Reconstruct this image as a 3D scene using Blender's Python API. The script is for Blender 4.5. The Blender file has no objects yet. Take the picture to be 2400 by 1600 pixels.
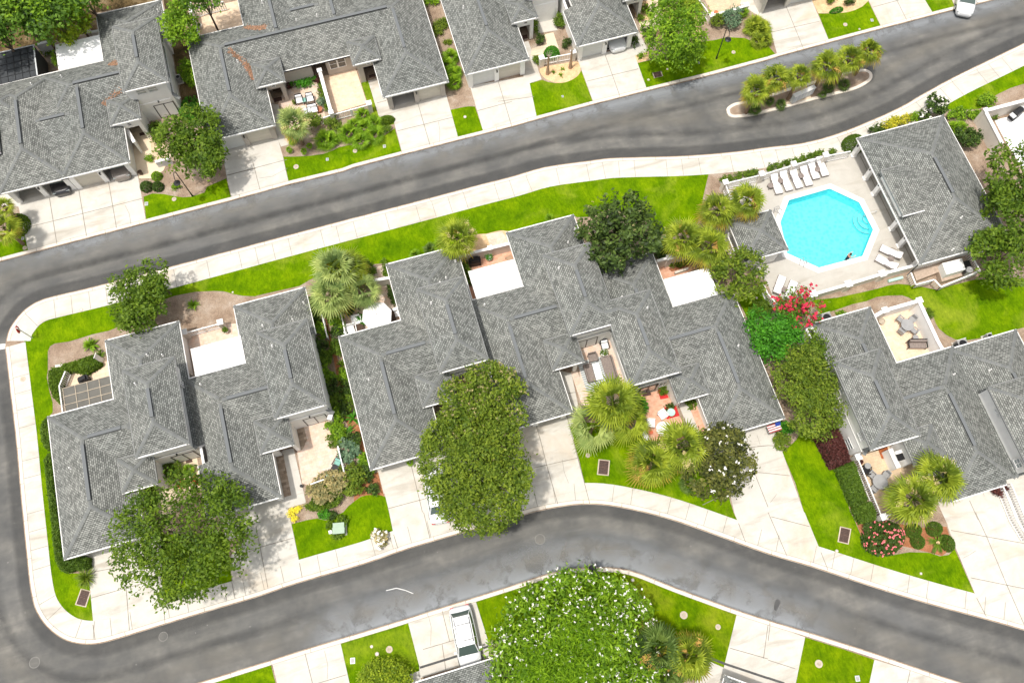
import bpy, math, random
import numpy as np
from mathutils import Vector
random.seed(7); RNG = np.random.default_rng(7)
sc = bpy.context.scene
COL = sc.collection
rad = math.radians
# ------------------------------------------------------------------ camera, world, sun, exposure
# world X/Y follow the house grid (X along the house fronts, Y away from the lower road)
CH, TILT, YAW, FPX = 70.0, rad(19.5), rad(16.4), 2000.0
cam = bpy.data.cameras.new('camera'); cam.lens = 36.0*FPX/2400.0; cam.sensor_width = 36.0
cam.clip_start = 1.0; cam.clip_end = 3000.0
co = bpy.data.objects.new('camera', cam); COL.objects.link(co)
co.location = (0, 0, CH); co.rotation_euler = (TILT, 0, -YAW)
sc.camera = co
w = bpy.data.worlds.new('World'); sc.world = w; w.use_nodes = True
SUN_EL, SUN_AZ = rad(75), rad(198)      # azimuth measured from +X counterclockwise (sun stands to the left)
nt = w.node_tree; nt.nodes.clear()
sky = nt.nodes.new('ShaderNodeTexSky'); sky.sky_type = 'NISHITA'; sky.sun_disc = False
sky.sun_elevation = SUN_EL; sky.sun_rotation = math.pi/2-SUN_AZ; sky.dust_density = 5.0; sky.air_density = 1.0; sky.ozone_density = 0.6
bg = nt.nodes.new('ShaderNodeBackground'); bg.inputs[1].default_value = 0.15
wo = nt.nodes.new('ShaderNodeOutputWorld')
hs_ = nt.nodes.new('ShaderNodeHueSaturation'); hs_.inputs['Saturation'].default_value = .35
nt.links.new(sky.outputs[0], hs_.inputs['Color']); nt.links.new(hs_.outputs[0], bg.inputs[0]); nt.links.new(bg.outputs[0], wo.inputs[0])
sl = bpy.data.lights.new('sun', 'SUN'); sl.energy = 3.2; sl.angle = rad(2.0); sl.color = (1, .95, .87)
so = bpy.data.objects.new('sun', sl); COL.objects.link(so)
so.location = (0, 0, 60)
so.rotation_euler = Vector((-math.cos(SUN_AZ)*math.cos(SUN_EL), -math.sin(SUN_AZ)*math.cos(SUN_EL), -math.sin(SUN_EL))).to_track_quat('-Z', 'Y').to_euler()
sc.view_settings.view_transform = 'Standard'; sc.view_settings.look = 'None'
sc.view_settings.exposure = 0.10; sc.view_settings.gamma = 1.0; sc.view_settings.use_curve_mapping = False
sc.cycles.max_bounces = 6; sc.cycles.transparent_max_bounces = 12
# ------------------------------------------------------------------ photo point -> place on the ground plan
_c, _s = math.cos(TILT), math.sin(TILT); _a, _b = math.cos(YAW), math.sin(YAW)
def ray(x, y):
    X = (x-1200)/FPX; Y = -(y-800)/FPX
    rx, ry, rz = X, Y*_c+_s, Y*_s-_c
    return (rx*_a+ry*_b, -rx*_b+ry*_a, rz)
def at(x, y, z=0.1):
    r = ray(x, y); t = (z-CH)/r[2]; return (r[0]*t, r[1]*t)
def on_x(x, y, X0):                       # point on a wall facing X -> (y, z)
    r = ray(x, y); t = X0/r[0]; return (r[1]*t, CH+r[2]*t)
def on_y(x, y, Y0):
    r = ray(x, y); t = Y0/r[1]; return (r[0]*t, CH+r[2]*t)
def nat(k, x, y): return (600*(k % 4)+x/3.92, 400*(k//4)+y/3.92)
def P(k, x, y, z=0.1):
    return at(*nat(k, x, y), z)
def PL(k, s, z=0.1):                      # "x,y x,y ..." ; "k:x,y" switches sheet
    o = []
    for t in s.split():
        if ':' in t: kk, t = t.split(':'); k = int(kk)
        a, b = t.split(','); o.append(P(k, float(a), float(b), z))
    return o
def smooth(p, n=4, closed=True):
    o = []; m = len(p)
    rng = range(m) if closed else range(m-1)
    for i in rng:
        if closed: p0, p1, p2, p3 = p[i-1], p[i], p[(i+1) % m], p[(i+2) % m]
        else: p0, p1, p2, p3 = p[max(i-1, 0)], p[i], p[i+1], p[min(i+2, m-1)]
        for j in range(n):
            t = j/n
            o.append(tuple(.5*((2*p1[k])+(-p0[k]+p2[k])*t+(2*p0[k]-5*p1[k]+4*p2[k]-p3[k])*t*t+(-p0[k]+3*p1[k]-3*p2[k]+p3[k])*t**3) for k in (0, 1)))
    if not closed: o.append(p[-1])
    return o
# ------------------------------------------------------------------ materials
MATS = {}
def nodes(name, rough=.8, spec=.2):
    m = bpy.data.materials.new(name); m.use_nodes = True
    t = m.node_tree; b = t.nodes['Principled BSDF']
    b.inputs['Roughness'].default_value = rough; b.inputs['Specular IOR Level'].default_value = spec
    return m, t, b
def ramp(t, fac, stops):
    r = t.nodes.new('ShaderNodeValToRGB'); e = r.color_ramp.elements
    while len(e) > 1: e.remove(e[-1])
    e[0].position, e[0].color = stops[0][0], (*stops[0][1], 1)
    for p, c in stops[1:]:
        n = e.new(p); n.color = (*c, 1)
    t.links.new(fac, r.inputs[0]); return r.outputs[0]
def noise(t, vec, scale, detail=4, rough=.6, dist=0):
    n = t.nodes.new('ShaderNodeTexNoise'); n.inputs['Scale'].default_value = scale
    n.inputs['Detail'].default_value = detail; n.inputs['Roughness'].default_value = rough; n.inputs['Distortion'].default_value = dist
    t.links.new(vec, n.inputs['Vector']); return n.outputs['Fac']
def mixc(t, fac, a, b, mode='MIX'):
    n = t.nodes.new('ShaderNodeMix'); n.data_type = 'RGBA'; n.blend_type = mode
    for i, v in ((0, fac), (6, a), (7, b)):
        if hasattr(v, 'is_output'): t.links.new(v, n.inputs[i])
        elif i == 0: n.inputs[0].default_value = v
        else: n.inputs[i].default_value = (*v, 1)
    return n.outputs[2]
def pos(t): return t.nodes.new('ShaderNodeNewGeometry').outputs['Position']
def bump(t, b, h, s=.3, d=.05):
    n = t.nodes.new('ShaderNodeBump'); n.inputs['Strength'].default_value = s; n.inputs['Distance'].default_value = d
    t.links.new(h, n.inputs['Height']); t.links.new(n.outputs[0], b.inputs['Normal'])
def simple(name, c, rough=.7, spec=.2, var=.12, scale=3.0, metal=0):
    m, t, b = nodes(name, rough, spec); p = pos(t)
    lo = tuple(x*(1-var) for x in c); hi = tuple(min(1, x*(1+var)) for x in c)
    t.links.new(ramp(t, noise(t, p, scale), [(.3, lo), (.7, hi)]), b.inputs['Base Color'])
    b.inputs['Metallic'].default_value = metal
    MATS[name] = m; return m
def ground_mat(name, stops, s1, fine, s2=30, bs=.4, dark=None, warp=0, f2=.5, bd=.05):
    m, t, b = nodes(name, .95, .1); p = pos(t)
    c = ramp(t, noise(t, p, s1, 5, .6, warp), stops)
    f = noise(t, p, s2, 3, .7)
    c = mixc(t, 1.0, c, ramp(t, f, [(.25, (1-fine,)*3), (.75, (1+fine*.6,)*3)]), 'MULTIPLY')
    if dark:
        c = mixc(t, ramp(t, noise(t, p, dark[0], 4, .6, .5), [(dark[1], (0, 0, 0)), (dark[2], (1, 1, 1))]), c, dark[3])
    t.links.new(c, b.inputs['Base Color']); bump(t, b, f, bs, bd)
    MATS[name] = m; return m
def grass_mat(name, lo, mid, hi, dry):
    m, t, b = nodes(name, .95, .05); p = pos(t)
    c = ramp(t, noise(t, p, .55, 5, .65, .4), [(.3, lo), (.5, mid), (.72, hi)])
    c = mixc(t, ramp(t, noise(t, p, .16, 4, .6, .8), [(.54, (0, 0, 0)), (.70, (.7,)*3)]), c, dry)
    mp = t.nodes.new('ShaderNodeMapping'); mp.inputs['Scale'].default_value = (1, .45, 1); t.links.new(p, mp.inputs[0])
    c = mixc(t, 1.0, c, ramp(t, noise(t, mp.outputs[0], 5.5, 6, .78), [(.28, (.55, .62, .6)), (.72, (1.42, 1.32, 1.2))]), 'MULTIPLY')
    c = mixc(t, 1.0, c, ramp(t, noise(t, p, 38, 2, .8), [(.3, (.72,)*3), (.7, (1.25,)*3)]), 'MULTIPLY')
    t.links.new(c, b.inputs['Base Color']); bump(t, b, noise(t, p, 22, 4, .8), .9, .06)
    MATS[name] = m; return m
grass_mat('lawn', (.065, .150, .001), (.115, .220, .001), (.19, .30, .002), (.27, .33, .03))
grass_mat('lawn_deep', (.065, .145, .001), (.125, .22, .001), (.19, .28, .002), (.25, .29, .02))
ground_mat('soil', [(.3, (.27, .19, .135)), (.5, (.38, .285, .21)), (.7, (.47, .385, .31))], .8, .45, 14, .8, bd=.08)
ground_mat('red_mulch', [(.3, (.30, .12, .055)), (.7, (.45, .20, .10))], 2, .4, 16, .7)
ground_mat('gravel', [(.3, (.60, .40, .22)), (.7, (.78, .56, .33))], 2, .3, 12, .6)
ground_mat('forest_floor', [(.3, (.05, .04, .02)), (.5, (.16, .11, .05)), (.7, (.33, .25, .15))], .7, .6, 9, .9, bd=.1)
ground_mat('outskirts', [(.3, (.08, .12, .02)), (.7, (.16, .2, .05))], .1, .3, 6, .5)
def asphalt():
    m, t, b = nodes('asphalt', .9, .15); p = pos(t)
    c = ramp(t, noise(t, p, .34, 6, .62, .15), [(.3, (.095, .096, .094)), (.45, (.130, .128, .120)), (.57, (.165, .160, .147)), (.72, (.235, .224, .20))])
    c = mixc(t, ramp(t, noise(t, p, .09, 3, .5, .3), [(.55, (0, 0, 0)), (.75, (.35,)*3)]), c, (.15, .158, .17))
    mp = t.nodes.new('ShaderNodeMapping'); mp.inputs['Rotation'].default_value = (0, 0, .03); mp.inputs['Scale'].default_value = (.16, 1.3, 1); t.links.new(p, mp.inputs[0])
    c = mixc(t, ramp(t, noise(t, mp.outputs[0], 1.0, 5, .65, .4), [(.40, (0, 0, 0)), (.62, (.35,)*3)]), c, (.082, .083, .086))
    f = noise(t, p, 25, 3, .8)
    c = mixc(t, 1.0, c, ramp(t, f, [(.25, (.82,)*3), (.75, (1.16,)*3)]), 'MULTIPLY')
    v = t.nodes.new('ShaderNodeTexVoronoi'); v.feature = 'F1'; v.inputs['Scale'].default_value = .9; t.links.new(p, v.inputs['Vector'])
    c = mixc(t, ramp(t, v.outputs['Distance'], [(0, (.7,)*3), (.03, (.4,)*3), (.05, (0, 0, 0))]), c, (.42, .40, .37))
    t.links.new(c, b.inputs['Base Color']); bump(t, b, f, .3, .02); MATS['asphalt'] = m
asphalt()
def concrete(name, lo, hi, stain, amt=.8):
    m, t, b = nodes(name, .9, .15); p = pos(t)
    c = ramp(t, noise(t, p, .9, 6, .65, .3), [(.3, lo), (.65, hi)])
    c = mixc(t, ramp(t, noise(t, p, .22, 5, .6, 1.0), [(.55, (0, 0, 0)), (.78, (amt,)*3)]), c, stain)
    mp = t.nodes.new('ShaderNodeMapping'); mp.inputs['Scale'].default_value = (.25, 1.1, 1); mp.inputs['Location'].default_value = (7, 3, 0); t.links.new(p, mp.inputs[0])
    c = mixc(t, ramp(t, noise(t, mp.outputs[0], .8, 5, .6, .6), [(.53, (0, 0, 0)), (.70, (.75,)*3)]), c, (.37, .335, .28))
    c = mixc(t, 1.0, c, ramp(t, noise(t, p, 18, 3, .7), [(.3, (.93,)*3), (.7, (1.05,)*3)]), 'MULTIPLY')
    t.links.new(c, b.inputs['Base Color']); MATS[name] = m
concrete('concrete', (.53, .50, .445), (.61, .585, .53), (.53, .41, .29))
concrete('concrete_new', (.51, .485, .435), (.60, .575, .525), (.52, .40, .28), .75)
concrete('deck_concrete', (.44, .42, .375), (.50, .475, .43), (.46, .42, .37), .6)
concrete('path_tan', (.68, .54, .39), (.75, .63, .47), (.6, .5, .38), .4)
def pavers(name, a, b_, c3, scale=4.5):
    m, t, b = nodes(name, .9, .1); p = pos(t)
    br = t.nodes.new('ShaderNodeTexBrick'); t.links.new(p, br.inputs['Vector'])
    br.inputs['Color1'].default_value = (*a, 1); br.inputs['Color2'].default_value = (*b_, 1); br.inputs['Mortar'].default_value = (*c3, 1)
    br.inputs['Scale'].default_value = scale; br.inputs['Mortar Size'].default_value = .015; br.inputs['Brick Width'].default_value = 1.1; br.inputs['Row Height'].default_value = .7
    c = mixc(t, 1.0, br.outputs['Color'], ramp(t, noise(t, p, 3, 4, .7), [(.3, (.82,)*3), (.7, (1.12,)*3)]), 'MULTIPLY')
    t.links.new(c, b.inputs['Base Color']); MATS[name] = m
pavers('pavers_pink', (.70, .50, .38), (.66, .56, .48), (.48, .36, .28), 3)
pavers('pavers_brick', (.62, .33, .22), (.70, .42, .30), (.6, .42, .32), 3.5)
pavers('pavers_tan', (.66, .50, .33), (.60, .47, .33), (.4, .3, .22), 3)
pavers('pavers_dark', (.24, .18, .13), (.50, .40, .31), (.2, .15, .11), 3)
pavers('pavers_pale', (.72, .55, .39), (.76, .60, .45), (.62, .48, .36), 2.2)
def shingle():
    m, t, b = nodes('shingles', .95, .08)
    uv = t.nodes.new('ShaderNodeUVMap'); uv.uv_map = 'UVMap'; U = uv.outputs[0]; p = pos(t)
    br = t.nodes.new('ShaderNodeTexBrick'); t.links.new(U, br.inputs['Vector'])
    br.inputs['Color1'].default_value = (.205, .212, .20, 1); br.inputs['Color2'].default_value = (.285, .292, .275, 1); br.inputs['Mortar'].default_value = (.04, .042, .04, 1)
    br.inputs['Scale'].default_value = 1; br.inputs['Brick Width'].default_value = .25; br.inputs['Row Height'].default_value = .145
    br.inputs['Mortar Size'].default_value = .017; br.inputs['Mortar Smooth'].default_value = .2; br.offset = .5
    br2 = t.nodes.new('ShaderNodeTexBrick'); t.links.new(U, br2.inputs['Vector'])
    br2.inputs['Color1'].default_value = (.75,)*3+(1,); br2.inputs['Color2'].default_value = (1.2,)*3+(1,); br2.inputs['Mortar'].default_value = (.9,)*3+(1,)
    br2.inputs['Scale'].default_value = 1; br2.inputs['Brick Width'].default_value = .62; br2.inputs['Row Height'].default_value = .38; br2.inputs['Mortar Size'].default_value = 0; br2.offset = .37
    rb = t.nodes.new('ShaderNodeTexBrick'); t.links.new(U, rb.inputs['Vector'])
    for q, v in (('Scale', 1), ('Brick Width', .25), ('Row Height', .145), ('Mortar Size', 0)): rb.inputs[q].default_value = v
    rb.inputs['Color1'].default_value = (0, 0, 0, 1); rb.inputs['Color2'].default_value = (1, 1, 1, 1)
    c = mixc(t, 1.0, br.outputs['Color'], ramp(t, rb.outputs['Color'], [(0, (.78,)*3), (.3, (.86,)*3), (.5, (1.0,)*3), (1, (1.08,)*3)]), 'MULTIPLY')
    c = mixc(t, .25, c, br2.outputs['Color'], 'MULTIPLY')
    c = mixc(t, 1.0, c, ramp(t, noise(t, p, 1.4, 5, .7, .3), [(.3, (.80,)*3), (.7, (1.18,)*3)]), 'MULTIPLY')
    c = mixc(t, 1.0, c, ramp(t, noise(t, p, .18, 3, .5), [(.3, (.90, .92, .92)), (.7, (1.08, 1.07, 1.05))]), 'MULTIPLY')
    t.links.new(c, b.inputs['Base Color']); bump(t, b, br.outputs['Fac'], -.5, .02); MATS['shingles'] = m
shingle()
def capmat():
    m, t, b = nodes('ridge_shingles', .95, .08)
    uv = t.nodes.new('ShaderNodeUVMap'); uv.uv_map = 'UVMap'
    br = t.nodes.new('ShaderNodeTexBrick'); t.links.new(uv.outputs[0], br.inputs['Vector'])
    br.inputs['Color1'].default_value = (.165, .172, .165, 1); br.inputs['Color2'].default_value = (.225, .232, .22, 1); br.inputs['Mortar'].default_value = (.16, .17, .175, 1)
    br.inputs['Scale'].default_value = 1; br.inputs['Brick Width'].default_value = .38; br.inputs['Row Height'].default_value = 5; br.inputs['Mortar Size'].default_value = .02
    t.links.new(br.outputs['Color'], b.inputs['Base Color']); MATS['ridge_shingles'] = m
capmat()
simple('white_wall', (.88, .87, .84), .85, .1, .05, 1.2)
simple('cream_wall', (.66, .63, .57), .85, .1, .06, 1.2)
simple('beige_wall', (.47, .43, .385), .85, .1, .06, 1.5)
simple('garden_wall', (.66, .61, .54), .85, .1, .07, 1.5)
simple('white_trim', (.80, .79, .77), .6, .2, .03)
simple('drip_edge', (.22, .225, .22), .7, .2, .05)
simple('white_roof', (.92, .92, .92), .7, .2, .015, .6)
simple('garage_door', (.66, .665, .64), .6, .2, .03)
simple('garage_tan', (.60, .56, .48), .6, .2, .03)
simple('dark_metal', (.02, .02, .022), .4, .5, .1)
simple('black', (.012, .012, .014), .5, .3, .1)
simple('grey_metal', (.30, .30, .30), .5, .5, .1)
simple('light_metal', (.6, .62, .63), .35, .6, .05)
simple('concrete_ring', (.52, .44, .35), .9, .1, .1)
simple('rust', (.12, .075, .06), .8, .2, .3, 8)
simple('road_rim', (.20, .195, .18), .8, .2, .2)
simple('kerb', (.70, .63, .54), .9, .1, .07, 1)
simple('joint', (.24, .215, .18), .9, .1, .2)
simple('crack', (.09, .09, .09), .9, .1, .2)
simple('paint_white', (.72, .72, .70), .7, .2, .1, 3)
simple('bark', (.16, .12, .09), .95, .1, .3, 6)
simple('pale_bark', (.42, .36, .28), .95, .1, .2, 5)
simple('palm_bark', (.22, .15, .10), .95, .1, .35, 8)
simple('wood', (.36, .24, .16), .8, .2, .2, 4)
simple('deck_wood', (.42, .33, .26), .8, .2, .2, 4)
simple('deck_blue', (.50, .53, .53), .8, .2, .12, 4)
simple('flag_red', (.38, .10, .10), .8, .1, .1)
simple('red', (.55, .02, .02), .5, .3, .1)
simple('bright_red', (.75, .015, .02), .6, .3, .05)
simple('coral', (.75, .20, .10), .6, .3, .05)
simple('terracotta', (.42, .16, .09), .8, .2, .15)
simple('teal', (.20, .42, .36), .6, .3, .05)
simple('green_box', (.34, .44, .34), .6, .3, .05)
simple('dark_wood', (.075, .045, .03), .7, .3, .2)
simple('mat_brown', (.10, .06, .05), .9, .1, .2)
simple('rusty_mat', (.33, .10, .035), .9, .1, .3, 5)
simple('cushion', (.84, .84, .84), .9, .1, .02)
simple('wicker', (.13, .095, .085), .9, .2, .3, 15)
simple('wicker_grey', (.24, .20, .18), .9, .2, .3, 15)
simple('blue_cloth', (.03, .06, .3), .8, .1, .1)
simple('skin', (.55, .32, .22), .6, .3, .05)
simple('hair', (.05, .03, .02), .7, .3, .1)
simple('swimsuit', (.03, .03, .05), .7, .2, .1)
simple('blossom', (.85, .82, .76), .8, .1, .05)
simple('blossom_red', (.50, .035, .07), .8, .1, .25, 5)
simple('blossom_pink', (.80, .20, .22), .8, .1, .25, 5)
simple('blossom_yellow', (.80, .70, .06), .8, .1, .1, 5)
simple('palm_flower', (.58, .50, .22), .9, .1, .15, 5)
simple('palm_flower_orange', (.52, .33, .09), .9, .1, .2, 5)
simple('screen', (.05, .055, .06), .6, .3, .25, 2)
simple('brown_screen', (.125, .12, .105), .7, .3, .12, 2)
simple('tyre', (.02, .02, .02), .8, .2, .1)
simple('aqua_pipe', (.45, .68, .58), .5, .3, .05)
simple('tail_red', (.35, .01, .01), .3, .5, .05)
def paint(name, c, rough=.25):
    m, t, b = nodes(name, rough, .5); b.inputs['Base Color'].default_value = (*c, 1)
    b.inputs['Coat Weight'].default_value = .6; MATS[name] = m
    t.links.new(ramp(t, noise(t, pos(t), .8), [(.3, tuple(x*.97 for x in c)), (.7, c)]), b.inputs['Base Color'])
paint('car_white', (.66, .67, .68)); paint('car_black', (.02, .02, .024)); paint('car_bronze', (.22, .19, .165))
paint('glass_dark', (.02, .026, .03), .06); paint('glass_green', (.07, .10, .09), .06); paint('glass_pale', (.30, .34, .34), .1)
def leaf_mat(name, c, var=.35, trans=.35):
    m, t, b = nodes(name, .55, .25)
    at_ = t.nodes.new('ShaderNodeAttribute'); at_.attribute_name = 'tint'
    c = tuple(x*1.08 for x in c); var = min(.8, var*1.5)
    lo = (c[0]*(1-var)*.8, c[1]*(1-var), c[2]*(1-var)); hi = (min(1, c[0]*(1+var)*1.15), min(1, c[1]*(1+var)), c[2]*(1+var))
    cc = ramp(t, at_.outputs['Fac'], [(0, lo), (.5, c), (1, hi)])
    t.links.new(cc, b.inputs['Base Color'])
    tr = t.nodes.new('ShaderNodeBsdfTranslucent'); t.links.new(mixc(t, .6, cc, tuple(min(1, x*1.6) for x in c)), tr.inputs[0])
    mx = t.nodes.new('ShaderNodeMixShader'); mx.inputs[0].default_value = trans
    t.links.new(b.outputs[0], mx.inputs[1]); t.links.new(tr.outputs[0], mx.inputs[2])
    t.links.new(mx.outputs[0], t.nodes['Material Output'].inputs[0]); MATS[name] = m
leaf_mat('leaf_mid', (.105, .180, .014)); leaf_mat('leaf_dark', (.05, .095, .014), .5, .25)
leaf_mat('leaf_bright', (.16, .29, .014)); leaf_mat('leaf_olive', (.145, .215, .020)); leaf_mat('leaf_yellow', (.24, .33, .02))
leaf_mat('leaf_gloss', (.05, .088, .016), .6, .15); leaf_mat('leaf_vivid', (.065, .24, .014)); leaf_mat('leaf_forest', (.08, .165, .018), .5)
leaf_mat('leaf_purple', (.095, .035, .030), .35); leaf_mat('leaf_bronze', (.09, .105, .022), .6, .2); leaf_mat('leaf_grey', (.15, .24, .14))
leaf_mat('leaf_straw', (.34, .31, .14)); leaf_mat('hedge', (.085, .155, .016), .4); leaf_mat('leaf_gold', (.42, .42, .03))
leaf_mat('palm_green', (.20, .27, .022), .45); leaf_mat('palm_yellow', (.36, .28, .045), .4); leaf_mat('palm_dark', (.09, .15, .03), .45)
leaf_mat('needle', (.16, .30, .008), .35); leaf_mat('palm_pale', (.25, .33, .10), .4)
def water():
    m = bpy.data.materials.new('pool_water'); m.use_nodes = True; t = m.node_tree; t.nodes.clear()
    o = t.nodes.new('ShaderNodeOutputMaterial'); tr = t.nodes.new('ShaderNodeBsdfTransparent'); tr.inputs[0].default_value = (.72, .98, 1, 1)
    g = t.nodes.new('ShaderNodeBsdfGlossy'); g.inputs['Roughness'].default_value = .05
    f = t.nodes.new('ShaderNodeFresnel'); f.inputs[0].default_value = 1.33
    bp = t.nodes.new('ShaderNodeBump'); bp.inputs['Strength'].default_value = .5; bp.inputs['Distance'].default_value = .03
    t.links.new(noise(t, pos(t), 5, 4, .6), bp.inputs['Height']); t.links.new(bp.outputs[0], g.inputs['Normal']); t.links.new(bp.outputs[0], f.inputs['Normal'])
    mx = t.nodes.new('ShaderNodeMixShader'); t.links.new(f.outputs[0], mx.inputs[0]); t.links.new(tr.outputs[0], mx.inputs[1]); t.links.new(g.outputs[0], mx.inputs[2])
    t.links.new(mx.outputs[0], o.inputs[0]); MATS['pool_water'] = m
water()
def plaster():
    m, t, b = nodes('pool_plaster', .7, .1); p = pos(t)
    mp = t.nodes.new('ShaderNodeMapping'); mp.inputs['Scale'].default_value = (1, 1, 1); t.links.new(p, mp.inputs[0])
    v = t.nodes.new('ShaderNodeTexVoronoi'); v.feature = 'SMOOTH_F1'; v.inputs['Scale'].default_value = 3.2; t.links.new(p, v.inputs['Vector'])
    c = ramp(t, v.outputs['Distance'], [(.1, (.15, .66, .72)), (.5, (.24, .78, .80))])
    c = mixc(t, 1.0, c, ramp(t, noise(t, p, 9, 3, .7), [(.3, (.93,)*3), (.7, (1.06,)*3)]), 'MULTIPLY')
    t.links.new(c, b.inputs['Base Color']); MATS['pool_plaster'] = m
plaster()
# ------------------------------------------------------------------ mesh builder
class MB:
    def __init__(s): s.v = []; s.f = []; s.uv = None
    def poly(s, pts, z=None):
        i = len(s.v); s.v += [(*p[:2], z if z is not None else p[2]) for p in pts]; s.f.append(tuple(range(i, i+len(pts)))); return s
    def prism(s, pts, z0, z1, bottom=True):
        n = len(pts); A = sum(pts[i-1][0]*pts[i][1]-pts[i][0]*pts[i-1][1] for i in range(n))
        if A < 0: pts = pts[::-1]
        i = len(s.v); s.v += [(p[0], p[1], z0) for p in pts]+[(p[0], p[1], z1) for p in pts]
        s.f.append(tuple(range(i+n, i+2*n)))
        if bottom: s.f.append(tuple(range(i+n-1, i-1, -1)))
        for k in range(n): s.f.append((i+k, i+(k+1) % n, i+n+(k+1) % n, i+n+k))
        return s
    def box(s, x0, x1, y0, y1, z0, z1): return s.prism([(x0, y0), (x1, y0), (x1, y1), (x0, y1)], z0, z1)
    def bar(s, p, q, w, h0, h1):               # box along the line p-q, width w, between heights
        dx, dy = q[0]-p[0], q[1]-p[1]; L = math.hypot(dx, dy) or 1e-6; nx, ny = -dy/L*w/2, dx/L*w/2
        return s.prism([(p[0]-nx, p[1]-ny), (q[0]-nx, q[1]-ny), (q[0]+nx, q[1]+ny), (p[0]+nx, p[1]+ny)], h0, h1)
    def tube(s, p, q, r0, r1=None, n=8, caps=True):
        r1 = r0 if r1 is None else r1; p = Vector(p); q = Vector(q); d = (q-p).normalized()
        a = d.orthogonal().normalized(); b = d.cross(a); i = len(s.v)
        for c, r in ((p, r0), (q, r1)):
            for k in range(n):
                t = 2*math.pi*k/n; s.v.append(tuple(c+a*math.cos(t)*r+b*math.sin(t)*r))
        for k in range(n): s.f.append((i+k, i+(k+1) % n, i+n+(k+1) % n, i+n+k))
        if caps: s.f.append(tuple(range(i+n-1, i-1, -1))); s.f.append(tuple(range(i+n, i+2*n)))
        return s
    def path(s, pts, r, n=6):
        for a, b in zip(pts, pts[1:]): s.tube(a, b, r, n=n)
        return s
    def lathe(s, prof, c=(0, 0), n=20):
        i = len(s.v); m = len(prof)
        for k in range(n):
            t = 2*math.pi*k/n
            for r, z in prof: s.v.append((c[0]+r*math.cos(t), c[1]+r*math.sin(t), z))
        for k in range(n):
            for j in range(m-1):
                a = i+k*m+j; b = i+((k+1) % n)*m+j; s.f.append((a, b, b+1, a+1))
        return s
    def build(s, name, mat, parent=None, world=True, smooth_=False):
        me = bpy.data.meshes.new(name); v = s.v
        if parent is not None and world:
            ox, oy, oz = parent['_w']; v = [(a-ox, b-oy, c-oz) for a, b, c in v]
        me.from_pydata(v, [], s.f); me.materials.append(MATS[mat])
        if s.uv: 
            l = me.uv_layers.new(name='UVMap'); l.data.foreach_set('uv', [x for t in s.uv for x in t])
        if smooth_: me.polygons.foreach_set('use_smooth', [True]*len(me.polygons))
        me.update()
        o = bpy.data.objects.new(name, me); COL.objects.link(o)
        if parent is not None:
            o.parent = parent; w_ = parent['_w']; o['_w'] = w_
        return o
    def single(s, name, mat, label, cat, group=None, kind=None, smooth_=False, origin=True):
        if origin:
            xs = [p[0] for p in s.v]; ys = [p[1] for p in s.v]; oz = min(p[2] for p in s.v)
            ox, oy = (min(xs)+max(xs))/2, (min(ys)+max(ys))/2
            s.v = [(a-ox, b-oy, c-oz) for a, b, c in s.v]
        o = s.build(name, mat, smooth_=smooth_)
        if origin: o.location = (ox, oy, oz)
        tag(o, label, cat, group, kind); return o
def tag(o, label, cat=None, group=None, kind=None):
    if label: o['label'] = label
    if cat: o['category'] = cat
    if group: o['group'] = group
    if kind: o['kind'] = kind
def thing(name, label, cat, loc=(0, 0, 0), rz=0, group=None):
    o = bpy.data.objects.new(name, None); o.empty_display_size = .3; COL.objects.link(o)
    o.location = loc; o.rotation_euler = (0, 0, rz); o['_w'] = tuple(float(x) for x in loc); tag(o, label, cat, group); return o
def copy_tree(o, loc, rz, label, parent=None, scale=None):
    c = o.copy(); COL.objects.link(c)
    if parent is not None: c.parent = parent
    else:
        c.location = loc; c.rotation_euler = (0, 0, rz); c['label'] = label
        if scale: c.scale = (scale,)*3
    for ch in list(o.children): copy_tree(ch, None, None, None, c)
    return c
def struct(mb, name, mat, label=None): 
    o = mb.build(name, mat); o['kind'] = 'structure'; o['label'] = label or name.replace('_', ' '); return o
def sheet(name, mat, pts, z, label=None): return struct(MB().poly(ccw(pts), z), name, mat, label)
def ccw(p):
    A = sum(p[i-1][0]*p[i][1]-p[i][0]*p[i-1][1] for i in range(len(p)))
    return p if A > 0 else p[::-1]
def keyhole(outer, hole):
    outer = ccw(outer); hole = ccw(hole)[::-1]
    _, i, j = min(((a[0]-b[0])**2+(a[1]-b[1])**2, i, j) for i, a in enumerate(outer) for j, b in enumerate(hole))
    return outer[:i+1]+hole[j:]+hole[:j+1]+outer[i:]
def offset_line(pts, d):                    # d>0 : to the left of travel
    o = []; n = len(pts)
    for i in range(n):
        a = pts[max(i-1, 0)]; b = pts[min(i+1, n-1)]
        dx, dy = b[0]-a[0], b[1]-a[1]; L = math.hypot(dx, dy) or 1; o.append((pts[i][0]-dy/L*d, pts[i][1]+dx/L*d))
    return o
def strip(mb, pts, d0, d1, z0, z1=None):
    z1 = z0 if z1 is None else z1
    a = offset_line(pts, d0); b = offset_line(pts, d1)
    for i in range(len(pts)-1):
        q = [(*a[i], z0), (*a[i+1], z0), (*b[i+1], z1), (*b[i], z1)]
        if d1 < d0: q = q[::-1]
        mb.poly(q)
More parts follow.
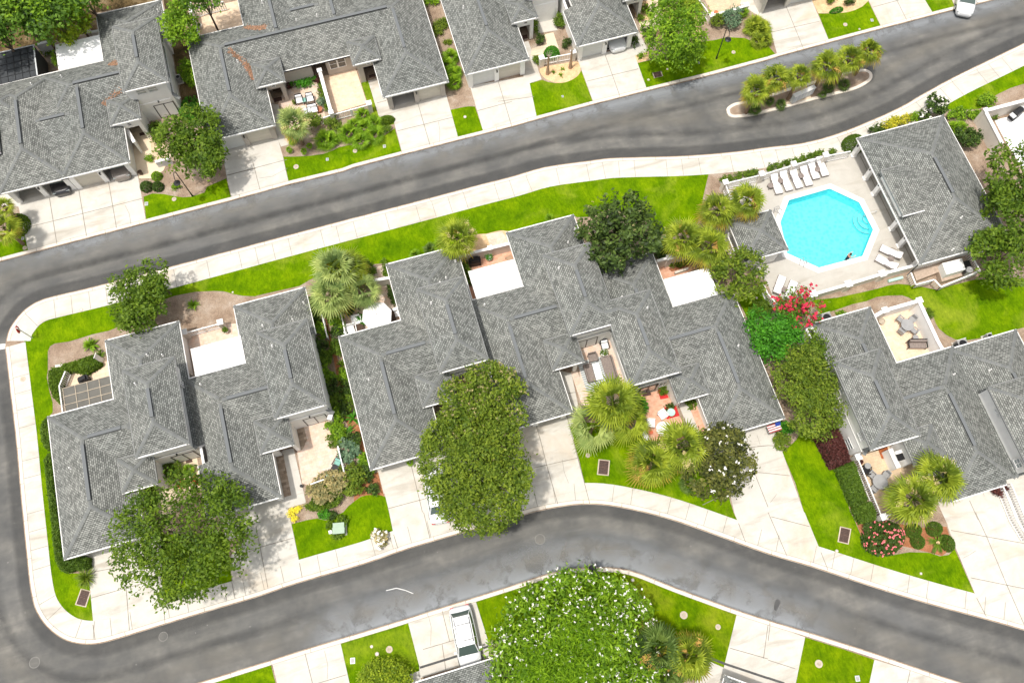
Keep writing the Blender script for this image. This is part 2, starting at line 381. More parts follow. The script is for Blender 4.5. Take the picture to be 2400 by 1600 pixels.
# ------------------------------------------------------------------ ground plan
Z0 = 0.0
north_edge = PL(4, "-300,910 0,840 260,770 600,680 1000,575 1340,487 1700,392 2130,280 2352,218", Z0)+PL(1, "20,1568 270,1603 0:2352,1900", Z0)[:0] + \
    PL(5, "300,135 800,15", Z0)+PL(1, "900,1545 1345,1428 1860,1295 2352,1172", Z0)+PL(2, "220,1108 750,965 1240,842 1800,705 2352,558", Z0) + \
    PL(3, "90,528 560,400 1040,272 1515,147 2000,25 2352,-70 3000,-260 3600,-440", Z0)
mid_top = smooth(PL(4, "60,1568 90,1460 180,1330 270,1250 380,1190 520,1150 1000,1035 1700,850 2352,675", Z0) +
    PL(5, "600,515 1100,385 1560,265 2000,148 2352,58", Z0)+PL(2, "300,1540 700,1483 900,1458 1200,1447 1500,1440 1800,1422 2100,1393 2352,1357", Z0) +
    PL(3, "300,1322 600,1245 900,1130 1200,995 1400,880 1700,715 2000,570 2352,400 2800,190 3300,-20", Z0), 3, False)
mid_bot = smooth(PL(8, "52,60 110,560 150,900 185,1300 210,1568", Z0)+PL(12, "240,300 275,640 320,865 400,1010 500,1110 620,1180 750,1210 880,1210 1050,1172 1500,1035 2000,885 2352,783", Z0) +
    PL(13, "400,648 1000,475 1400,337 2000,162 2352,66", Z0)+PL(10, "200,1568 500,1512 700,1497 900,1510 1200,1568", Z0) +
    PL(14, "1500,82 1900,222 2352,385", Z0)+PL(15, "400,503 1000,700 1500,850 2000,985 2352,1085 3000,1270 3700,1480", Z0), 3, False)
south_edge = smooth(PL(12, "1000,1810 1800,1568 2352,1397", Z0)+PL(13, "500,1240 800,1150 1200,1030 1600,905 2352,670", Z0) +
    PL(14, "150,620 300,572 500,525 700,505 900,505 1050,525 1200,570 1500,690 2050,890 2352,988", Z0)+PL(15, "400,1108 1000,1300 1600,1505 2200,1700 3200,2050", Z0), 3, False)
mid_out = ccw(mid_top+mid_bot[::-1]+[])
north_out = ccw(north_edge+[(120, 130), (-110, 130), (-110, 32)])
south_out = ccw(south_edge+[(120, -90), (-60, -90), (-60, -12)])
pool_px = ((572,120),(878,262),(1022,545),(912,820),(460,940),(130,790),(60,470),(150,240))
Zd = .116
oct_out = [P(7, x, y, Zd) for x, y in pool_px]
cx_ = sum(p[0] for p in oct_out)/8; cy_ = sum(p[1] for p in oct_out)/8
R_oct = sum(math.hypot(p[0]-cx_, p[1]-cy_) for p in oct_out)/8
def octo(s): return [(cx_+(p[0]-cx_)*s, cy_+(p[1]-cy_)*s) for p in oct_out]
hole = octo(.90)
B = 600
struct(MB().poly(keyhole([(-B, -B), (B, -B), (B, B), (-B, B)], hole), -.12), 'ground', 'outskirts', 'open ground around the neighbourhood')
road = keyhole([(-90, -60), (110, -60), (110, 110), (-90, 110)], hole)
struct(MB().poly(road, 0.0), 'road', 'asphalt', 'weathered grey asphalt road')
for nm, out in (('north', north_out), ('south', south_out)):
    struct(MB().prism(out, -.05, .10, False), 'ground_bed', 'soil', 'brown mulched soil on the %s side of the road' % nm)
m = MB(); m.poly(keyhole(mid_out, hole), .10)
struct(m, 'ground_bed', 'soil', 'brown mulched soil between the two roads')
kb = MB()
def kerb(line, left=True):
    s = 1 if left else -1
    strip(kb, line, 0, s*.10, .012, .118); strip(kb, line, s*.10, s*.36, .118, .124)
kerb(mid_top, False); kerb(mid_bot, True); kerb(north_edge, True); kerb(south_edge, False)
struct(kb, 'kerb', 'kerb', 'pale concrete kerb along the roads')
# pavement round the middle block
sw = MB(); strip(sw, mid_top, -.36, -2.15, .120); strip(sw, mid_bot, .36, 1.75, .1205)
struct(sw, 'sidewalk', 'concrete', 'pale concrete pavement with joints')
# joints
jn = MB()
def jline(a, b, w=.05, z=.128): jn.poly([(*p, z) for p in _quad(a, b, w)])
def _quad(a, b, w):
    dx, dy = b[0]-a[0], b[1]-a[1]; L = math.hypot(dx, dy) or 1; nx, ny = -dy/L*w/2, dx/L*w/2
    return [(a[0]-nx, a[1]-ny), (b[0]-nx, b[1]-ny), (b[0]+nx, b[1]+ny), (a[0]+nx, a[1]+ny)]
def walk_joints(line, d0, d1, steps):
    acc = 0; k = 0; nxt = steps[0]
    for i in range(len(line)-1):
        a, b = line[i], line[i+1]; L = math.hypot(b[0]-a[0], b[1]-a[1]); dx, dy = (b[0]-a[0])/L, (b[1]-a[1])/L
        while acc+L > nxt:
            t = nxt-acc; p = (a[0]+dx*t, a[1]+dy*t); jline((p[0]-dy*d0, p[1]+dx*d0), (p[0]-dy*d1, p[1]+dx*d1), .035)
            k += 1; nxt += steps[k % len(steps)]
        acc += L
walk_joints(mid_top, -.36, -2.1, (3.0, 2.9, 1.5, 1.55, 1.5, 3.0, 1.45, 1.6))
walk_joints(mid_bot, .36, 1.72, (3.0, 1.5, 1.5, 1.6, 2.9, 1.5))
for ln, s in ((mid_top, -1), (mid_bot, 1), (north_edge, 1), (south_edge, -1)):
    strip(jn, ln, s*.355, s*.385, .1285)
    walk_joints(ln, 0.02*s, .36*s, (3.1,))
# lawns
def lawn(pts, label, mat='lawn', sm=0, z=.108):
    sheet('lawn', mat, smooth(pts, sm) if sm else pts, z, label)
L1 = PL(8, "225,60 219,20 4:225,1540 235,1485 290,1415 380,1358 500,1318 750,1258 1000,1183 1550,1042 2352,823 5:600,660 1100,512 1700,350 2352,187 6:300,130 600,85 900,42 1200,12 1500,6 1812,5 1790,100 1755,250 1745,400 1700,470 1500,545 1400,575 1330,580 1290,560 1270,450 900,350 720,425 600,430 560,410 400,440 0,560 5:2352,560 2250,548 2200,558 2120,580 2000,585 1900,610 1800,680 1700,740 1450,790 1200,850 1050,862 950,885 700,940 500,1000 400,1060 150,1115 0,1150 4:2352,1155 2230,1150 2150,1135 2060,1110 1970,1105 1800,1112 1600,1150 1520,1180 1300,1300 1130,1410 1050,1450 1000,1470 850,1503 700,1550 8:640,0 500,20 460,45 440,90 440,260 430,330 455,460 485,560 485,650 440,700 470,1100 510,1568 12:560,400 640,560 800,560 820,640 835,720 855,1030 720,1010 600,960 520,850 470,720 445,540 430,350 390,0 8:385,1568 340,1050 300,700 250,350")
lawn(L1, 'long mown lawn wrapping the left corner and backs of the houses')
lawn(PL(12, "1485,200 1490,690 1505,842 2132,650 2120,555 2090,200"), 'shaded lawn strip under the street tree')
lawn(PL(13, "325,108 350,215 400,464 700,378 1100,270 1265,207 1222,0 9:1222,1568 1195,1430 1150,1412 1100,1405 1020,1410 960,1425 900,1470 850,1510 800,1568 13:730,30 640,75 560,55 470,70"), 'front lawn with the green utility box')
lawn(PL(10, "530,775 620,1100 670,1322 870,1328 1030,1347 1190,1380 1340,1422 1500,1478 1640,1525 2080,1665 2035,1568 1975,1370 1900,1150 1500,1100 1330,950 1240,905 1170,850 1000,760 640,740"), 'front lawn with a storm grate beside fan palms')
lawn(PL(11, "128,1012 200,962 260,900 300,830 430,800 520,1000 600,1150 700,1400 760,1568 15:790,60 840,180 880,280 1000,370 1100,400 1300,365 1480,370 1580,402 1660,390 1715,335 1915,787 1650,715 1300,607 950,507 750,452 485,365 390,140 335,0 11:330,1568 250,1300"), 'sloping side lawn beside the red-leaved hedge')
lawn(PL(7, "380,1190 430,1215 480,1315 560,1300 650,1270 780,1225 900,1200 1000,1160 1100,1148 1230,1145 1290,1165 1340,1192 1420,1240 1480,1280 1515,1330 1540,1400 1570,1450 1640,1510 1720,1550 1800,1562 2000,1530 2352,1440 2500,1000 2352,990 1900,1000 1700,1050 1550,1095 1340,1052 1200,1040 1100,1055 1000,1085 850,1120 640,1165 500,1180"), 'lawn behind the houses south of the pool')
lawn(PL(6, "2060,1160 2110,1250 2150,1330 2190,1410 2230,1450 2260,1250 2352,1180 2330,1110 2260,1080 2150,1150"), 'small lawn patch west of the pool fence')
lawn(PL(3, "1600,945 1750,862 2000,722 2352,540 2800,330 2800,560 2352,772 2230,810 2100,872 2050,930 1950,1000 1850,1010 1700,1015 1620,1000"), 'verge lawn in the top right corner')
lawn(PL(4, "-300,885 0,803 262,747 235,540 225,560 150,600 50,640 -200,700"), 'small lawn at the far left of the upper road')
lawn(PL(4, "1345,462 1740,360 2124,257 2080,70 1900,150 1880,200 1760,240 1680,245 1600,235 1500,215 1400,210 1318,240"), 'lawn in front of the dark street tree')
lawn(PL(1, "250,1440 262,1500 300,1672 780,1558 1340,1407 1275,1180 1200,1230 1130,1290 1000,1340 850,1335 760,1355 700,1385 620,1415 500,1432 350,1440"), 'verge lawn below the palmetto bed')
lawn(PL(1, "1780,1012 1860,1277 2090,1216 2012,980 1950,978 1880,990"), 'small lawn square between two driveways')
lawn(PL(1, "965,765 985,750 1030,745 1130,1080 1240,1062 1272,1085 1270,1140 1150,1175 1080,1130 1050,1000 1010,900"), 'narrow lawn strip beside the pink patio')
lawn(PL(2, "142,772 228,1086 745,946 637,650 610,690 570,725 520,745 450,762 400,766 330,755 280,735"), 'lawn square below the yellow gravel bed')
lawn(PL(2, "1150,582 1240,822 1800,682 2430,512 2352,420 2280,410 2250,405 2180,370 2140,352 1980,343 1850,372 1750,382 1500,500 1270,555"), 'verge lawn with the leaning lamp post')
lawn(PL(3, "462,128 562,380 1040,252 920,12 870,60 800,95 730,115 650,123"), 'lawn square in front of the orange mulch bed')
lawn(PL(3, "1440,0 1515,126 1717,70 1680,-20 1500,-40"), 'small lawn at the top between driveways')
lawn(PL(12, "1700,1615 1850,1575 2352,1437 13:135,1390 180,1568 200,1700 12:2352,1750 1700,1750"), 'lawn at the bottom left of the frame')
lawn(PL(13, "775,1192 1100,1092 1395,1002 1505,1410 1500,1455 1350,1510 1360,1590 860,1590 840,1568"), 'lawn square left of the parked white wagon')
lawn(PL(13, "2015,803 2352,707 14:200,640 400,578 600,542 800,538 950,542 1100,575 1300,645 1700,792 2066,928 2000,1200 1945,1425 1800,1362 1600,1500 1300,1700 300,1700 0,1500 13:2240,1180 2130,1170 2080,1050"), 'lawn under the white-flowering bush', 'lawn_deep')
lawn(PL(15, "342,1146 660,1245 977,1352 930,1568 900,1700 200,1700 255,1568"), 'lawn square at the bottom right', 'lawn_deep')
lawn(PL(15, "1630,1548 1800,1602 1950,1650 1600,1700"), 'sliver of lawn at the bottom edge', 'lawn_deep')
lawn(smooth(PL(0, "1880,150 1960,115 2060,90 2105,110 2080,160 1980,200 1870,215"), 4), 'oval of lawn in the walled back patio', z=.126)
sheet('ground_bed', 'forest_floor', PL(0, "-400,520 0,480 310,410 470,380 830,300 890,330 885,120 1500,0 1560,350 1650,800 1680,1000 1850,1050 1720,350 1730,40 2200,-80 2200,-300 -400,-300"), .104, 'leaf-strewn ground under the trees')
sheet('ground_bed', 'red_mulch', PL(9, "680,-60 700,0 740,130 790,280 800,420 860,620 900,680 960,820 1000,1020 1010,1100 960,1110 930,1000 880,860 830,740 800,640 760,480 740,300 710,150 660,0 640,-200 5:600,1250 630,1250"), .106, 'red bark path between two houses')
sheet('ground_bed', 'red_mulch', PL(9, "900,1240 1120,1200 1180,1430 1090,1405 960,1420 900,1470"), .105, 'red mulch bed beside a driveway')
sheet('ground_bed', 'red_mulch', PL(11, "590,1150 640,1150 800,1480 860,1480 15:960,60 1400,140 1600,130 1640,130 1700,320 1600,400 1450,360 1200,300 900,330 820,120"), .1045, 'red mulch bed along the hedge')
sheet('ground_bed', 'gravel', PL(3, "390,-20 462,125 650,122 730,114 800,94 870,59 920,12 1000,-60"), .106, 'orange bark bed by the top driveways')
sheet('ground_bed', 'gravel', smooth(PL(2, "258,630 300,720 400,762 500,755 590,710 630,650 605,570 450,590"), 3), .1125, 'round bed of yellow gravel')
sheet('ground_bed', 'gravel', PL(2, "1130,150 1190,200 1260,180 1250,130 1330,380 1750,400 1700,100 1150,0"), .106, 'bark and gravel by the bright tree')
sheet('ground_bed', 'gravel', PL(2, "1125,515 1150,580 1270,550 1250,480"), .107, 'pebbles at the corner of a driveway')
sheet('ground_bed', 'gravel', PL(5, "1990,600 2050,580 2120,575 2200,558 2280,548 2330,560 2352,680 2000,750 1900,760"), .106, 'gravel behind the garden wall')
# driveways and paths
nd = [0]
def drive(s, k, label, mat='concrete_new', z=.112, nm='driveway'):
    nd[0] += 1; sheet(nm, mat, PL(k, s), z+.0004*nd[0], label)
drive("-30,330 -30,200 1200,-120 1270,60 1342,465 262,749 170,330", 4, 'wide double driveway on the far left')
drive("1200,1180 1480,1160 1570,1430 1500,1568 1400,1640 1280,1640 1240,1500", 0, 'path to the recessed entry', 'path_tan', nm='path')
drive("2040,-215 2080,45 2130,257 2655,115 2625,0 2600,-128 2550,-300", 4, 'driveway right of the dark street tree')
drive("130,960 205,960 310,1320 300,1330 230,1350 200,1280", 1, 'narrow walk beside the garage', nm='path')
drive("1170,880 1240,1020 1345,1413 1860,1277 1745,860", 1, 'driveway with the rust stain')
drive("1030,745 1110,720 1240,1020 1285,1075 1130,1078", 1, 'concrete walk to the front door', nm='path')
drive("1965,790 2090,1217 2580,1083 2500,700", 1, 'driveway in the upper middle')
drive("60,400 150,380 272,732 145,772 100,690", 2, 'walk beside the yellow gravel bed', nm='path')
drive("600,540 750,947 1240,823 1100,430", 2, 'driveway of the house with an open garage')
drive("1090,325 1170,300 1250,470 1110,520", 2, 'short walk by the open garage', nm='path')
drive("-320,-60 -320,0 -150,110 0,200 85,506 562,380 400,0 380,-100", 3, 'upper right driveway')
drive("900,-100 920,0 1042,252 1517,126 1440,0 1430,-100", 3, 'second driveway at the top right')
drive("1680,-25 1717,70 2100,-35 2050,-120", 3, 'driveway in the top right corner')
drive("800,300 800,400 822,640 860,1030 875,1165 1510,988 1490,680 1480,200", 12, 'leftmost driveway of the lower road')
drive("-232,400 -225,560 -192,778 110,690 428,603 398,462 325,107 290,-30 9:250,1420 230,1450", 13, 'driveway partly shaded by the street tree')
drive("205,1400 290,1533 460,1480 345,980 240,1000", 9, 'front walk of the left house', nm='path')
drive("1120,1150 1225,1568 13:1265,207 1305,325 1650,230 2352,35 10:480,1490 710,1480 530,780 480,640 0,740", 9, 'broad driveway under the big tree')
drive("440,270 545,290 640,740 535,782 500,650", 10, 'front walk beside the paved courtyard', nm='path')
drive("1880,830 2040,1568 14:2080,99 2140,278 15:175,407 555,532 485,363 335,0 11:330,1568 130,1010 60,820", 10, 'flared driveway of the middle house')
drive("1520,560 1625,560 1740,880 1650,860", 10, 'walk to the arched entry', nm='path')
drive("1620,-200 1650,130 1720,320 1918,787 2008,960 2700,1155 3300,1300 3000,300 2352,-400", 15, 'large flared driveway on the right', 'concrete_new')
drive("150,1390 775,1192 860,1568 900,1800 250,1800", 13, 'lower left driveway')
drive("1395,1002 2015,803 2130,1170 2150,1330 1505,1520 1500,1410", 13, 'driveway carrying the white wagon')
drive("1345,1510 1500,1455 1530,1600 1360,1620", 13, 'small concrete apron by the lower garage', nm='path')
drive("2066,928 2352,1018 15:340,1146 255,1568 200,1800 14:1850,1900 1945,1425", 14, 'lower right driveway')
drive("1800,1362 1945,1425 1900,1800 1600,1700 1750,1450", 14, 'apron left of the lower right driveway', nm='path')
drive("977,1352 1630,1548 1600,1800 880,1800", 15, 'driveway at the bottom right edge')
def J(k, s, w=.05):
    p = PL(k, s)
    for a, b in zip(p, p[1:]): jline(a, b, w)
for k, s in ((4, "455,250 525,680"), (4, "725,180 797,605"), (4, "998,105 1072,530"), (4, "245,525 1305,258"), (4, "2090,45 2352,-20"), (5, "-30,-80 40,185"), (5, "-270,45 285,-100"), (1, "1487,950 1600,1340"), (1, "1300,1205 1810,1080"), (1, "2225,750 2352,1170"), (1, "2035,1020 2352,935"), (1, "1110,950 1200,925"),
    (2, "855,505 988,878"), (2, "685,750 1160,635"), (2, "-130,935 200,890"), (3, "165,60 325,450"), (3, "-40,315 470,200"), (3, "1180,0 1275,190"), (3, "960,70 1200,5"),
    (12, "835,787 1350,640"), (12, "1130,480 1160,690 1190,1080"), (12, "1500,840 1515,985"), (12, "855,1030 875,1170"), (12, "840,550 1060,510"), (13, "0,130 40,330 110,690"), (13, "0,330 345,235"), (13, "400,465 425,600"), (12, "2180,390 2352,340"), (12, "2130,640 2160,790"),
    (9, "1420,1110 1530,1568"), (9, "1210,1535 1640,1420"), (13, "1540,0 1600,245"), (13, "1265,205 1305,335"), (10, "200,700 260,900 320,1140 420,1490"), (10, "200,1160 600,1070"), (10, "500,670 715,1490"), (10, "500,480 590,465"),
    (10, "2100,840 2200,1140 2352,1520"), (15, "0,0 175,405"), (15, "30,40 380,130"), (10, "2170,1195 2352,1210"), (11, "0,1210 200,1232"), (11, "-350,990 0,955 100,960"), (11, "-600,1500 -300,1350"), (15, "485,365 550,530"), (14, "2080,100 2145,275"), (11, "1850,1460 1930,1640"),
    (15, "1905,0 2010,230 2190,660 2352,1030"), (15, "1680,165 2352,285"), (15, "1860,600 2352,700"), (15, "1915,785 2005,958"), (13, "450,1290 520,1568"), (13, "570,1568 830,1490"), (13, "1710,900 1780,1185"), (13, "1535,1258 1830,1170"), (13, "1710,1210 1745,1450"), (14, "2352,1030 2310,1340"), (14, "2000,1245 2352,1345"), (15, "0,1355 250,1435"), (15, "1305,1450 1280,1568"), (15, "20,1020 0,1180"), (10, "1590,775 1680,750")): J(k, s)
struct(jn, 'joint_lines', 'joint', 'dark joints between concrete slabs')
dr = MB()
for k, s in ((13, "1505,1425 1860,1315"), (13, "2060,1253 2135,1230"), (14, "1830,1342 1950,1388 2352,1522")):
    p = PL(k, s)
    for a, b in zip(p, p[1:]): dr.poly(_quad(a, b, .17), .129)
dr.poly(_quad(*PL(15, "0,1520 150,1570"), .17), .129)
struct(dr, 'drain_slots', 'crack', 'narrow dark trench drains across driveways')
ck = MB()
for k, s in ((4, "1150,320 1190,400 1205,500"), (1, "1675,1120 1690,1200 1685,1310"), (10, "460,1080 480,1200 520,1300"), (13, "1585,950 1610,1050 1605,1220"), (13, "630,1270 660,1400 655,1530"), (11, "1960,1340 1985,1420"), (15, "1790,420 1850,390 1910,350"), (14, "500,265 470,380"), (11, "80,1400 20,1480"), (10, "2250,860 2280,950"), (10, "2190,985 2260,960 2352,955"), (5, "30,70 150,55 290,-20")):
    p = PL(k, s)
    for a, b in zip(p, p[1:]): ck.poly(_quad(a, b, .025), .1295)
struct(ck, 'crack_lines', 'joint', 'hairline cracks in the driveways')
# worn bands along the kerbs
def wear_mat(name, c, p=1.0, amp=.6, lo=.35, hi=.65, sc_=.7):
    m, t, b = nodes(name, .9, .15); a = t.nodes.new('ShaderNodeAttribute'); a.attribute_name = 'fade'; ps = pos(t)
    n = ramp(t, noise(t, ps, sc_, 4, .6, .4), [(lo, (1-amp,)*3), (hi, (1, 1, 1))])
    mu = t.nodes.new('ShaderNodeMath'); mu.operation = 'MULTIPLY'; t.links.new(a.outputs['Fac'], mu.inputs[0]); t.links.new(n, mu.inputs[1])
    f = noise(t, ps, 25, 3, .8); t.links.new(mixc(t, 1.0, c, ramp(t, f, [(.25, (.85,)*3), (.75, (1.14,)*3)]), 'MULTIPLY'), b.inputs['Base Color'])
    t.links.new(mu.outputs[0], b.inputs['Alpha']); MATS[name] = m
wear_mat('road_bleached', (.27, .285, .30), hi=.5); wear_mat('road_sealed', (.082, .083, .083), amp=.25); wear_mat('road_track', (.09, .09, .088), amp=.7, sc_=.5); wear_mat('road_dust', (.25, .235, .205), amp=.9, sc_=.4)
def wear(line, d, fades, z, mat, label):
    me_v = []; fc = []; fd = []; rows = [offset_line(line, q) for q in d]; n = len(line)
    for rr in rows: me_v += [(*p, z) for p in rr]
    for j in range(len(d)-1):
        for i in range(n-1): fc.append((j*n+i, j*n+i+1, (j+1)*n+i+1, (j+1)*n+i))
    me = bpy.data.meshes.new('road_wear'); me.from_pydata(me_v, [], fc); a = me.attributes.new('fade', 'FLOAT', 'POINT')
    vals = []
    for j, f in enumerate(fades):
        for i in range(n): vals.append(f*min(1, i/3, (n-1-i)/3))
    a.data.foreach_set('value', vals); me.materials.append(MATS[mat]); o = bpy.data.objects.new('road_wear', me); COL.objects.link(o); o['kind'] = 'structure'; o['label'] = label
ns_ = len(south_edge)
wear(mid_top, (0, .9, 1.2), (.5, .5, 0), .0030, 'road_sealed', 'dark sealed band along the upper pavement kerb')
wear(mid_bot, (0, -.7, -1.1), (.4, .4, 0), .0032, 'road_sealed', 'dark sealed band along the lower pavement kerb')
wear(north_edge, (0, -.5, -1.9), (.55, .75, 0), .0034, 'road_bleached', 'bleached strip beside the upper kerb')
wear(north_edge, (-2.2, -2.6, -3.0), (0, .5, 0), .0036, 'road_track', 'faint tyre track in the upper road')
wear(mid_top, (2.0, 2.5, 3.1), (0, .5, 0), .0038, 'road_track', 'second faint tyre track in the upper road')
wear(mid_bot, (-2.0, -2.5, -3.0), (0, .45, 0), .0040, 'road_track', 'faint tyre track in the lower road')
wear(south_edge[8:ns_-10], (0, .2, 1.6, 3.2), (.5, .9, .6, 0), .0042, 'road_bleached', 'broad bleached patch on the inside of the bend')
wear(mid_bot, (-2.6, -3.6, -4.8), (0, .5, 0), .0044, 'road_dust', 'dusty crown of the lower road')
wear(mid_top, (3.0, 4.0, 5.2), (0, .5, 0), .0046, 'road_dust', 'dusty crown of the upper road')
# marks on the road
mk = MB(); mk.poly(PL(8, "-150,60 0,25 50,20 52,65 0,75 -150,110", 0), .006)
for k, s, w in ((13, "1195,718 1290,695 1370,715 1445,745", .05),): 
    p = PL(k, s, 0)
    for a, b in zip(p, p[1:]): mk.poly(_quad(a, b, w), .006)
struct(mk, 'road_markings', 'paint_white', 'white stop line and a scrape of paint on the road')
sheet('road_patch', 'crack', smooth(PL(15, "85,795 115,820 105,850 75,900 55,885 60,830", 0), 4), .005, 'dark oil spot on the road')
# patios
npat = [0]
def patio(s, k, label, mat, nm='patio'):
    npat[0] += 1; sheet(nm, mat, PL(k, s), .1225-.0002*0+.00025*npat[0], label)
patio("640,300 720,260 830,240 930,190 1000,130 1020,320 600,420 600,330", 8, 'pale back patio of the corner house', 'pavers_pale')
patio("1700,1500 2100,1410 2200,1400 2220,1568 2240,1700 1780,1800 1740,1640", 4, 'narrow back patio behind the white railing', 'pavers_pink')
patio("1380,1000 1800,980 1850,1330 1560,1600 1400,1600 1400,1300", 8, 'entry courtyard of the corner house', 'path_tan')
patio("340,780 680,715 760,960 815,1200 500,1330 425,1300", 9, 'pinkish paver patio of the left house', 'pavers_pink')
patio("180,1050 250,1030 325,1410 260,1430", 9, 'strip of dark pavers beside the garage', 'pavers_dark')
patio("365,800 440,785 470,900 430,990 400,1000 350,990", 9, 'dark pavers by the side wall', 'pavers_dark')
patio("1090,1035 1225,1010 1345,1390 820,1520 780,1290 950,1250", 5, 'back patio with the white umbrella', 'pavers_pink')
patio("1098,885 1160,872 1195,990 1085,1005", 5, 'short paved walk to the back gate', 'pavers_pink', 'path')
patio("1870,900 1940,840 2352,720 2400,900 2000,1250 1980,1200", 5, 'paved strip behind the white roof', 'pavers_brick')
patio("2110,585 2260,560 2330,660 2160,710", 5, 'square of pale pavers outside the wall', 'pavers_pink')
patio("600,20 900,-60 1120,560 1000,700 720,600 640,560", 10, 'brick courtyard between the houses', 'pavers_pink')
patio("540,280 600,270 720,600 640,580", 10, 'brick edging along the walk', 'pavers_pink')
patio("1150,500 1400,440 1620,830 1600,900 1260,920 1230,700", 10, 'red brick front patio', 'pavers_brick')
patio("1625,590 1700,570 1790,850 1740,880", 10, 'brick strip beside the garage wall', 'pavers_brick')
patio("1320,860 1560,800 1700,900 1400,1010", 6, 'red brick back patio', 'pavers_brick')
patio("960,1330 1370,1200 1560,1568 11:1620,60 1180,220 1060,-20", 7, 'sandy walled back patio', 'pavers_pale')
patio("800,1050 1130,950 1400,1200 1250,1568 1040,1568 980,1450", 11, 'tan paver front patio', 'pavers_tan')
patio("250,1000 200,960 280,780 560,760 640,1080 300,1330 225,1200", 1, 'patio with two black armchairs', 'pavers_pink')
patio("620,700 915,630 1020,950 695,1050", 1, 'pink gravel patio', 'pavers_pale')
patio("1780,100 2220,0 2240,260 1820,360", 0, 'walled back patio with a lawn oval', 'pavers_pale')
patio("1760,-20 2120,-40 2080,90 1850,155", 2, 'stone-paved courtyard', 'pavers_tan')
patio("230,120 380,170 420,280 240,310 210,250", 2, 'concrete pad before the green doors', 'concrete', 'path')
patio("290,320 380,300 440,480 170,520 180,450 320,410", 2, 'tan path through the courtyard', 'path_tan', 'path')
patio("1240,-20 1350,-20 1420,230 1180,350 1170,210 1270,190", 2, 'tan path beside the bright tree', 'path_tan', 'path')
patio("1380,1240 1530,1220 1560,1460 1400,1490", 0, 'small tan terrace behind the dark tree', 'pavers_tan')
for u0_, u1_, vf_ in ((-30.9, -25.4, 15.6), (-19.8, -14.7, 15.6), (-6.8, -1.4, 15.7), (4.0, 9.5, 15.6), (20.3, 25.8, 10.3), (36.3, 41.7, .36), (47.1, 52.6, -4.98), (-7.4, -1.8, -2.0)):
    nd[0] += 1; sheet('driveway', 'concrete_new', [(u0_, vf_-1.6), (u1_, vf_-1.6), (u1_, vf_+.6), (u0_, vf_+.6)], .1114+.00005*nd[0], 'concrete apron in front of a garage')
# traffic island
isl = smooth(PL(2, "1970,1030 1975,995 2040,955 2130,937 2240,905 2352,880", Z0)+PL(3, "180,820 380,765 560,700 740,660 860,643 920,655 953,690 945,740 880,790 780,835 600,880 400,930 200,985 0,1035", Z0)+PL(2, "2200,1070 2050,1088 1990,1070", Z0), 3)
isl = ccw(isl)
struct(MB().prism(isl, 0, .14, False), 'traffic_island_kerb', 'kerb', 'pale kerb ring of the planted island')
inn = [(x, y) for x, y in offset_line(isl+[isl[0]], .30)[:-1]]
struct(MB().poly(inn, .146), 'traffic_island_bed', 'soil', 'mulch bed in the planted island')
# ------------------------------------------------------------------ pool
deck = PL(6, "1905,100 2280,30 7:0,-10 500,-190 3:760,1400 860,1280 7:1000,-100 1300,400 2000,300 2200,560 1400,870 1040,965 735,1060 420,1150 75,1235 -20,1000 6:2320,1010 2100,830 2000,640 1990,250", .11)
struct(MB().poly(keyhole(deck, hole), Zd), 'pool_deck', 'deck_concrete', 'grey concrete deck round the pool')
pr = thing('swimming_pool', 'turquoise eight-sided swimming pool with white coping', 'pool', (cx_, cy_, Zd))
cp = MB(); o1, o2 = octo(1.0), octo(.885)
for i in range(8):
    j = (i+1) % 8; cp.prism([o1[i], o1[j], o2[j], o2[i]], Zd+.002, Zd+.03, False)
cp.build('coping', 'white_trim', pr)
sh = MB(); h2 = octo(.897); h3 = octo(.89)
for i in range(8):
    j = (i+1) % 8; sh.poly([(*h2[i], Zd), (*h2[j], Zd), (*h2[j], -1.15), (*h2[i], -1.15)])
sh.poly(h2, -1.15); sh.build('basin', 'pool_plaster', pr)
# corner steps on the right-hand corner
e0, e1 = h2[1], h2[2]; sc0 = (e0[0]*.33+e1[0]*.67, e0[1]*.33+e1[1]*.67)
stp = MB()
sc0 = tuple(np.array(P(7, 930, 440, -.3)))
th0 = math.atan2(cy_-sc0[1], cx_-sc0[0])
for r, z in ((1.28, -.85), (.95, -.6), (.58, -.35)):
    pts = [(sc0[0]+r*math.cos(th0+t), sc0[1]+r*math.sin(th0+t)) for t in np.linspace(-1.45, 1.45, 14)]
    stp.prism(pts, -1.14, z, False)
stp.build('steps', 'pool_plaster', pr)
sn = MB()
for r, z in ((1.28, -.85), (.95, -.6), (.58, -.35)):
    pts = [(sc0[0]+r*math.cos(th0+t), sc0[1]+r*math.sin(th0+t), z+.02) for t in np.linspace(-1.45, 1.45, 16)]
    sn.path(pts, .03, 5)
sn.build('step_edge', 'grey_metal', pr)
MB().poly(h3, .03).build('water', 'pool_water', pr)
def rail(ps, name_='ladder'):
    a = [(*at(*nat(7, *p[:2]), p[2]), p[2]) for p in ps]; return a
for pp in (((60, 370, .12), (55, 345, .7), (95, 325, .7), (140, 372, .1), (125, 400, -.4)), ((40, 390, .12), (48, 372, .7), (75, 352, .7), (118, 415, .1), (105, 435, -.4)),
           ((290, 868, .12), (300, 810, .7), (330, 800, .6), (322, 850, 0), (325, 850, -.4)), ((325, 888, .12), (340, 830, .7), (360, 825, .6), (352, 862, 0), (352, 862, -.4))):
    MB().path(rail(pp), .03).build('ladder_rail', 'grey_metal', pr)
MB().path(rail(((880, 420, -.2), (900, 395, .75), (1000, 370, .8), (990, 385, .12))), .03).build('handrail', 'light_metal', pr)
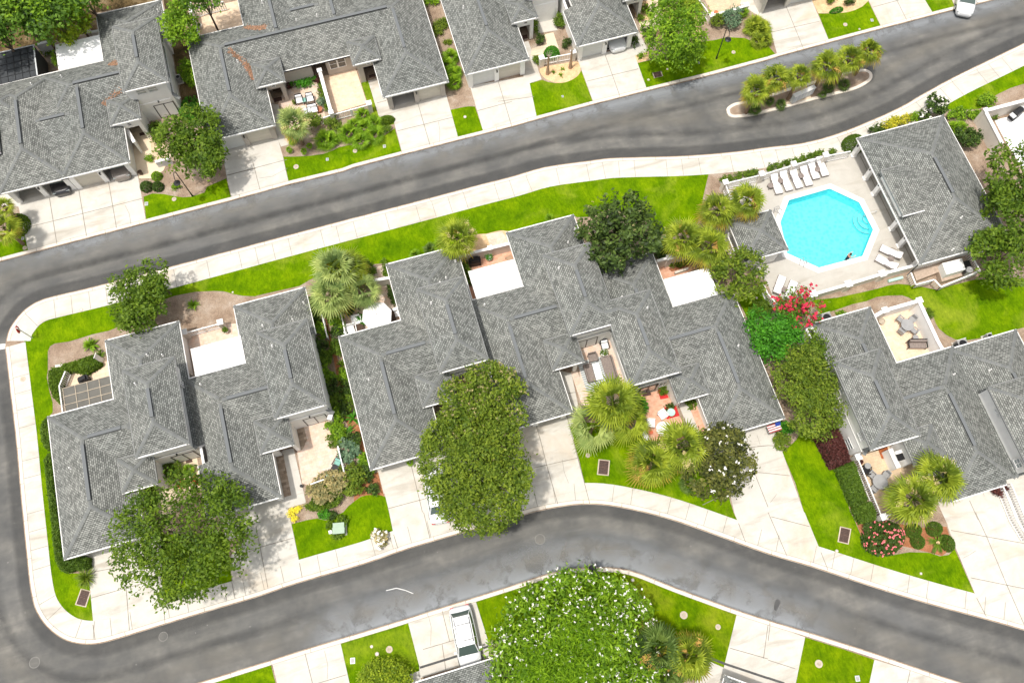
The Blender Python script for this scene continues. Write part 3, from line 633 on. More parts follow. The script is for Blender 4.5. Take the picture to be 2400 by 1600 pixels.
# ------------------------------------------------------------------ roofs: exact upper envelope of hipped volumes
def clip(poly, a, b, c, eps=0.0):           # keep a*x+b*y+c >= eps
    o = []; n = len(poly)
    for i in range(n):
        p, q = poly[i-1], poly[i]; dp = a*p[0]+b*p[1]+c-eps; dq = a*q[0]+b*q[1]+c-eps
        if (dp >= 0) != (dq >= 0):
            t = dp/(dp-dq); o.append((p[0]+(q[0]-p[0])*t, p[1]+(q[1]-p[1])*t))
        if dq >= 0: o.append(q)
    return o
def parea(p): return .5*sum(p[i-1][0]*p[i][1]-p[i][0]*p[i-1][1] for i in range(len(p))) if len(p) > 2 else 0
def weld(o):
    import bmesh
    b = bmesh.new(); b.from_mesh(o.data); bmesh.ops.remove_doubles(b, verts=b.verts, dist=.003); b.to_mesh(o.data); b.free(); return o
class Hip:
    side = 1
    def __init__(s, u0, u1, v0, v1, z, p=.5, sides='WESN'):
        s.r = (u0, u1, v0, v1); s.z = z; s.p = p; s.sides = sides
        s.pl = {'W': (p, 0, z-p*u0), 'E': (-p, 0, z+p*u1), 'S': (0, p, z-p*v0), 'N': (0, -p, z+p*v1)}
        s.pl = {k: v for k, v in s.pl.items() if k in sides}
        s.pl_all = list(s.pl.values())
        s.rect = [(u0, v0), (u1, v0), (u1, v1), (u0, v1)]
    def inside(s, x, y, e=1e-6): return s.r[0]-e <= x <= s.r[1]+e and s.r[2]-e <= y <= s.r[3]+e
    def h(s, x, y): return min(a*x+b*y+c for a, b, c in s.pl_all)
    def face(s, k):
        poly = list(s.rect); A = s.pl[k]
        for kk, B_ in s.pl.items():
            if kk != k: poly = clip(poly, B_[0]-A[0], B_[1]-A[1], B_[2]-A[2])
        return poly
def height(hips, x, y):
    hs = [h.h(x, y) for h in hips if h.inside(x, y)]
    return max(hs) if hs else None
def envelope(hips):
    out = []
    for i, H in enumerate(hips):
        for k, A in H.pl.items():
            pieces = [H.face(k)]
            for j, G in enumerate(hips):
                if j == i: continue
                eps = -1e-5 if j < i else 1e-5
                cons = [(1, 0, -G.r[0], 0), (-1, 0, G.r[1], 0), (0, 1, -G.r[2], 0), (0, -1, G.r[3], 0)]
                cons += [(B_[0]-A[0], B_[1]-A[1], B_[2]-A[2], eps) for B_ in G.pl.values()]
                nxt = []
                for pc in pieces:
                    cur = pc
                    for a, b, c, e in cons:
                        if abs(parea(cur)) < 1e-6: break
                        o = clip(cur, -a, -b, -c, -e)
                        if abs(parea(o)) > 1e-5: nxt.append(o)
                        cur = clip(cur, a, b, c, e)
                pieces = nxt
            out += [(k, A, pc) for pc in pieces if abs(parea(pc)) > 1e-4]
    return out
def subtract(pieces, rc):
    out = []
    for cur in pieces:
        for a, b, c in ((1, 0, -rc[0]), (-1, 0, rc[1]), (0, 1, -rc[2]), (0, -1, rc[3])):
            if abs(parea(cur)) < 1e-6: break
            o = clip(cur, -a, -b, -c)
            if abs(parea(o)) > 1e-5: out.append(o)
            cur = clip(cur, a, b, c)
    return out
def roof_part(hips, parent, mat='shingles', cuts=()):
    m = MB(); m.uv = []; env = envelope(hips)
    for rc in cuts: env = [(k, A, q) for k, A, pc in env for q in subtract([pc], rc)]
    for k, A, pc in env:
        if parea(pc) < 0: pc = pc[::-1]
        m.poly([(x, y, A[0]*x+A[1]*y+A[2]) for x, y in pc])
        s = math.sqrt(1+A[0]**2+A[1]**2); o = {'S': 0, 'N': 3.3, 'E': 7.7, 'W': 11.1}[k]
        for x, y in pc: m.uv.append(((x if k in 'SN' else y)+o, (y if k in 'SN' else x)*s))
    T = .10; n = len(m.v)
    r = weld(m.build('roof', mat, parent))
    # ridge and hip caps
    capL = []; ventL = []; vdL = []; gutL = []
    for i, H in enumerate(hips):
        u0, u1, v0, v1 = H.r; w_ = min(u1-u0, v1-v0)/2; p = H.p
        if H.sides == 'WESN':
            if u1-u0 < v1-v0: a, b = ((u0+u1)/2, v0+w_), ((u0+u1)/2, v1-w_)
            else: a, b = (u0+w_, (v0+v1)/2), (u1-w_, (v0+v1)/2)
            segs = [((u0, v0), a, 0), (a if u1-u0 < v1-v0 else b, (u1, v0), 0), ((u1, v1), b, 0), ((u0, v1), b if u1-u0 < v1-v0 else a, 0), (a, b, 1)]
        else:
            segs = [((u0, (v0+v1)/2), (u1, (v0+v1)/2), 1)]
        for a, b, rid in segs:
            L = math.hypot(b[0]-a[0], b[1]-a[1])
            if L < .3: continue
            N = max(2, int(L/.06)); run = []; runs = []
            for q in range(N+1):
                t = q/N; x = a[0]+(b[0]-a[0])*t; y = a[1]+(b[1]-a[1])*t
                hh = H.h(x, y); ok = all((not G.inside(x, y)) or G.h(x, y) < hh-.004 or (G.h(x, y) < hh+.004 and j > i and not any(abs(pa[0]-pb[0])+abs(pa[1]-pb[1])+abs(pa[2]-pb[2]) < 1e-3 for pa in G.pl_all for pb in H.pl_all) ) for j, G in enumerate(hips) if j != i)
                if not ok:   # also allow when the other surface is exactly level here but falls away on both sides
                    dx, dy = (b[1]-a[1])/L*.15, -(b[0]-a[0])/L*.15
                    e1, e2 = height(hips, x+dx, y+dy), height(hips, x-dx, y-dy); hc = height(hips, x, y)
                    e1 = hc-.1 if e1 is None else e1; e2 = hc-.1 if e2 is None else e2
                    ok = abs(hc-hh) < .004 and e1 < hc-.02 and e2 < hc-.02 and all(not (abs(G.h(x, y)-hh) < .004 and G.inside(x, y)) for G in hips[:i])
                if ok: run.append((x, y, hh))
                elif len(run) > 3: runs.append(run); run = []
                else: run = []
            if len(run) > 3: runs.append(run)
            for rn in runs:
                P0, P1 = Vector(rn[0]), Vector(rn[-1]); d = (P1-P0); LL = d.length
                if LL < .35: continue
                n2 = Vector((-d.y, d.x, 0)).normalized()*.15
                drop = .5*.17*p*(1 if rid else .7)*1.3
                cap = MB(); cap.uv = []; capL.append(cap)
                for s_ in (1, -1):
                    q = [P0+Vector((0, 0, .05)), P1+Vector((0, 0, .05)), P1+n2*s_+Vector((0, 0, .035-drop)), P0+n2*s_+Vector((0, 0, .035-drop))]
                    uvq = [(0, 0), (LL, 0), (LL, .2), (0, .2)]
                    if s_ > 0: q = q[::-1]; uvq = uvq[::-1]
                    cap.poly([tuple(v) for v in q]); cap.uv += uvq
                if rid and LL > 2.2:
                    A_ = rn[0]; B2 = rn[-1]; ex = .45/LL
                    lo = (A_[0]+(B2[0]-A_[0])*ex, A_[1]+(B2[1]-A_[1])*ex); hi = (B2[0]-(B2[0]-A_[0])*ex, B2[1]-(B2[1]-A_[1])*ex)
                    vd = MB(); vent = MB(); vdL.append(vd); ventL.append(vent)
                    vd.bar(lo, hi, .27, A_[2]-.05, A_[2]+.085); vent.bar(lo, hi, .27, A_[2]+.087, A_[2]+.12)
        # gutters on open eaves
        for (a, b, nx, ny, k) in (((u0, v0), (u1, v0), 0, -1, 'S'), ((u1, v0), (u1, v1), 1, 0, 'E'), ((u1, v1), (u0, v1), 0, 1, 'N'), ((u0, v1), (u0, v0), -1, 0, 'W')):
            if k not in H.sides or H.p < .3: continue
            L = math.hypot(b[0]-a[0], b[1]-a[1]); N = int(L/.05); run = []; runs = []
            for q in range(N+1):
                t = q/N; x = a[0]+(b[0]-a[0])*t+nx*.03; y = a[1]+(b[1]-a[1])*t+ny*.03
                if any(G.inside(x, y, -.001) for G in hips if G is not H and G.p > .3) or any(c[0] <= x <= c[1] and c[2] <= y <= c[3] for c in cuts): 
                    if len(run) > 3: runs.append(run)
                    run = []
                else: run.append((x, y))
            if len(run) > 3: runs.append(run)
            for rn in runs:
                A_, B2 = rn[0], rn[-1]; L2 = math.hypot(B2[0]-A_[0], B2[1]-A_[1]); ex = .06/L2; gut = MB(); gutL.append((gut, 'white_trim' if (H.z < 3 or k == 'S') else 'drip_edge'))
                gut.bar((A_[0]-(B2[0]-A_[0])*ex, A_[1]-(B2[1]-A_[1])*ex), (B2[0]+(B2[0]-A_[0])*ex, B2[1]+(B2[1]-A_[1])*ex), .09 if k in 'SN' else .055, H.z-.15-.001*i, H.z+.005+.001*i)
    for c_ in capL: weld(c_.build('ridge_cap', 'ridge_shingles', r))
    for c_, d_ in zip(ventL, vdL): c_.build('ridge_vent', 'ridge_shingles', r); d_.build('ridge_vent_gap', 'black', r)
    for c_, gm_ in gutL: c_.build('gutter', gm_, r)
    for i, H in enumerate(hips):
        if H.p > .3:
            pcs = [H.rect]
            for rc in cuts: pcs = subtract(pcs, rc)
            for q in pcs: MB().poly(q, H.z-.02-.004*i).build('soffit', 'white_trim', r)
    return r
# ------------------------------------------------------------------ walls, windows, doors
def wall_run(m, axis, c, a0, a1, z0, z1, out, ops, t=.2):
    lo, hi = (c-t, c) if out > 0 else (c, c+t)
    def bx(a, b, za, zb):
        if b-a < .01 or zb-za < .01: return
        m.box(a, b, lo, hi, za, zb) if axis == 'y' else m.box(lo, hi, a, b, za, zb)
    cur = a0
    for a, b, za, zb in sorted(ops):
        bx(cur, a, z0, z1); bx(a, b, z0, za); bx(a, b, zb, z1); cur = b
    bx(cur, a1, z0, z1)
def walls(bld, rect, z0, z1, mat, idx, ops=None, skip='', ins=.3):
    ins = ins+.006*idx; u0, u1, v0, v1 = rect[0]+ins, rect[1]-ins, rect[2]+ins, rect[3]-ins; ops = ops or {}
    m = MB()
    if 'S' not in skip: wall_run(m, 'y', v0, u0, u1, z0, z1, -1, ops.get('S', []))
    if 'N' not in skip: wall_run(m, 'y', v1, u0, u1, z0, z1, 1, ops.get('N', []))
    if 'W' not in skip: wall_run(m, 'x', u0, v0+.203, v1-.203, z0, z1, -1, ops.get('W', []))
    if 'E' not in skip: wall_run(m, 'x', u1, v0+.203, v1-.203, z0, z1, 1, ops.get('E', []))
    return m.build('wall', mat, bld)
def opening_part(bld, axis, c, out, a0, a1, z0, z1, kind='window', frame='white_trim', glass='glass_dark', n=2):
    """framed panel set proud of a wall surface at c facing out (+1/-1) along axis"""
    def bx(m, a, b, za, zb, d0, d1):
        lo, hi = (c+d0, c+d1) if out > 0 else (c-d1, c-d0)
        m.box(a, b, lo, hi, za, zb) if axis == 'y' else m.box(lo, hi, a, b, za, zb)
    if a1 < a0: a0, a1 = a1, a0
    if z1 < z0: z0, z1 = z1, z0
    f = .07 if kind == 'window' else .09; m = MB()
    bx(m, a0, a0+f, z0, z1, .001, .05); bx(m, a1-f, a1, z0, z1, .001, .05)
    bx(m, a0+f, a1-f, z0, z0+f, .001, .05); bx(m, a0+f, a1-f, z1-f, z1, .001, .05)
    for i in range(1, n): 
        x = a0+(a1-a0)*i/n; bx(m, x-f/2, x+f/2, z0+f, z1-f, .001, .048)
    if kind == 'window': zz = (z0+z1)/2; bx(m, a0+f, a1-f, zz-.025, zz+.025, .0015, .046)
    o = m.build(kind, frame, bld); g = MB(); bx(g, a0+f, a1-f, z0+f, z1-f, .002, .02); g.build('pane', glass, o)
    return o
def winE(bld, X, px, k, **kw):    # window on an x-facing wall given by two opposite corners in the photo
    (x0, y0), (x1, y1) = nat(k, *px[:2]), nat(k, *px[2:]); a = on_x(x0, y0, X); b = on_x(x1, y1, X)
    out = kw.pop('out', 1); return opening_part(bld, 'x', X, out, a[0], b[0], a[1], b[1], **kw)
def garage_front(bld, u0, u1, v, states=('closed', 'closed'), mats=('garage_door', 'garage_door'), wmat='white_wall'):
    mid = (u0+u1)/2; out = []
    spans = [(u0+.45, mid-.22), (mid+.22, u1-.45)]
    for (a, b), st, mt in zip(spans, states, mats):
        if st == 'closed':
            m = MB(); m.box(a, b, v+.16, v+.2, .1, 2.2)
            for q in range(1, 4): m.box(a, b, v+.15, v+.16, .1+q*.525-.012, .1+q*.525+.012)
            m.build('garage_door', mt, bld)
        else:
            m = MB(); m.box(a-.2, b+.2, v+.3, v+5.5, .02, .124); f = m.build('garage_floor', 'deck_concrete', bld)
    m = MB(); m.box(mid-.06, mid+.06, v-.14, v-.003, 1.75, 1.82); m.box(mid-.07, mid+.07, v-.17, v-.14, 1.6, 1.9); m.build('wall_lamp', 'dark_metal', bld)
    return [(a, b, .1, 2.2) for a, b in spans]
def vent(bld, hips, k, x, y, c='white_trim'):
    z = 3.6
    for _ in range(6):
        p = P(k, x, y, z); h = height(hips, *p)
        if h is None: return
        z = h+.15
    m = MB(); m.tube((p[0], p[1], h-.1), (p[0], p[1], h+.28), .055, n=8); m.tube((p[0], p[1], h-.02), (p[0], p[1], h+.06), .1, .07, n=8)
    m.build('vent_pipe', c, bld)
z1, z2, z3 = 2.65, 5.2, 3.4
def unit(bld, x0, vf, mir=False, gw=6.1, back=True, tall=True, porch=True, wm='white_wall', states=('closed',)*2, gm=('garage_door',)*2, gx=None, bk=(5.35, 11.5), porch_u=(5.25, 8.0), low=None, skipg='', idx0=0, main_front=None, tv=(5.5, 13.0), pv=(3.6, 6.4)):
    """one house of a row; returns hips by level"""
    f = (lambda a, b: (x0-b, x0-a)) if mir else (lambda a, b: (x0+a, x0+b))
    g = f(0, gw); L0 = [Hip(g[0], g[1], vf, vf+11.7, z1)]
    cr = f(0, 11.0); L0.append(Hip(cr[0], cr[1], vf+5.45, vf+11.7, z1))
    if back: b = f(*bk); L0.append(Hip(b[0], b[1], vf+5.45, vf+17.0, z1))
    sp = garage_front(bld, g[0]+.3+.006*idx0, g[1]-.3-.006*idx0, vf+.3+.006*idx0, states, gm)
    walls(bld, (g[0], g[1], vf, vf+11.7), .1, z1-.03, wm, idx0, {'S': sp})
    walls(bld, (cr[0], cr[1], vf+5.45, vf+11.7), .1, z1-.04, wm, idx0+1)
    if back: walls(bld, (b[0], b[1], vf+12.5, vf+17.0), .1, z1-.05, wm, idx0+2)
    L1 = []; L2 = []
    if tall: t = f(7.15, 11.3); L1 = [Hip(t[0], t[1], vf+tv[0], vf+tv[1], z2)]; walls(bld, (t[0], t[1], vf+tv[0], vf+tv[1]), .1, z2-.03, wm, idx0+3)
    if porch:
        q = f(*porch_u); L2 = [Hip(q[0], q[1], vf+pv[0], vf+pv[1], z3)]
        a, b_ = q[0]+.3, q[1]-.3
        walls(bld, (q[0], q[1], vf+pv[0], vf+pv[1]), .1, z3-.03, wm, idx0+1, {'S': [(a+.55, b_-.35, .1, 2.25)]}, skip='N')
        m = MB(); m.box(a+.7, a+1.65, vf+5.45+.16, vf+5.45+.28, .1, 2.2); d = m.build('entry_door', 'dark_wood', bld)
        mm = MB(); mm.box(a+.85, a+1.5, vf+5.45+.14, vf+5.45+.16, .9, 2.0); mm.build('pane', 'glass_pale', d)
        opening_part(bld, 'y', vf+pv[0]+.3+.006*(idx0+1), -1, a+.95, a+1.35, 2.55, 3.1, n=1)
    return L0, L1, L2
def french(bld, X0, X1, V, frame='dark_metal', glass='glass_pale', z=2.15):
    return opening_part(bld, 'y', V, -1, X0, X1, .12, z, kind='glass_door', frame=frame, glass=glass)
def tall_front(bld, u0, u1, V, up=True, low=True, frame='white_trim'):
    w = u1-u0
    if up:
        for a in (.30, .60): opening_part(bld, 'y', V, -1, u0+w*a-.45, u0+w*a+.45, 4.0, 4.75, n=1, frame=frame, glass='glass_pale')
    if low: french(bld, u0+w*.35, u0+w*.35+1.9, V)
    m = MB(); m.box(u0+w*.55-.05, u0+w*.55+.05, V-.15, V-.003, 2.5, 2.65); m.build('wall_lamp', 'dark_metal', bld)
def house(label, cat='building', loc=(0, 0), nm='row_house'):
    return thing(nm, label, cat, (loc[0], loc[1], .1))
def merge(bld, *levels, cuts=()):
    r = []
    fc = [(h.r[0]+(.29 if h.side > 0 else -.6), h.r[1]-(.29 if h.side < 0 else -.6), h.r[2]-1.2, h.r[2]+.31) for h in levels[1] if h.z > 4] if len(levels) > 1 else []
    for i, L in enumerate(levels):
        if not L: continue
        if i == 0: r.append(roof_part(L, bld, cuts=tuple(cuts)+tuple(fc))); continue
        L = list(L)
        while L:
            grp = [L.pop(0)]; go = True
            while go:
                go = False
                for h in list(L):
                    if any(h.r[0] < g.r[1] and g.r[0] < h.r[1] and h.r[2] < g.r[3] and g.r[2] < h.r[3] for g in grp): grp.append(h); L.remove(h); go = True
            r.append(roof_part(grp, bld))
    return r
def flat_roof(bld, u0, u1, v0, v1, z=2.75, h=.16, nm='flat_roof', mat='white_roof', trim=True):
    m = MB(); m.box(u0, u1, v0, v1, z-h, z); o = m.build(nm, mat, bld)
    if trim:
        t = MB(); t.box(u0-.05, u1+.05, v1+.002, v1+.06, z-h-.04, z+.03); t.box(u0-.05, u0-.002, v0, v1, z-h-.04, z+.03); t.box(u1+.002, u1+.05, v0, v1, z-h-.04, z+.03); t.build('roof_edge', 'white_trim', o)
    for x in (u0+.15, u1-.15): 
        p = MB(); p.box(x-.07, x+.07, v1-.3, v1-.16, .1, z-h-.003); p.build('post', 'white_trim', bld)
    return o
# ---- left row house (two homes)
LB = house('grey-roofed double house at the left street corner', loc=(-20, 22))
A = unit(LB, -31.25, 15.58, gw=6.15); Bq = unit(LB, -20.2, 15.58, gw=5.85, bk=(5.2, 11.3), idx0=5)
lowL = A[0]+Bq[0]
lowL[2].r = (-25.92, -19.75, 21.0, 32.55); lowL[2] = Hip(-25.92, -19.75, 21.03, 32.55, z1); lowL[5] = Hip(-15.05, -8.9, 21.03, 32.6, z1); lowL[1] = Hip(-31.25, -21.5, 21.03, 27.28, z1); lowL[4] = Hip(-20.2, -9.3, 21.03, 27.28, z1)
talls = [Hip(-23.95, -19.84, 21.06, 28.42, z2), Hip(-13.1, -9.0, 21.1, 28.55, z2)]
porches = [Hip(-26.0, -23.27, 19.16, 21.93, z3), Hip(-15.12, -12.42, 19.2, 21.95, z3)]
merge(LB, lowL, talls, porches, cuts=((-9.31, -8, 20, 28.2),))
for h, i in ((talls[0], 3), (talls[1], 8)):
    tall_front(LB, h.r[0]+.3, h.r[1]-.3, h.r[2]+.3-.006+.004)
flat_roof(LB, -19.12, -15.0, 27.26, 29.7)
for X, ww in ((-19.84-.3-.01+.0, ((8, 1650, 350, 1690, 430), (8, 1700, 20, 1712, 70))), (-9.0-.3-.01, ((9, 548, 50, 562, 100), (9, 605, 255, 635, 320), (9, 668, 520, 700, 600), (9, 655, 430, 690, 500)))):
    for k, *q in ww: winE(LB, X+.012, q, k)
m = MB(); m.box(-29.95, -26.0, 27.3, 29.5, 2.28, 2.32); so_ = m.build('patio_roof', 'brown_screen', LB)
m = MB()
for t in np.linspace(0, 1, 5): m.bar((-29.95+3.95*t, 27.3), (-29.95+3.95*t, 29.5), .05, 2.321, 2.37)
for t in (0, .33, .66, 1): m.bar((-29.95, 27.3+2.2*t), (-26.0, 27.3+2.2*t), .05, 2.3211, 2.371)
m.build('frame', 'pale_bark', so_)
for x in (-29.9, -26.1): MB().box(x, x+.08, 29.4, 29.48, .1, 2.28).build('post', 'white_trim', LB)
allL = lowL+talls
for k, x, y in ((8, 640, 1160), (8, 1350, 122), (8, 1490, 122), (8, 1240, 385), (8, 1840, 392), (5, 60, 1420), (5, 335, 1365), (5, 435, 1208), (9, 148, 38)): vent(LB, allL, k, x, y)
# ---- centre row house (four homes)
CB = house('long grey-roofed row house in the centre of the block', loc=(9, 20))
C1 = unit(CB, -7.1, 15.68, gw=6.0); C2 = unit(CB, 3.75, 15.64, gw=6.0, idx0=4, tall=False, porch=False)
C3 = unit(CB, 26.1, 10.32, mir=True, gw=6.1, idx0=8)
lowC = [Hip(-7.1, -1.1, 15.68, 27.35, z1), Hip(-7.1, 3.3, 21.13, 27.35, z1), Hip(-1.72, 4.53, 21.13, 32.7, z1),
        Hip(3.75, 9.75, 15.64, 27.4, z1), Hip(3.75, 14.6, 21.13, 27.4, z1), Hip(9.1, 15.28, 21.13, 32.7, z1),
        Hip(19.97, 26.1, 10.32, 22.0, z1), Hip(15.3, 26.1, 15.8, 22.0, z1), Hip(14.9, 20.72, 15.8, 27.3, z1)]
tC = [Hip(.23, 4.23, 21.1, 28.6, z2)]; tD = [Hip(11.1, 15.2, 21.15, 28.6, z2), Hip(14.55, 18.65, 15.8, 23.12, z2), Hip(11.1, 18.65, 21.15, 23.12, z2)]
walls(CB, (11.1, 15.2, 21.15, 28.6), .1, z2-.03, 'white_wall', 7); walls(CB, (11.1, 18.6, 21.15, 23.12), .1, z2-.035, 'white_wall', 8)
pC = [Hip(-1.8, .95, 19.25, 21.98, z3), Hip(9.17, 11.85, 19.28, 21.95, z3), Hip(18.06, 20.82, 13.85, 16.5, z3)]
walls(CB, (9.17, 11.85, 19.28, 21.95), .1, z3-.03, 'white_wall', 6, {'S': [(9.9, 11.2, .1, 2.25)]}, skip='N')
for q_ in (tD[0], tD[1]): pass
merge(CB, lowC, tC, tD, pC, cuts=((11.4, 14.9, 19.5, 21.44), (14.86, 18.3, 14.5, 16.09)))
tall_front(CB, .53, 3.93, 21.1+.3-.008)
opening_part(CB, 'y', 21.45-.052, -1, 12.15, 13.1, 4.0, 4.7, n=1); opening_part(CB, 'y', 21.45-.052, -1, 13.25, 14.2, 4.0, 4.7, n=1)
french(CB, 11.95, 13.9, 21.45-.0); 
opening_part(CB, 'y', 16.1, -1, 14.95, 15.6, .9, 2.1, n=1); french(CB, 15.8, 17.4, 16.095); opening_part(CB, 'y', 16.1, -1, 17.5, 18.2, .9, 2.1, n=2)
flat_roof(CB, 4.95, 8.95, 27.42, 29.98); flat_roof(CB, 20.8, 24.78, 22.03, 24.52)
allC = lowC+tC+tD
for k, x, y in ((5, 1830, 828), (5, 1745, 980), (5, 1690, 1025), (5, 1610, 1210), (5, 2100, 1228), (6, 515, 655), (6, 578, 535), (6, 432, 888), (6, 1245, 1255), (6, 1010, 1155), (6, 865, 942), (10, 2080, 35), (9, 1033, 345)): vent(CB, allC, k, x, y)
# ---- right row house
RB = house('grey-roofed row house with white side wall on the right', loc=(40, 8))
R1 = unit(RB, 41.95, .36, mir=True, gw=6.0, porch_u=(5.05, 7.8), pv=(3.4, 6.1)); R2 = unit(RB, 52.9, -4.98, mir=True, idx0=5, porch=False)
lowR = [Hip(35.95, 41.95, .36, 12.05, z1), Hip(31.0, 41.95, 5.7, 12.05, z1), Hip(31.4, 36.8, 5.7, 17.25, z1),
        Hip(46.8, 52.9, -4.98, 6.75, z1), Hip(41.9, 52.9, .36, 6.75, z1), Hip(41.5, 47.7, .36, 11.9, z1)]
tR = [Hip(30.55, 34.68, 5.7, 13.06, z2), Hip(41.5, 45.65, .36, 7.68, z2)]; pR = [Hip(34.15, 36.9, 3.73, 6.4, z3)]
for h in tR: h.side = -1
merge(RB, lowR, tR, pR, cuts=((30, 30.86, 5, 12.76),))
for q in ((630, 395, 700, 480), (820, 835, 882, 912)): winE(RB, 30.85+.014, q, 11, out=-1, glass='glass_pale')
for q in ((510, 395, 580, 460), (612, 610, 665, 690), (702, 900, 788, 982)): winE(RB, 30.85+.014, q, 11, out=-1, glass='glass_pale')
for q in ((2080, 620, 2142, 692), (2250, 1085, 2350, 1150)): winE(RB, 41.8+.044, q, 11, out=-1, glass='glass_pale')
tall_front(RB, 30.85, 34.38, 6.0-.004, up=False)
bx_ = MB(); bx_.box(33.75, 34.6, 3.9, 4.0, .1, 2.0); 
for k, x, y in ((11, 1035, 235), (11, 1712, 298), (11, 2045, 258)): vent(RB, lowR+tR, k, x, y)
# ---- upper left row house
TL = house('upper left row house with white two-storey wall and open garages', loc=(-25, 55))
T1 = unit(TL, -27.7, 49.15, gw=6.1, states=('closed', 'open'), gm=('garage_tan', 'garage_tan')); T0 = unit(TL, -27.15, 49.17, mir=True, gw=6.05, idx0=5, states=('open', 'open'))
lowT = [Hip(-33.2, -27.12, 49.15, 60.85, z1), Hip(-38.5, -28.5, 54.7, 60.85, z1), Hip(-39, -33.0, 54.7, 66.4, z1),
        Hip(-27.7, -21.58, 49.15, 60.85, z1), Hip(-28.5, -17.0, 54.6, 60.85, z1), Hip(-22.42, -16.14, 54.6, 66.4, z1), Hip(-30.1, -24.7, 49.6, 60.6, 2.8, .145, 'SN')]
tT = [Hip(-20.34, -16.31, 54.66, 62.12, z2), Hip(-38.5, -34.4, 54.66, 62.12, z2)]; tT[1].side = -1; pT = [Hip(-22.5, -19.75, 52.9, 55.68, z3), Hip(-35.15, -32.4, 52.9, 55.68, z3)]
merge(TL, lowT, tT, pT, cuts=((-16.62, -15, 54, 61.8),))
tall_front(TL, -20.04, -16.6, 54.96-.012, frame='white_trim')
for q in ((1490, 390, 1505, 430), (1552, 465, 1575, 510), (1585, 560, 1600, 620), (1590, 640, 1605, 680), (1550, 715, 1565, 765), (1620, 830, 1640, 890)): winE(TL, -16.62, q, 0)
flat_roof(TL, -26.55, -22.45, 60.88, 63.8)
m = MB(); m.box(-34, -28.6, 60.9, 64.5, 2.6, 2.64); s_ = m.build('screen_roof', 'screen', TL)
m = MB()
for t in np.linspace(0, 1, 9): m.bar((-34+5.4*t, 60.9), (-34+5.4*t, 64.5), .04, 2.641, 2.68)
for t in np.linspace(0, 1, 6): m.bar((-34, 60.9+3.6*t), (-28.6, 60.9+3.6*t), .04, 2.6411, 2.681)
m.build('frame', 'dark_metal', s_); m = MB(); m.bar((-28.6, 60.9), (-28.6, 64.5), .12, 2.685, 2.74); m.bar((-34, 64.5), (-28.6, 64.5), .1, 2.686, 2.741); m.build('edge_beam', 'light_metal', s_)
m = MB(); m.box(-28.66, -28.6, 60.9, 64.5, .1, 2.58); m.build('screen_wall', 'screen', TL)
for k, x, y in ((0, 1115, 310), (0, 560, 700), (0, 285, 770), (0, 1450, 95)): vent(TL, lowT+tT, k, x, y)
# ---- upper middle row house
TC = house('upper middle row house with beige walls round a paved court', loc=(-3, 56))
M1 = unit(TC, -14.45, 49.3, gw=6.22, wm='beige_wall', tall=False, gm=('garage_door', 'garage_tan'), porch_u=(5.47, 8.12), pv=(3.88, 6.4))
M2 = unit(TC, 8.3, 49.4, mir=True, gw=6.25, wm='beige_wall', tall=False, idx0=5, states=('open', 'closed'), gm=('garage_tan', 'garage_tan'), porch_u=(5.5, 8.18), pv=(3.73, 6.3))
lowM = [Hip(-14.45, -8.22, 49.3, 61.13, z1), Hip(-14.45, 8.3, 54.88, 61.13, z1), Hip(-8.95, -2.85, 54.88, 68, z1), Hip(-3.35, 2.75, 54.88, 68, z1),
        Hip(2.03, 8.3, 49.4, 61.13, z1), Hip(-5.9, -.3, 55.3, 66.2, 2.8, .145, 'SN')]
pM = [Hip(-8.99, -6.33, 53.17, 55.9, z3), Hip(.13, 2.78, 53.1, 55.8, z3)]
merge(TC, lowM, pM)
for a, b in (((320, 640, 500, 720)), ((660, 570, 835, 640))) if False else (): pass
vw = 54.88+.3-.004+.001
for (xa, ya), (xb, yb) in (((322, 655), (500, 700)), ((662, 570), (838, 615))):
    ua = on_y(600+xa/3.92, ya/3.92, vw)[0]; ub = on_y(600+xb/3.92, yb/3.92, vw)[0]
    mid = (ua+ub)/2
    opening_part(TC, 'y', vw, -1, ua, mid, .95, 2.35, n=1, glass='glass_dark'); opening_part(TC, 'y', vw, -1, mid+.002, ub, .95, 2.35, n=1)
for k, x, y in ((1, 370, 185), (1, 560, 140), (1, 55, 18), (0, 2180, 560)): vent(TC, lowM, k, x, y)
p = P(0, 1745, 312, 3.3); m = MB(); m.tube((p[0], p[1], 2.7), (p[0], p[1], 3.1), .04); d_ = m.build('satellite_dish_mast', 'grey_metal', TC)
m = MB(); m.lathe([(0, 0), (.2, .03), (.38, .12), (.4, .13), (.38, .14), (.2, .05), (0, .02)], n=16); m.v = [(p[0]+a, p[1]+b*.8, 3.1+c+b*.4) for a, b, c in m.v]; m.build('satellite_dish', 'light_metal', TC)
m = MB(); m.box(-15.0, -11.3, 61.2, 63.7, 2.3, 2.35)
# ---- upper right row houses
TR = house('upper right row house with a white car in its garage', loc=(19, 56))
N1 = unit(TR, 10.05, 49.65, gw=6.25, porch_u=(5.68, 8.25), pv=(3.8, 6.4), gm=('garage_door', 'garage_tan')); N2 = unit(TR, 21.1, 49.7, gw=6.15, idx0=5, states=('closed', 'open'), porch_u=(5.68, 8.3), pv=(3.3, 6.1))
lowN = [Hip(10.05, 16.3, 49.65, 61.3, z1), Hip(10.05, 21.0, 55.2, 61.3, z1), Hip(15.3, 21.4, 55.2, 66.8, z1), Hip(21.1, 27.25, 49.7, 61.3, z1), Hip(21.1, 32, 55.2, 61.3, z1), Hip(26.4, 32.4, 55.2, 66.8, z1)]
tN = [Hip(17.3, 21.4, 55.25, 62.7, z2), Hip(28.3, 32.4, 55.25, 62.7, z2)]; pN = [Hip(15.72, 18.3, 53.47, 56.1, z3), Hip(26.75, 29.4, 53.0, 55.8, z3)]
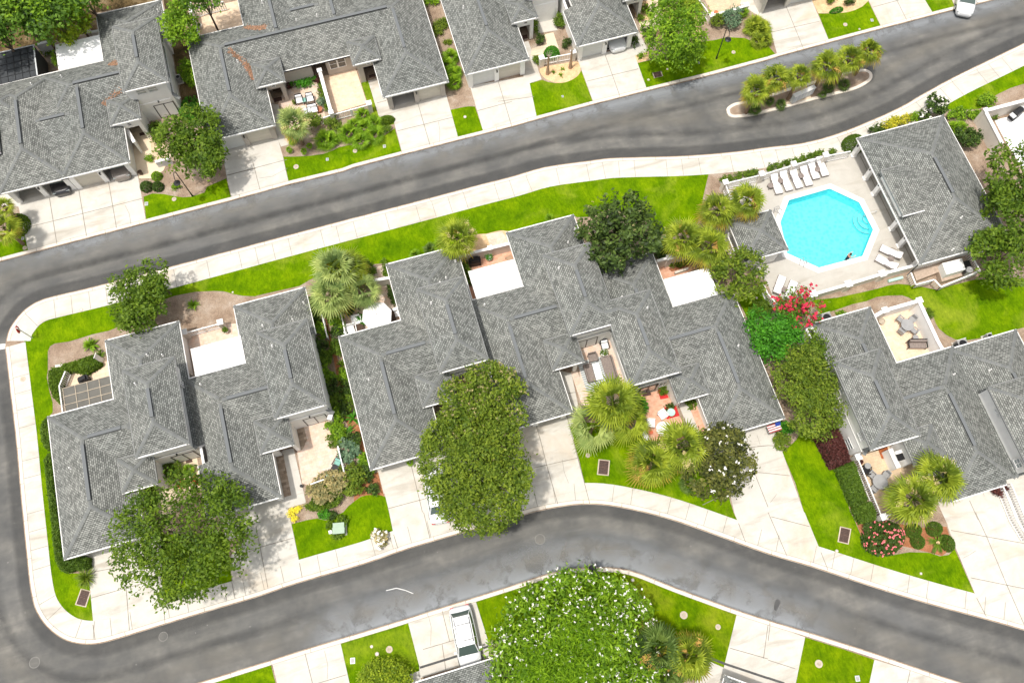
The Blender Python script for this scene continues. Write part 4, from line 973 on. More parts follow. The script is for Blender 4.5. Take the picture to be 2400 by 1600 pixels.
merge(TR, lowN, tN, pN); french(TR, 18.6, 20.4, 55.5-.0, z=2.2); opening_part(TR, 'y', 55.5, -1, 20.55, 21.05, .9, 2.2, n=1)
vent(TR, lowN, 1, 1905, 65)
TG = house('house with open garage at the top edge of the frame', loc=(44, 55))
Q = unit(TG, 40.4, 50.0, gw=6.5, states=('open', 'closed'), gm=('garage_door', 'garage_door'), wm='cream_wall')
merge(TG, Q[0], Q[1], Q[2])
TH = house('house beyond the top right driveways', loc=(57, 55)); Q = unit(TH, 52.0, 50.6, gw=6.3); merge(TH, Q[0], Q[1], Q[2])
# ---- lower houses cut by the frame
SA = house('grey-roofed garage at the bottom edge beside the white wagon', loc=(-4.6, -4))
hs = [Hip(-7.75, -1.45, -12.3, -.57, z1), Hip(-18, -1.45, -12.3, -6.1, z1)]
garage_front(SA, -7.45, -1.75, -1.07); walls(SA, (-7.75, -1.45, -12.3, -.57), .1, z1-.03, 'white_wall', 0); walls(SA, (-18, -1.45, -12.3, -6.1), .1, z1-.04, 'white_wall', 1); merge(SA, hs)
SB = thing('row_house', 'roof corner of a turned house at the bottom edge', 'building', (*P(14, 1955, 1500, z1), .1), rad(-36))
def local(bld, fn):
    w0 = bld['_w']; bld['_w'] = (0, 0, .1); fn(); bld['_w'] = w0
local(SB, lambda: (walls(SB, (0, 6.2, -11.5, 0), .1, z1-.03, 'white_wall', 0), merge(SB, [Hip(0, 6.2, -11.5, 0, z1)])))
# ---- pool house and gazebo
PH = house('grey hipped pool house with white columns facing the pool', loc=(47, 26), nm='pool_house')
zp = 2.9
low = [Hip(42.41, 51.0, 19.62, 32.72, zp)]
zr = 3.9; a_ = P(3, 0, 0, 0)
ra = at(2068.4, 399.4, zr); rb = at(2117.6, 505.9, zr)
rise = [Hip(rb[0], rb[0]+4.9, rb[1], ra[1], zr, .5, 'WSN')]
merge(PH, low, rise)
walls(PH, (46.0, 51.0, 19.62, 32.72), .1, zp-.03, 'white_wall', 0); 
m = MB(); wall_run(m, 'y', 19.95, 43.0, 46.3, .1, zp-.05, -1, []); wall_run(m, 'y', 32.4, 44.0, 46.3, .1, zp-.05, 1, []); m.box(42.75, 43.0, 21.0, 31.6, 2.45, zp-.045); m.build('wall', 'white_wall', PH)
m = MB(); m.box(42.62, 46, rb[1]+.3, ra[1]-.3, 2.9, zr-.03); m.build('gable_wall', 'white_wall', PH)
for cx, cy in [P(k, x, y, .12) for k, x, y in ((3, 770, 1440), (7, 880, 85), (7, 958, 228), (7, 1118, 548), (7, 1190, 703), (7, 1330, 880))]:
    m = MB(); m.box(cx-.05, cx+.33, cy-.12, cy+.26, .12, 2.86); c_ = m.build('column', 'white_wall', PH); 
    m = MB(); m.box(cx-.10, cx+.38, cy-.17, cy+.31, .121, .30); m.build('plinth', 'white_trim', c_)
    m = MB(); m.box(cx-.15, cx-.052, cy+.0, cy+.14, 1.8, 2.05); m.build('column_lamp', 'dark_metal', c_)
for k, x, y in ((7, 1780, 425), (7, 1700, 722)): vent(PH, low, k, x, y)
m = MB(); m.box(43.62, 43.68, 20.2, 32.2, .119, .126); m.build('floor_joint', 'joint', PH)
GZ = thing('gazebo', 'small square gazebo with grey hipped roof beside the pool', 'gazebo', (30.1, 26.2, .12))
merge(GZ, [Hip(28.1, 32.15, 24.18, 28.2, 2.75)])
for x in (28.5, 31.6):
    for y in (24.6, 27.6): MB().box(x-.12, x+.12, y-.12, y+.12, .12, 2.72).build('column', 'white_wall', GZ)
m = MB(); m.box(28.4, 31.7, 24.45, 24.6, .12, 2.70); m.build('wall', 'white_wall', GZ)
# ---- neighbouring walled roof terrace (right edge)
NT = house('neighbour house with white flat roof behind a wall at right edge', loc=(60, 25), nm='house')
pA = P(3, 2030, 1100, .15)
wr = PL(3, "2085,1105 2352,1035 3000,860 3300,1500 2352,1568 2180,1290", .15); m = MB(); m.prism(ccw(wr), .1, .135); m.build('terrace', 'white_roof', NT)
# ------------------------------------------------------------------ plants
def quads(name, mat, C, A, Bv, tint, parent=None, shape='leaf'):
    """C centres, A half-length vectors, Bv half-width vectors -> one mesh of leaf quads"""
    n = len(C)
    if shape == 'leaf': V = np.stack([C-A, C+Bv-A*.1, C+A, C-Bv-A*.1], 1)
    else: V = np.stack([C-A-Bv, C-A+Bv, C+A+Bv, C+A-Bv], 1)
    return mesh_np(name, mat, V.reshape(-1, 3), n, tint, parent)
def mesh_np(name, mat, V, n, tint, parent=None):
    me = bpy.data.meshes.new(name); me.vertices.add(4*n); me.vertices.foreach_set('co', V.astype(np.float32).ravel())
    me.loops.add(4*n); me.loops.foreach_set('vertex_index', np.arange(4*n, dtype=np.int32))
    me.polygons.add(n); me.polygons.foreach_set('loop_start', np.arange(0, 4*n, 4, dtype=np.int32)); me.polygons.foreach_set('loop_total', np.full(n, 4, np.int32))
    a = me.attributes.new('tint', 'FLOAT', 'FACE'); a.data.foreach_set('value', tint.astype(np.float32))
    me.materials.append(MATS[mat]); me.update(calc_edges=True)
    o = bpy.data.objects.new(name, me); COL.objects.link(o)
    if parent is not None: o.parent = parent; o['_w'] = parent['_w']
    return o
def unit_v(n):
    v = RNG.normal(size=(n, 3)); return v/np.linalg.norm(v, axis=1, keepdims=True)
def leaf_frames(n, up=.5, out=None):
    nr = unit_v(n); nr[:, 2] = np.abs(nr[:, 2])+up
    if out is not None: nr += out*.6
    nr /= np.linalg.norm(nr, axis=1, keepdims=True)
    a = np.cross(nr, unit_v(n)); a /= np.linalg.norm(a, axis=1, keepdims=True); return nr, a, np.cross(nr, a)
def crown_points(R, lobes, n_cl, n_leaf, spread, hollow=.72, flat=.0):
    Rx, Ry, Rz = R; L = []
    for i in range(int(lobes*1.7)):
        d = unit_v(1)[0]; d[2] = d[2]*.8+.15; k = RNG.uniform(.35, .80)
        L.append((d*k, RNG.uniform(.20, .46)))
    L.append((np.zeros(3), .55))
    ws = np.array([l[1]**1.5 for l in L]); idx = RNG.choice(len(L), n_cl, p=ws/ws.sum())
    d = unit_v(n_cl); d[:, 2] = np.where(d[:, 2] < -.5, -d[:, 2], d[:, 2])
    c = np.array([L[i][0] for i in idx])+d*np.array([L[i][1] for i in idx])[:, None]*RNG.uniform(hollow, 1.08, (n_cl, 1))
    c *= np.array([Rx, Ry, Rz])
    for ax, RR in ((0, Rx), (1, Ry)):
        lo_, hi_ = np.percentile(c[:, ax], (3, 97)); c[:, ax] = (c[:, ax]-(lo_+hi_)/2)/((hi_-lo_)/2)*RR*.93
    rr_ = np.hypot(c[:, 0]/Rx, c[:, 1]/Ry); f_ = np.where(rr_ > 1.04, (1.04-(rr_-1.04)*.5)/rr_, 1); c[:, 0] *= f_; c[:, 1] *= f_
    C = np.repeat(c, n_leaf, 0)+RNG.normal(size=(n_cl*n_leaf, 3))*spread
    t = np.repeat(RNG.normal(.5, .2, n_cl), n_leaf)+RNG.normal(0, .24, n_cl*n_leaf)
    return C, np.clip(t, 0, 1), np.repeat(d, n_leaf, 0), L
def tree(label, k, x, y, R, zc, mat='leaf_mid', leaf=.17, dens=1.0, lobes=9, trunk='bark', nm='tree', cat='tree', spread=.22, asp=.5, up=.25, blossom=None, group=None, hollow=.7, cover=3.3, lean=(0, 0)):
    """crown centre seen at the photo point; R = (rx, ry, rz); zc = crown centre height"""
    cx, cy = P(k, x, y, zc); Rx, Ry, Rz = (q*1.02 for q in R); R = (Rx, Ry, Rz)
    bx, by = cx+lean[0], cy+lean[1]
    r = thing(nm, label, cat, (bx, by, .1), 0, group)
    area = math.pi*Rx*Ry; n = int(cover*dens*area/(leaf*leaf*asp*2)*1.75)+60
    nl = 18; ncl = max(12, n//nl)
    C, t, d, L = crown_points(R, lobes, ncl, nl, spread, hollow)
    C += np.array([cx-bx, cy-by, zc-.1])
    keep = C[:, 2] > .12; C, t, d = C[keep], t[keep], d[keep]; n = len(C)
    _, a, b = leaf_frames(n, up, d); s = RNG.uniform(.6, 1.3, (n, 1))*leaf
    quads('crown', mat, C, a*s, b*s*asp, t, r)
    if zc > 1.2:
        tr = MB(); th = max(.09, min(.28, Rx*.05)); top = (cx-bx, cy-by, zc-.1-Rz*.15)
        tr.tube((0, 0, -.1), (top[0]*.35, top[1]*.35, top[2]*.45), th*1.25, th, 8); tr.tube((top[0]*.35, top[1]*.35, top[2]*.45), top, th, th*.55, 8)
        tk = tr.build('trunk', trunk, r, world=False)
        lm = MB()
        for lo, lr in L[:8]:
            e = (cx-bx+lo[0]*Rx*1.05, cy-by+lo[1]*Ry*1.05, zc-.1+lo[2]*Rz*1.0)
            lm.tube((top[0]*.35, top[1]*.35, top[2]*.5), e, th*.45, th*.12, 5)
        lm.build('limbs', trunk, tk, world=False)
    if blossom:
        bm_, nb, bs = blossom[:3]; sel = RNG.choice(n, min(nb, n), replace=False, p=None)
        dd = d[sel]; ok = dd[:, 2] > -.1; sel = sel[ok]; Cb = C[sel]+d[sel]*.12; Cb[:, 2] += .12
        if len(blossom) > 3:
            f = blossom[3]; kx = (Cb[:, 0]-(cx-bx))/Rx*f[0]+(Cb[:, 1]-(cy-by))/Ry*f[1]; Cb = Cb[kx > f[2]-RNG.uniform(0, .5, len(kx))]
        Cb = np.repeat(Cb, 5, 0)+RNG.normal(size=(len(Cb)*5, 3))*bs*.6; m_ = len(Cb)
        _, a, b = leaf_frames(m_, 1.0); ss = RNG.uniform(.5, 1, (m_, 1))*bs
        quads('blossom', bm_, Cb, a*ss, b*ss*.7, RNG.uniform(0, 1, m_), r)
    return r
def shrub(label, k, x, y, rx, ry=None, h=.9, mat='leaf_mid', leaf=.10, nm='shrub', cat='shrub', dens=1.0, asp=.55, spread=.08, tight=False, group=None, blossom=None, z0=.1):
    ry = ry or rx; cx, cy = P(k, x, y, h*.6)
    n = int(2.6*dens*math.pi*rx*ry/(leaf*leaf*asp))+40
    if tight:
        d = unit_v(n); d[:, 2] = np.abs(d[:, 2]); C = d*np.array([rx, ry, h])*RNG.uniform(.88, 1.03, (n, 1)); t = np.clip(RNG.normal(.5, .2, n), 0, 1)
    else:
        C, t, d, _ = crown_points((rx, ry, h*.6), 6, max(8, n//8), 8, spread, .6); C[:, 2] += h*.55
    C = C[C[:, 2] > .03] if tight else C; C[:, 2] = np.maximum(C[:, 2], .03); n = len(C); t = t[:n]; d = d[:n]
    _, a, b = leaf_frames(n, .4, d if not tight else None); s = RNG.uniform(.6, 1.3, (n, 1))*leaf
    o = quads(nm, mat, C, a*s, b*s*asp, t); o.location = (cx, cy, z0); tag(o, label, cat, group)
    if blossom:
        bm_, nb, bs = blossom; sel = RNG.choice(n, min(n, nb)); Cb = C[sel]+np.array([0, 0, .1]); Cb = np.repeat(Cb, 5, 0)+RNG.normal(size=(len(Cb)*5, 3))*bs*.5
        _, a, b = leaf_frames(len(Cb), 1); o['_w'] = (cx, cy, z0)
        quads('blossom', bm_, Cb, a*bs, b*bs*.7, RNG.uniform(0, 1, len(Cb)), o)
    return o
def hedge(label, pts, h, mat='hedge', leaf=.09, nm='hedge', cat='hedge', rough=.06, group=None, base=.1):
    """clipped hedge over a footprint; leaves over its top and sides"""
    pts = ccw(pts); cx = sum(p[0] for p in pts)/len(pts); cy = sum(p[1] for p in pts)/len(pts)
    Pn = np.array([(p[0]-cx, p[1]-cy) for p in pts])
    lo, hi = Pn.min(0), Pn.max(0); A = abs(parea([tuple(p) for p in Pn]))
    n = int(3.2*A/(leaf*leaf*.55)); Q = RNG.uniform(lo, hi, (int(n*(hi-lo).prod()/A)+50, 2))
    ins = np.zeros(len(Q), bool); j = len(Pn)-1
    for i in range(len(Pn)):
        xi, yi = Pn[i]; xj, yj = Pn[j]
        c = ((yi > Q[:, 1]) != (yj > Q[:, 1])) & (Q[:, 0] < (xj-xi)*(Q[:, 1]-yi)/((yj-yi) or 1e-9)+xi); ins ^= c; j = i
    Q = Q[ins]; dist = np.full(len(Q), 9.0)
    for i in range(len(Pn)):
        a = Pn[i-1]; b = Pn[i]; ab = b-a; tt = np.clip(((Q-a)@ab)/(ab@ab+1e-9), 0, 1); dist = np.minimum(dist, np.linalg.norm(Q-(a+tt[:, None]*ab), axis=1))
    e = .22; zt = h*(1-.35*np.clip(1-dist/e, 0, 1)**2)+RNG.normal(0, rough, len(Q))+.06*np.sin(Q[:, 0]*3.1+Q[:, 1]*2.3)
    T = np.column_stack([Q, zt]); S = []
    for i in range(len(Pn)):
        a = Pn[i-1]; b = Pn[i]; L = np.linalg.norm(b-a); m_ = int(L*h*.9/(leaf*leaf*.55)); tt = RNG.uniform(0, 1, (m_, 1)); z = RNG.uniform(0.03, h*.85, m_)
        S.append(np.column_stack([a+(b-a)*tt+RNG.normal(0, .04, (m_, 2)), z]))
    C = np.vstack([T]+S); n = len(C); _, a, b = leaf_frames(n, .3); s = RNG.uniform(.6, 1.3, (n, 1))*leaf
    low = np.sin(C[:, 0]*1.3+1)*np.cos(C[:, 1]*1.1)*.15
    o = quads(nm, mat, C, a*s, b*s*.55, np.clip(RNG.normal(.5, .2, n)+low, 0, 1)); o.location = (cx, cy, base); tag(o, label, cat, group)
    o['_w'] = (cx, cy, base)
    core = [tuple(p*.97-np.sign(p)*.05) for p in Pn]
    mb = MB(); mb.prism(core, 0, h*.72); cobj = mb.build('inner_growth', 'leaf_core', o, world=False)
    return o
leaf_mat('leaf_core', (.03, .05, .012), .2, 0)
def palm_mesh(seed, nf=38, fan=.95, pet=.75, droop=.5, yellow=.25):
    g = np.random.default_rng(seed); V = []; T = []; VY = []; TY = []; S = MB()
    for i in range(nf):
        f = i/nf; az = i*2.39996+g.uniform(-.25, .25); el = rad(78-118*f**.85)+g.uniform(-.12, .12)
        d = np.array([math.cos(az)*math.cos(el), math.sin(az)*math.cos(el), math.sin(el)]); side = np.array([-math.sin(az), math.cos(az), 0.]); upv = np.cross(d, side)*-1
        if upv[2] < 0: upv = -upv
        pl = pet*g.uniform(.75, 1.2); base = d*pl; S.tube((0, 0, 0), tuple(base), .022, .014, 4, False)
        FL = fan*g.uniform(.8, 1.15); nb = 17; tt = np.clip(g.normal(.5, .28), 0, 1); old = f > .72 and g.random() < yellow*2.2
        for b in range(nb):
            th = (b/(nb-1)-.5)*rad(165); L = FL*(.62+.38*math.cos(th*.75))*g.uniform(.88, 1.1)
            dr = d*math.cos(th)+side*math.sin(th)+upv*.10*math.cos(th*2); dr /= np.linalg.norm(dr)
            wv = np.cross(dr, upv); wv /= np.linalg.norm(wv)+1e-9
            p0 = base; p1 = base+dr*L*.55; p2 = base+dr*L*.98+np.array([0, 0, -1])*L*droop*g.uniform(.5, 1.1)
            w1 = .036*L+.012; tilt = upv*g.choice([-1, 1])*.5
            wv2 = wv+tilt; wv2 /= np.linalg.norm(wv2)
            q1 = [p0-wv2*.008, p0+wv2*.008, p1+wv2*w1, p1-wv2*w1]; q2 = [p1-wv2*w1, p1+wv2*w1, p2+wv2*.006, p2-wv2*.006]
            (VY if old else V).extend(q1+q2); (TY if old else T).extend([tt+g.uniform(-.1, .1), tt+.15+g.uniform(-.15, .15)])
    return np.array(V), np.clip(np.array(T), 0, 1), np.array(VY), np.clip(np.array(TY), 0, 1), S
PALMS = {}
def palm_proto(kind):
    if kind in PALMS: return PALMS[kind]
    i = len(PALMS); conf = {'full': (11, 30, 1.15, .75, .35, .15), 'tan': (12, 30, 1.1, .7, .45, .5), 'sparse': (13, 20, 1.1, .7, .4, .3), 'pale': (14, 19, 1.2, .8, .6, 0), 'low': (15, 16, .85, .45, .3, 0)}[kind]
    V, T, VY, TY, S = palm_mesh(*conf); PALMS[kind] = (V, T, VY, TY, S); return PALMS[kind]
PMESH = {}
def palm(label, k, x, y, zc=4.2, sc=1.0, kind='full', mat='palm_green', flower=None, group=None, nm='fan_palm', cat='palm', trunk=True, rz=None, z0=.1, lean=None):
    cx, cy = P(k, x, y, zc); r = thing(nm, label, cat, (cx, cy, z0), RNG.uniform(0, 6.28) if rz is None else rz, group)
    V, T, VY, TY, S = palm_proto(kind); H = zc-z0; r['_w'] = (0, 0, 0)
    key = (kind, mat)
    if key not in PMESH:
        o = mesh_np('fronds', mat, V, len(V)//4, T, r); o2 = None
        if len(VY): o2 = mesh_np('dry_fronds', 'palm_yellow', VY, len(VY)//4, TY, r)
        o3 = S.build('frond_stems', 'palm_green' if 1 else '', r, world=False); PMESH[key] = (o.data, o2.data if o2 else None, o3.data); objs = [o, o2, o3]
    else:
        objs = []
        for nm_, d in zip(('fronds', 'dry_fronds', 'frond_stems'), PMESH[key]):
            if d is None: continue
            o = bpy.data.objects.new(nm_, d); COL.objects.link(o); o.parent = r; objs.append(o)
    for o in objs:
        if o: o.location = (0, 0, H); o.scale = (sc,)*3
    if trunk and zc > 1.0:
        m = MB(); m.tube((0, 0, -.1), (0, 0, H*.5), .17, .14, 9); m.tube((0, 0, H*.5), (0, 0, H), .14, .17, 9); m.build('trunk', 'palm_bark', r, world=False)
    if flower:
        fm, nfl = flower; Cs = []
        for q in range(nfl):
            az = RNG.uniform(0, 6.28); L = RNG.uniform(.9, 1.5)*sc
            for s in np.linspace(.35, 1, 16):
                c = np.array([math.cos(az)*L*s, math.sin(az)*L*s, H+.55*sc*math.sin(s*2.2)-.15]); Cs.append(c+RNG.normal(size=(9, 3))*.10*(.4+s))
        C = np.vstack(Cs); n = len(C); _, a, b = leaf_frames(n, .3); quads('flower_stalks', fm, C, a*.07, b*.035, RNG.uniform(0, 1, n), r)
    return r
def spiky(label, k, x, y, r_=.6, n=30, h=.5, mat='leaf_vivid', w_=.045, nm='spiky_plant', cat='plant', up=.55, group=None, heart=None, z0=.1):
    cx, cy = P(k, x, y, .3+h*.3); V = []; T = []
    for i in range(n):
        az = RNG.uniform(0, 6.28); el = RNG.uniform(.15, 1.25)**(1/up)*.9 if up < 1 else RNG.uniform(.6, 1.4); L = r_*RNG.uniform(.75, 1.15)
        d = np.array([math.cos(az)*math.cos(el), math.sin(az)*math.cos(el), math.sin(el)*h/r_+.15]); s = np.array([-math.sin(az), math.cos(az), 0])*w_
        p0 = np.zeros(3); p1 = d*L*.55+np.array([0, 0, h*.15]); p2 = d*L+np.array([0, 0, -.12*L])
        V += [p0-s*.4, p0+s*.4, p1+s, p1-s, p1-s, p1+s, p2+s*.1, p2-s*.1]; T += [RNG.uniform(.2, .9)]*2
    o = mesh_np(nm, mat, np.array(V)+np.array([0, 0, .05]), len(V)//4, np.array(T)); o.location = (cx, cy, z0); tag(o, label, cat, group)
    if heart: o['_w'] = (cx, cy, z0); MB().lathe([(0, .05), (.14, .08), (.16, .18), (.08, .28), (0, .3)], n=12).build('heart', heart, o, world=False)
    return o
def palmetto(label, k, x, y, r_=.7, group=None, mat='leaf_bright', h=.7):
    return palm(label, k, x, y, zc=.55, sc=r_*.8, kind='low', mat=mat, group=group, nm='palmetto', cat='palmetto', trunk=False)
T_ = tree
T_('dark green street tree at the corner of the upper left driveway', 0, 1790, 1330, (2.7, 3.4, 2.4), 4.0, 'leaf_mid', .17, lobes=12)
T_('round dark tree overhanging the pavement beside the bare mulch bed', 4, 1290, 1190, (2.35, 2.6, 2.0), 3.4, 'leaf_mid', .15, lobes=9, lean=(0, 0))
T_('thin upright sapling crown leaning over the upper road edge', 4, 1400, 960, (1.3, 1.3, 1.2), 4.2, 'leaf_mid', .15, cover=1.2, lobes=5)
T_('broad open-crowned tree over the leftmost lower driveways', 12, 1680, 230, (5.0, 4.5, 2.6), 5.0, 'leaf_mid', .15, lobes=22, cover=1.9, spread=.28, hollow=.4)
T_('huge dense tree between the centre row house and the lower road', 9, 2025, 1180, (3.9, 4.5, 3.0), 5.6, 'leaf_olive', .13, lobes=20, cover=3.6, spread=.2)
T_('lighter flowering tree right beside the centre courtyard', 9, 2080, 640, (3.3, 3.5, 2.3), 5.3, 'leaf_olive', .135, lobes=12, cover=3.4, blossom=('leaf_straw', 420, .10))
T_('glossy round magnolia touching the centre roof and back lawn', 6, 980, 580, (3.35, 3.15, 2.6), 5.0, 'leaf_gloss', .20, lobes=10, cover=3.4, up=.1, blossom=('leaf_straw', 40, .08))
T_('bright green upright tree beside the open garage with a white car', 2, 1480, 320, (2.7, 3.3, 2.6), 4.0, 'leaf_bright', .15, lobes=10)
T_('pale green tree between the white flat roof and the pool fence', 6, 2080, 960, (2.2, 2.15, 1.7), 3.4, 'leaf_olive', .16, lobes=8, cover=2.2)
T_('bronze-green magnolia dotted with white flowers by a flared driveway', 10, 1880, 1110, (2.65, 2.6, 2.1), 3.8, 'leaf_bronze', .16, lobes=8, cover=3.4, up=.15, blossom=('blossom', 34, .13))
T_('vivid green round tree left of the right row house', 7, 40, 1480, (2.0, 2.3, 1.7), 3.2, 'leaf_vivid', .14, lobes=8, cover=3.2)
T_('feathery olive tree leaning over the white side wall', 11, 330, 380, (2.3, 2.6, 2.0), 3.8, 'leaf_olive', .13, lobes=9, cover=2.6, asp=.4)
T_('loose olive tree just above the red-leaved hedge', 11, 430, 620, (2.2, 2.2, 1.8), 3.6, 'leaf_olive', .15, lobes=8, cover=2.0, asp=.4)
T_('dark branching tree behind the vivid green tree', 11, 400, 120, (1.5, 1.8, 1.5), 3.4, 'leaf_mid', .14, lobes=6, cover=1.8)
T_('crape myrtle with deep red flower heads at the pool corner', 7, 270, 1290, (1.8, 1.5, 1.4), 3.0, 'leaf_mid', .14, lobes=7, cover=1.5, blossom=('blossom_red', 75, .22))
T_('tall dark tree at the right edge beside the pool house roof', 7, 2230, 120, (2.6, 3.3, 2.8), 5.5, 'leaf_mid', .19, lobes=10, cover=3)
T_('dark round tree below the pool house roof corner', 7, 2200, 780, (2.9, 2.6, 2.4), 4.2, 'leaf_mid', .18, lobes=9, cover=3)
T_('big spreading bush covered in white blossom at the bottom', 14, 580, 1290, (5.9, 5.3, 2.0), 3.0, 'leaf_bright', .20, lobes=18, cover=3.6, asp=.33, blossom=('blossom', 1500, .075, (.7, .4, -.5)), spread=.3)
T_('pine with tufted bright needles at the bottom edge', 14, 520, 1430, (3.3, 2.6, 1.5), 4.6, 'needle', .19, lobes=14, cover=2.4, asp=.14, spread=.30, trunk='pale_bark')
T_('yellow-green clipped bush below the lawn square at the bottom', 13, 1190, 1530, (1.75, 1.3, 1.1), 1.3, 'leaf_yellow', .10, lobes=5, cover=4.5, nm='large_bush', cat='bush')
T_('bright narrow tree between the two upper left row houses', 0, 1660, 230, (1.45, 2.4, 2.2), 4.2, 'leaf_bright', .15, lobes=7)
T_('yellow-green tree behind the white flat roof at upper left', 0, 640, 290, (2.1, 1.3, 1.4), 3.2, 'leaf_yellow', .16, lobes=6, cover=2.2)
for i, (x, y, r, m_, lb) in enumerate(((120, 60, 2.6, 'leaf_forest', 'forest tree in the very top left corner'), (470, 130, 2.3, 'leaf_forest', 'shadowy forest tree left of the yellow-green tree'), (740, -80, 2.4, 'leaf_forest', 'forest tree at the top edge above the flat roof'), (260, 130, 1.9, 'leaf_bright', 'sunlit light green forest tree near the screened roof'), (560, -30, 2.8, 'leaf_bright', 'pale-topped forest tree at the top edge'), (-60, 250, 2.6, 'leaf_forest', 'forest tree at the left edge'), (1840, -60, 1.8, 'leaf_forest', 'small dark tree above the picket railing at the top'))):
    T_(lb, 0, x, y, (r, r, 2.4), 6.0, m_, .22, lobes=9, cover=2.2, spread=.4)
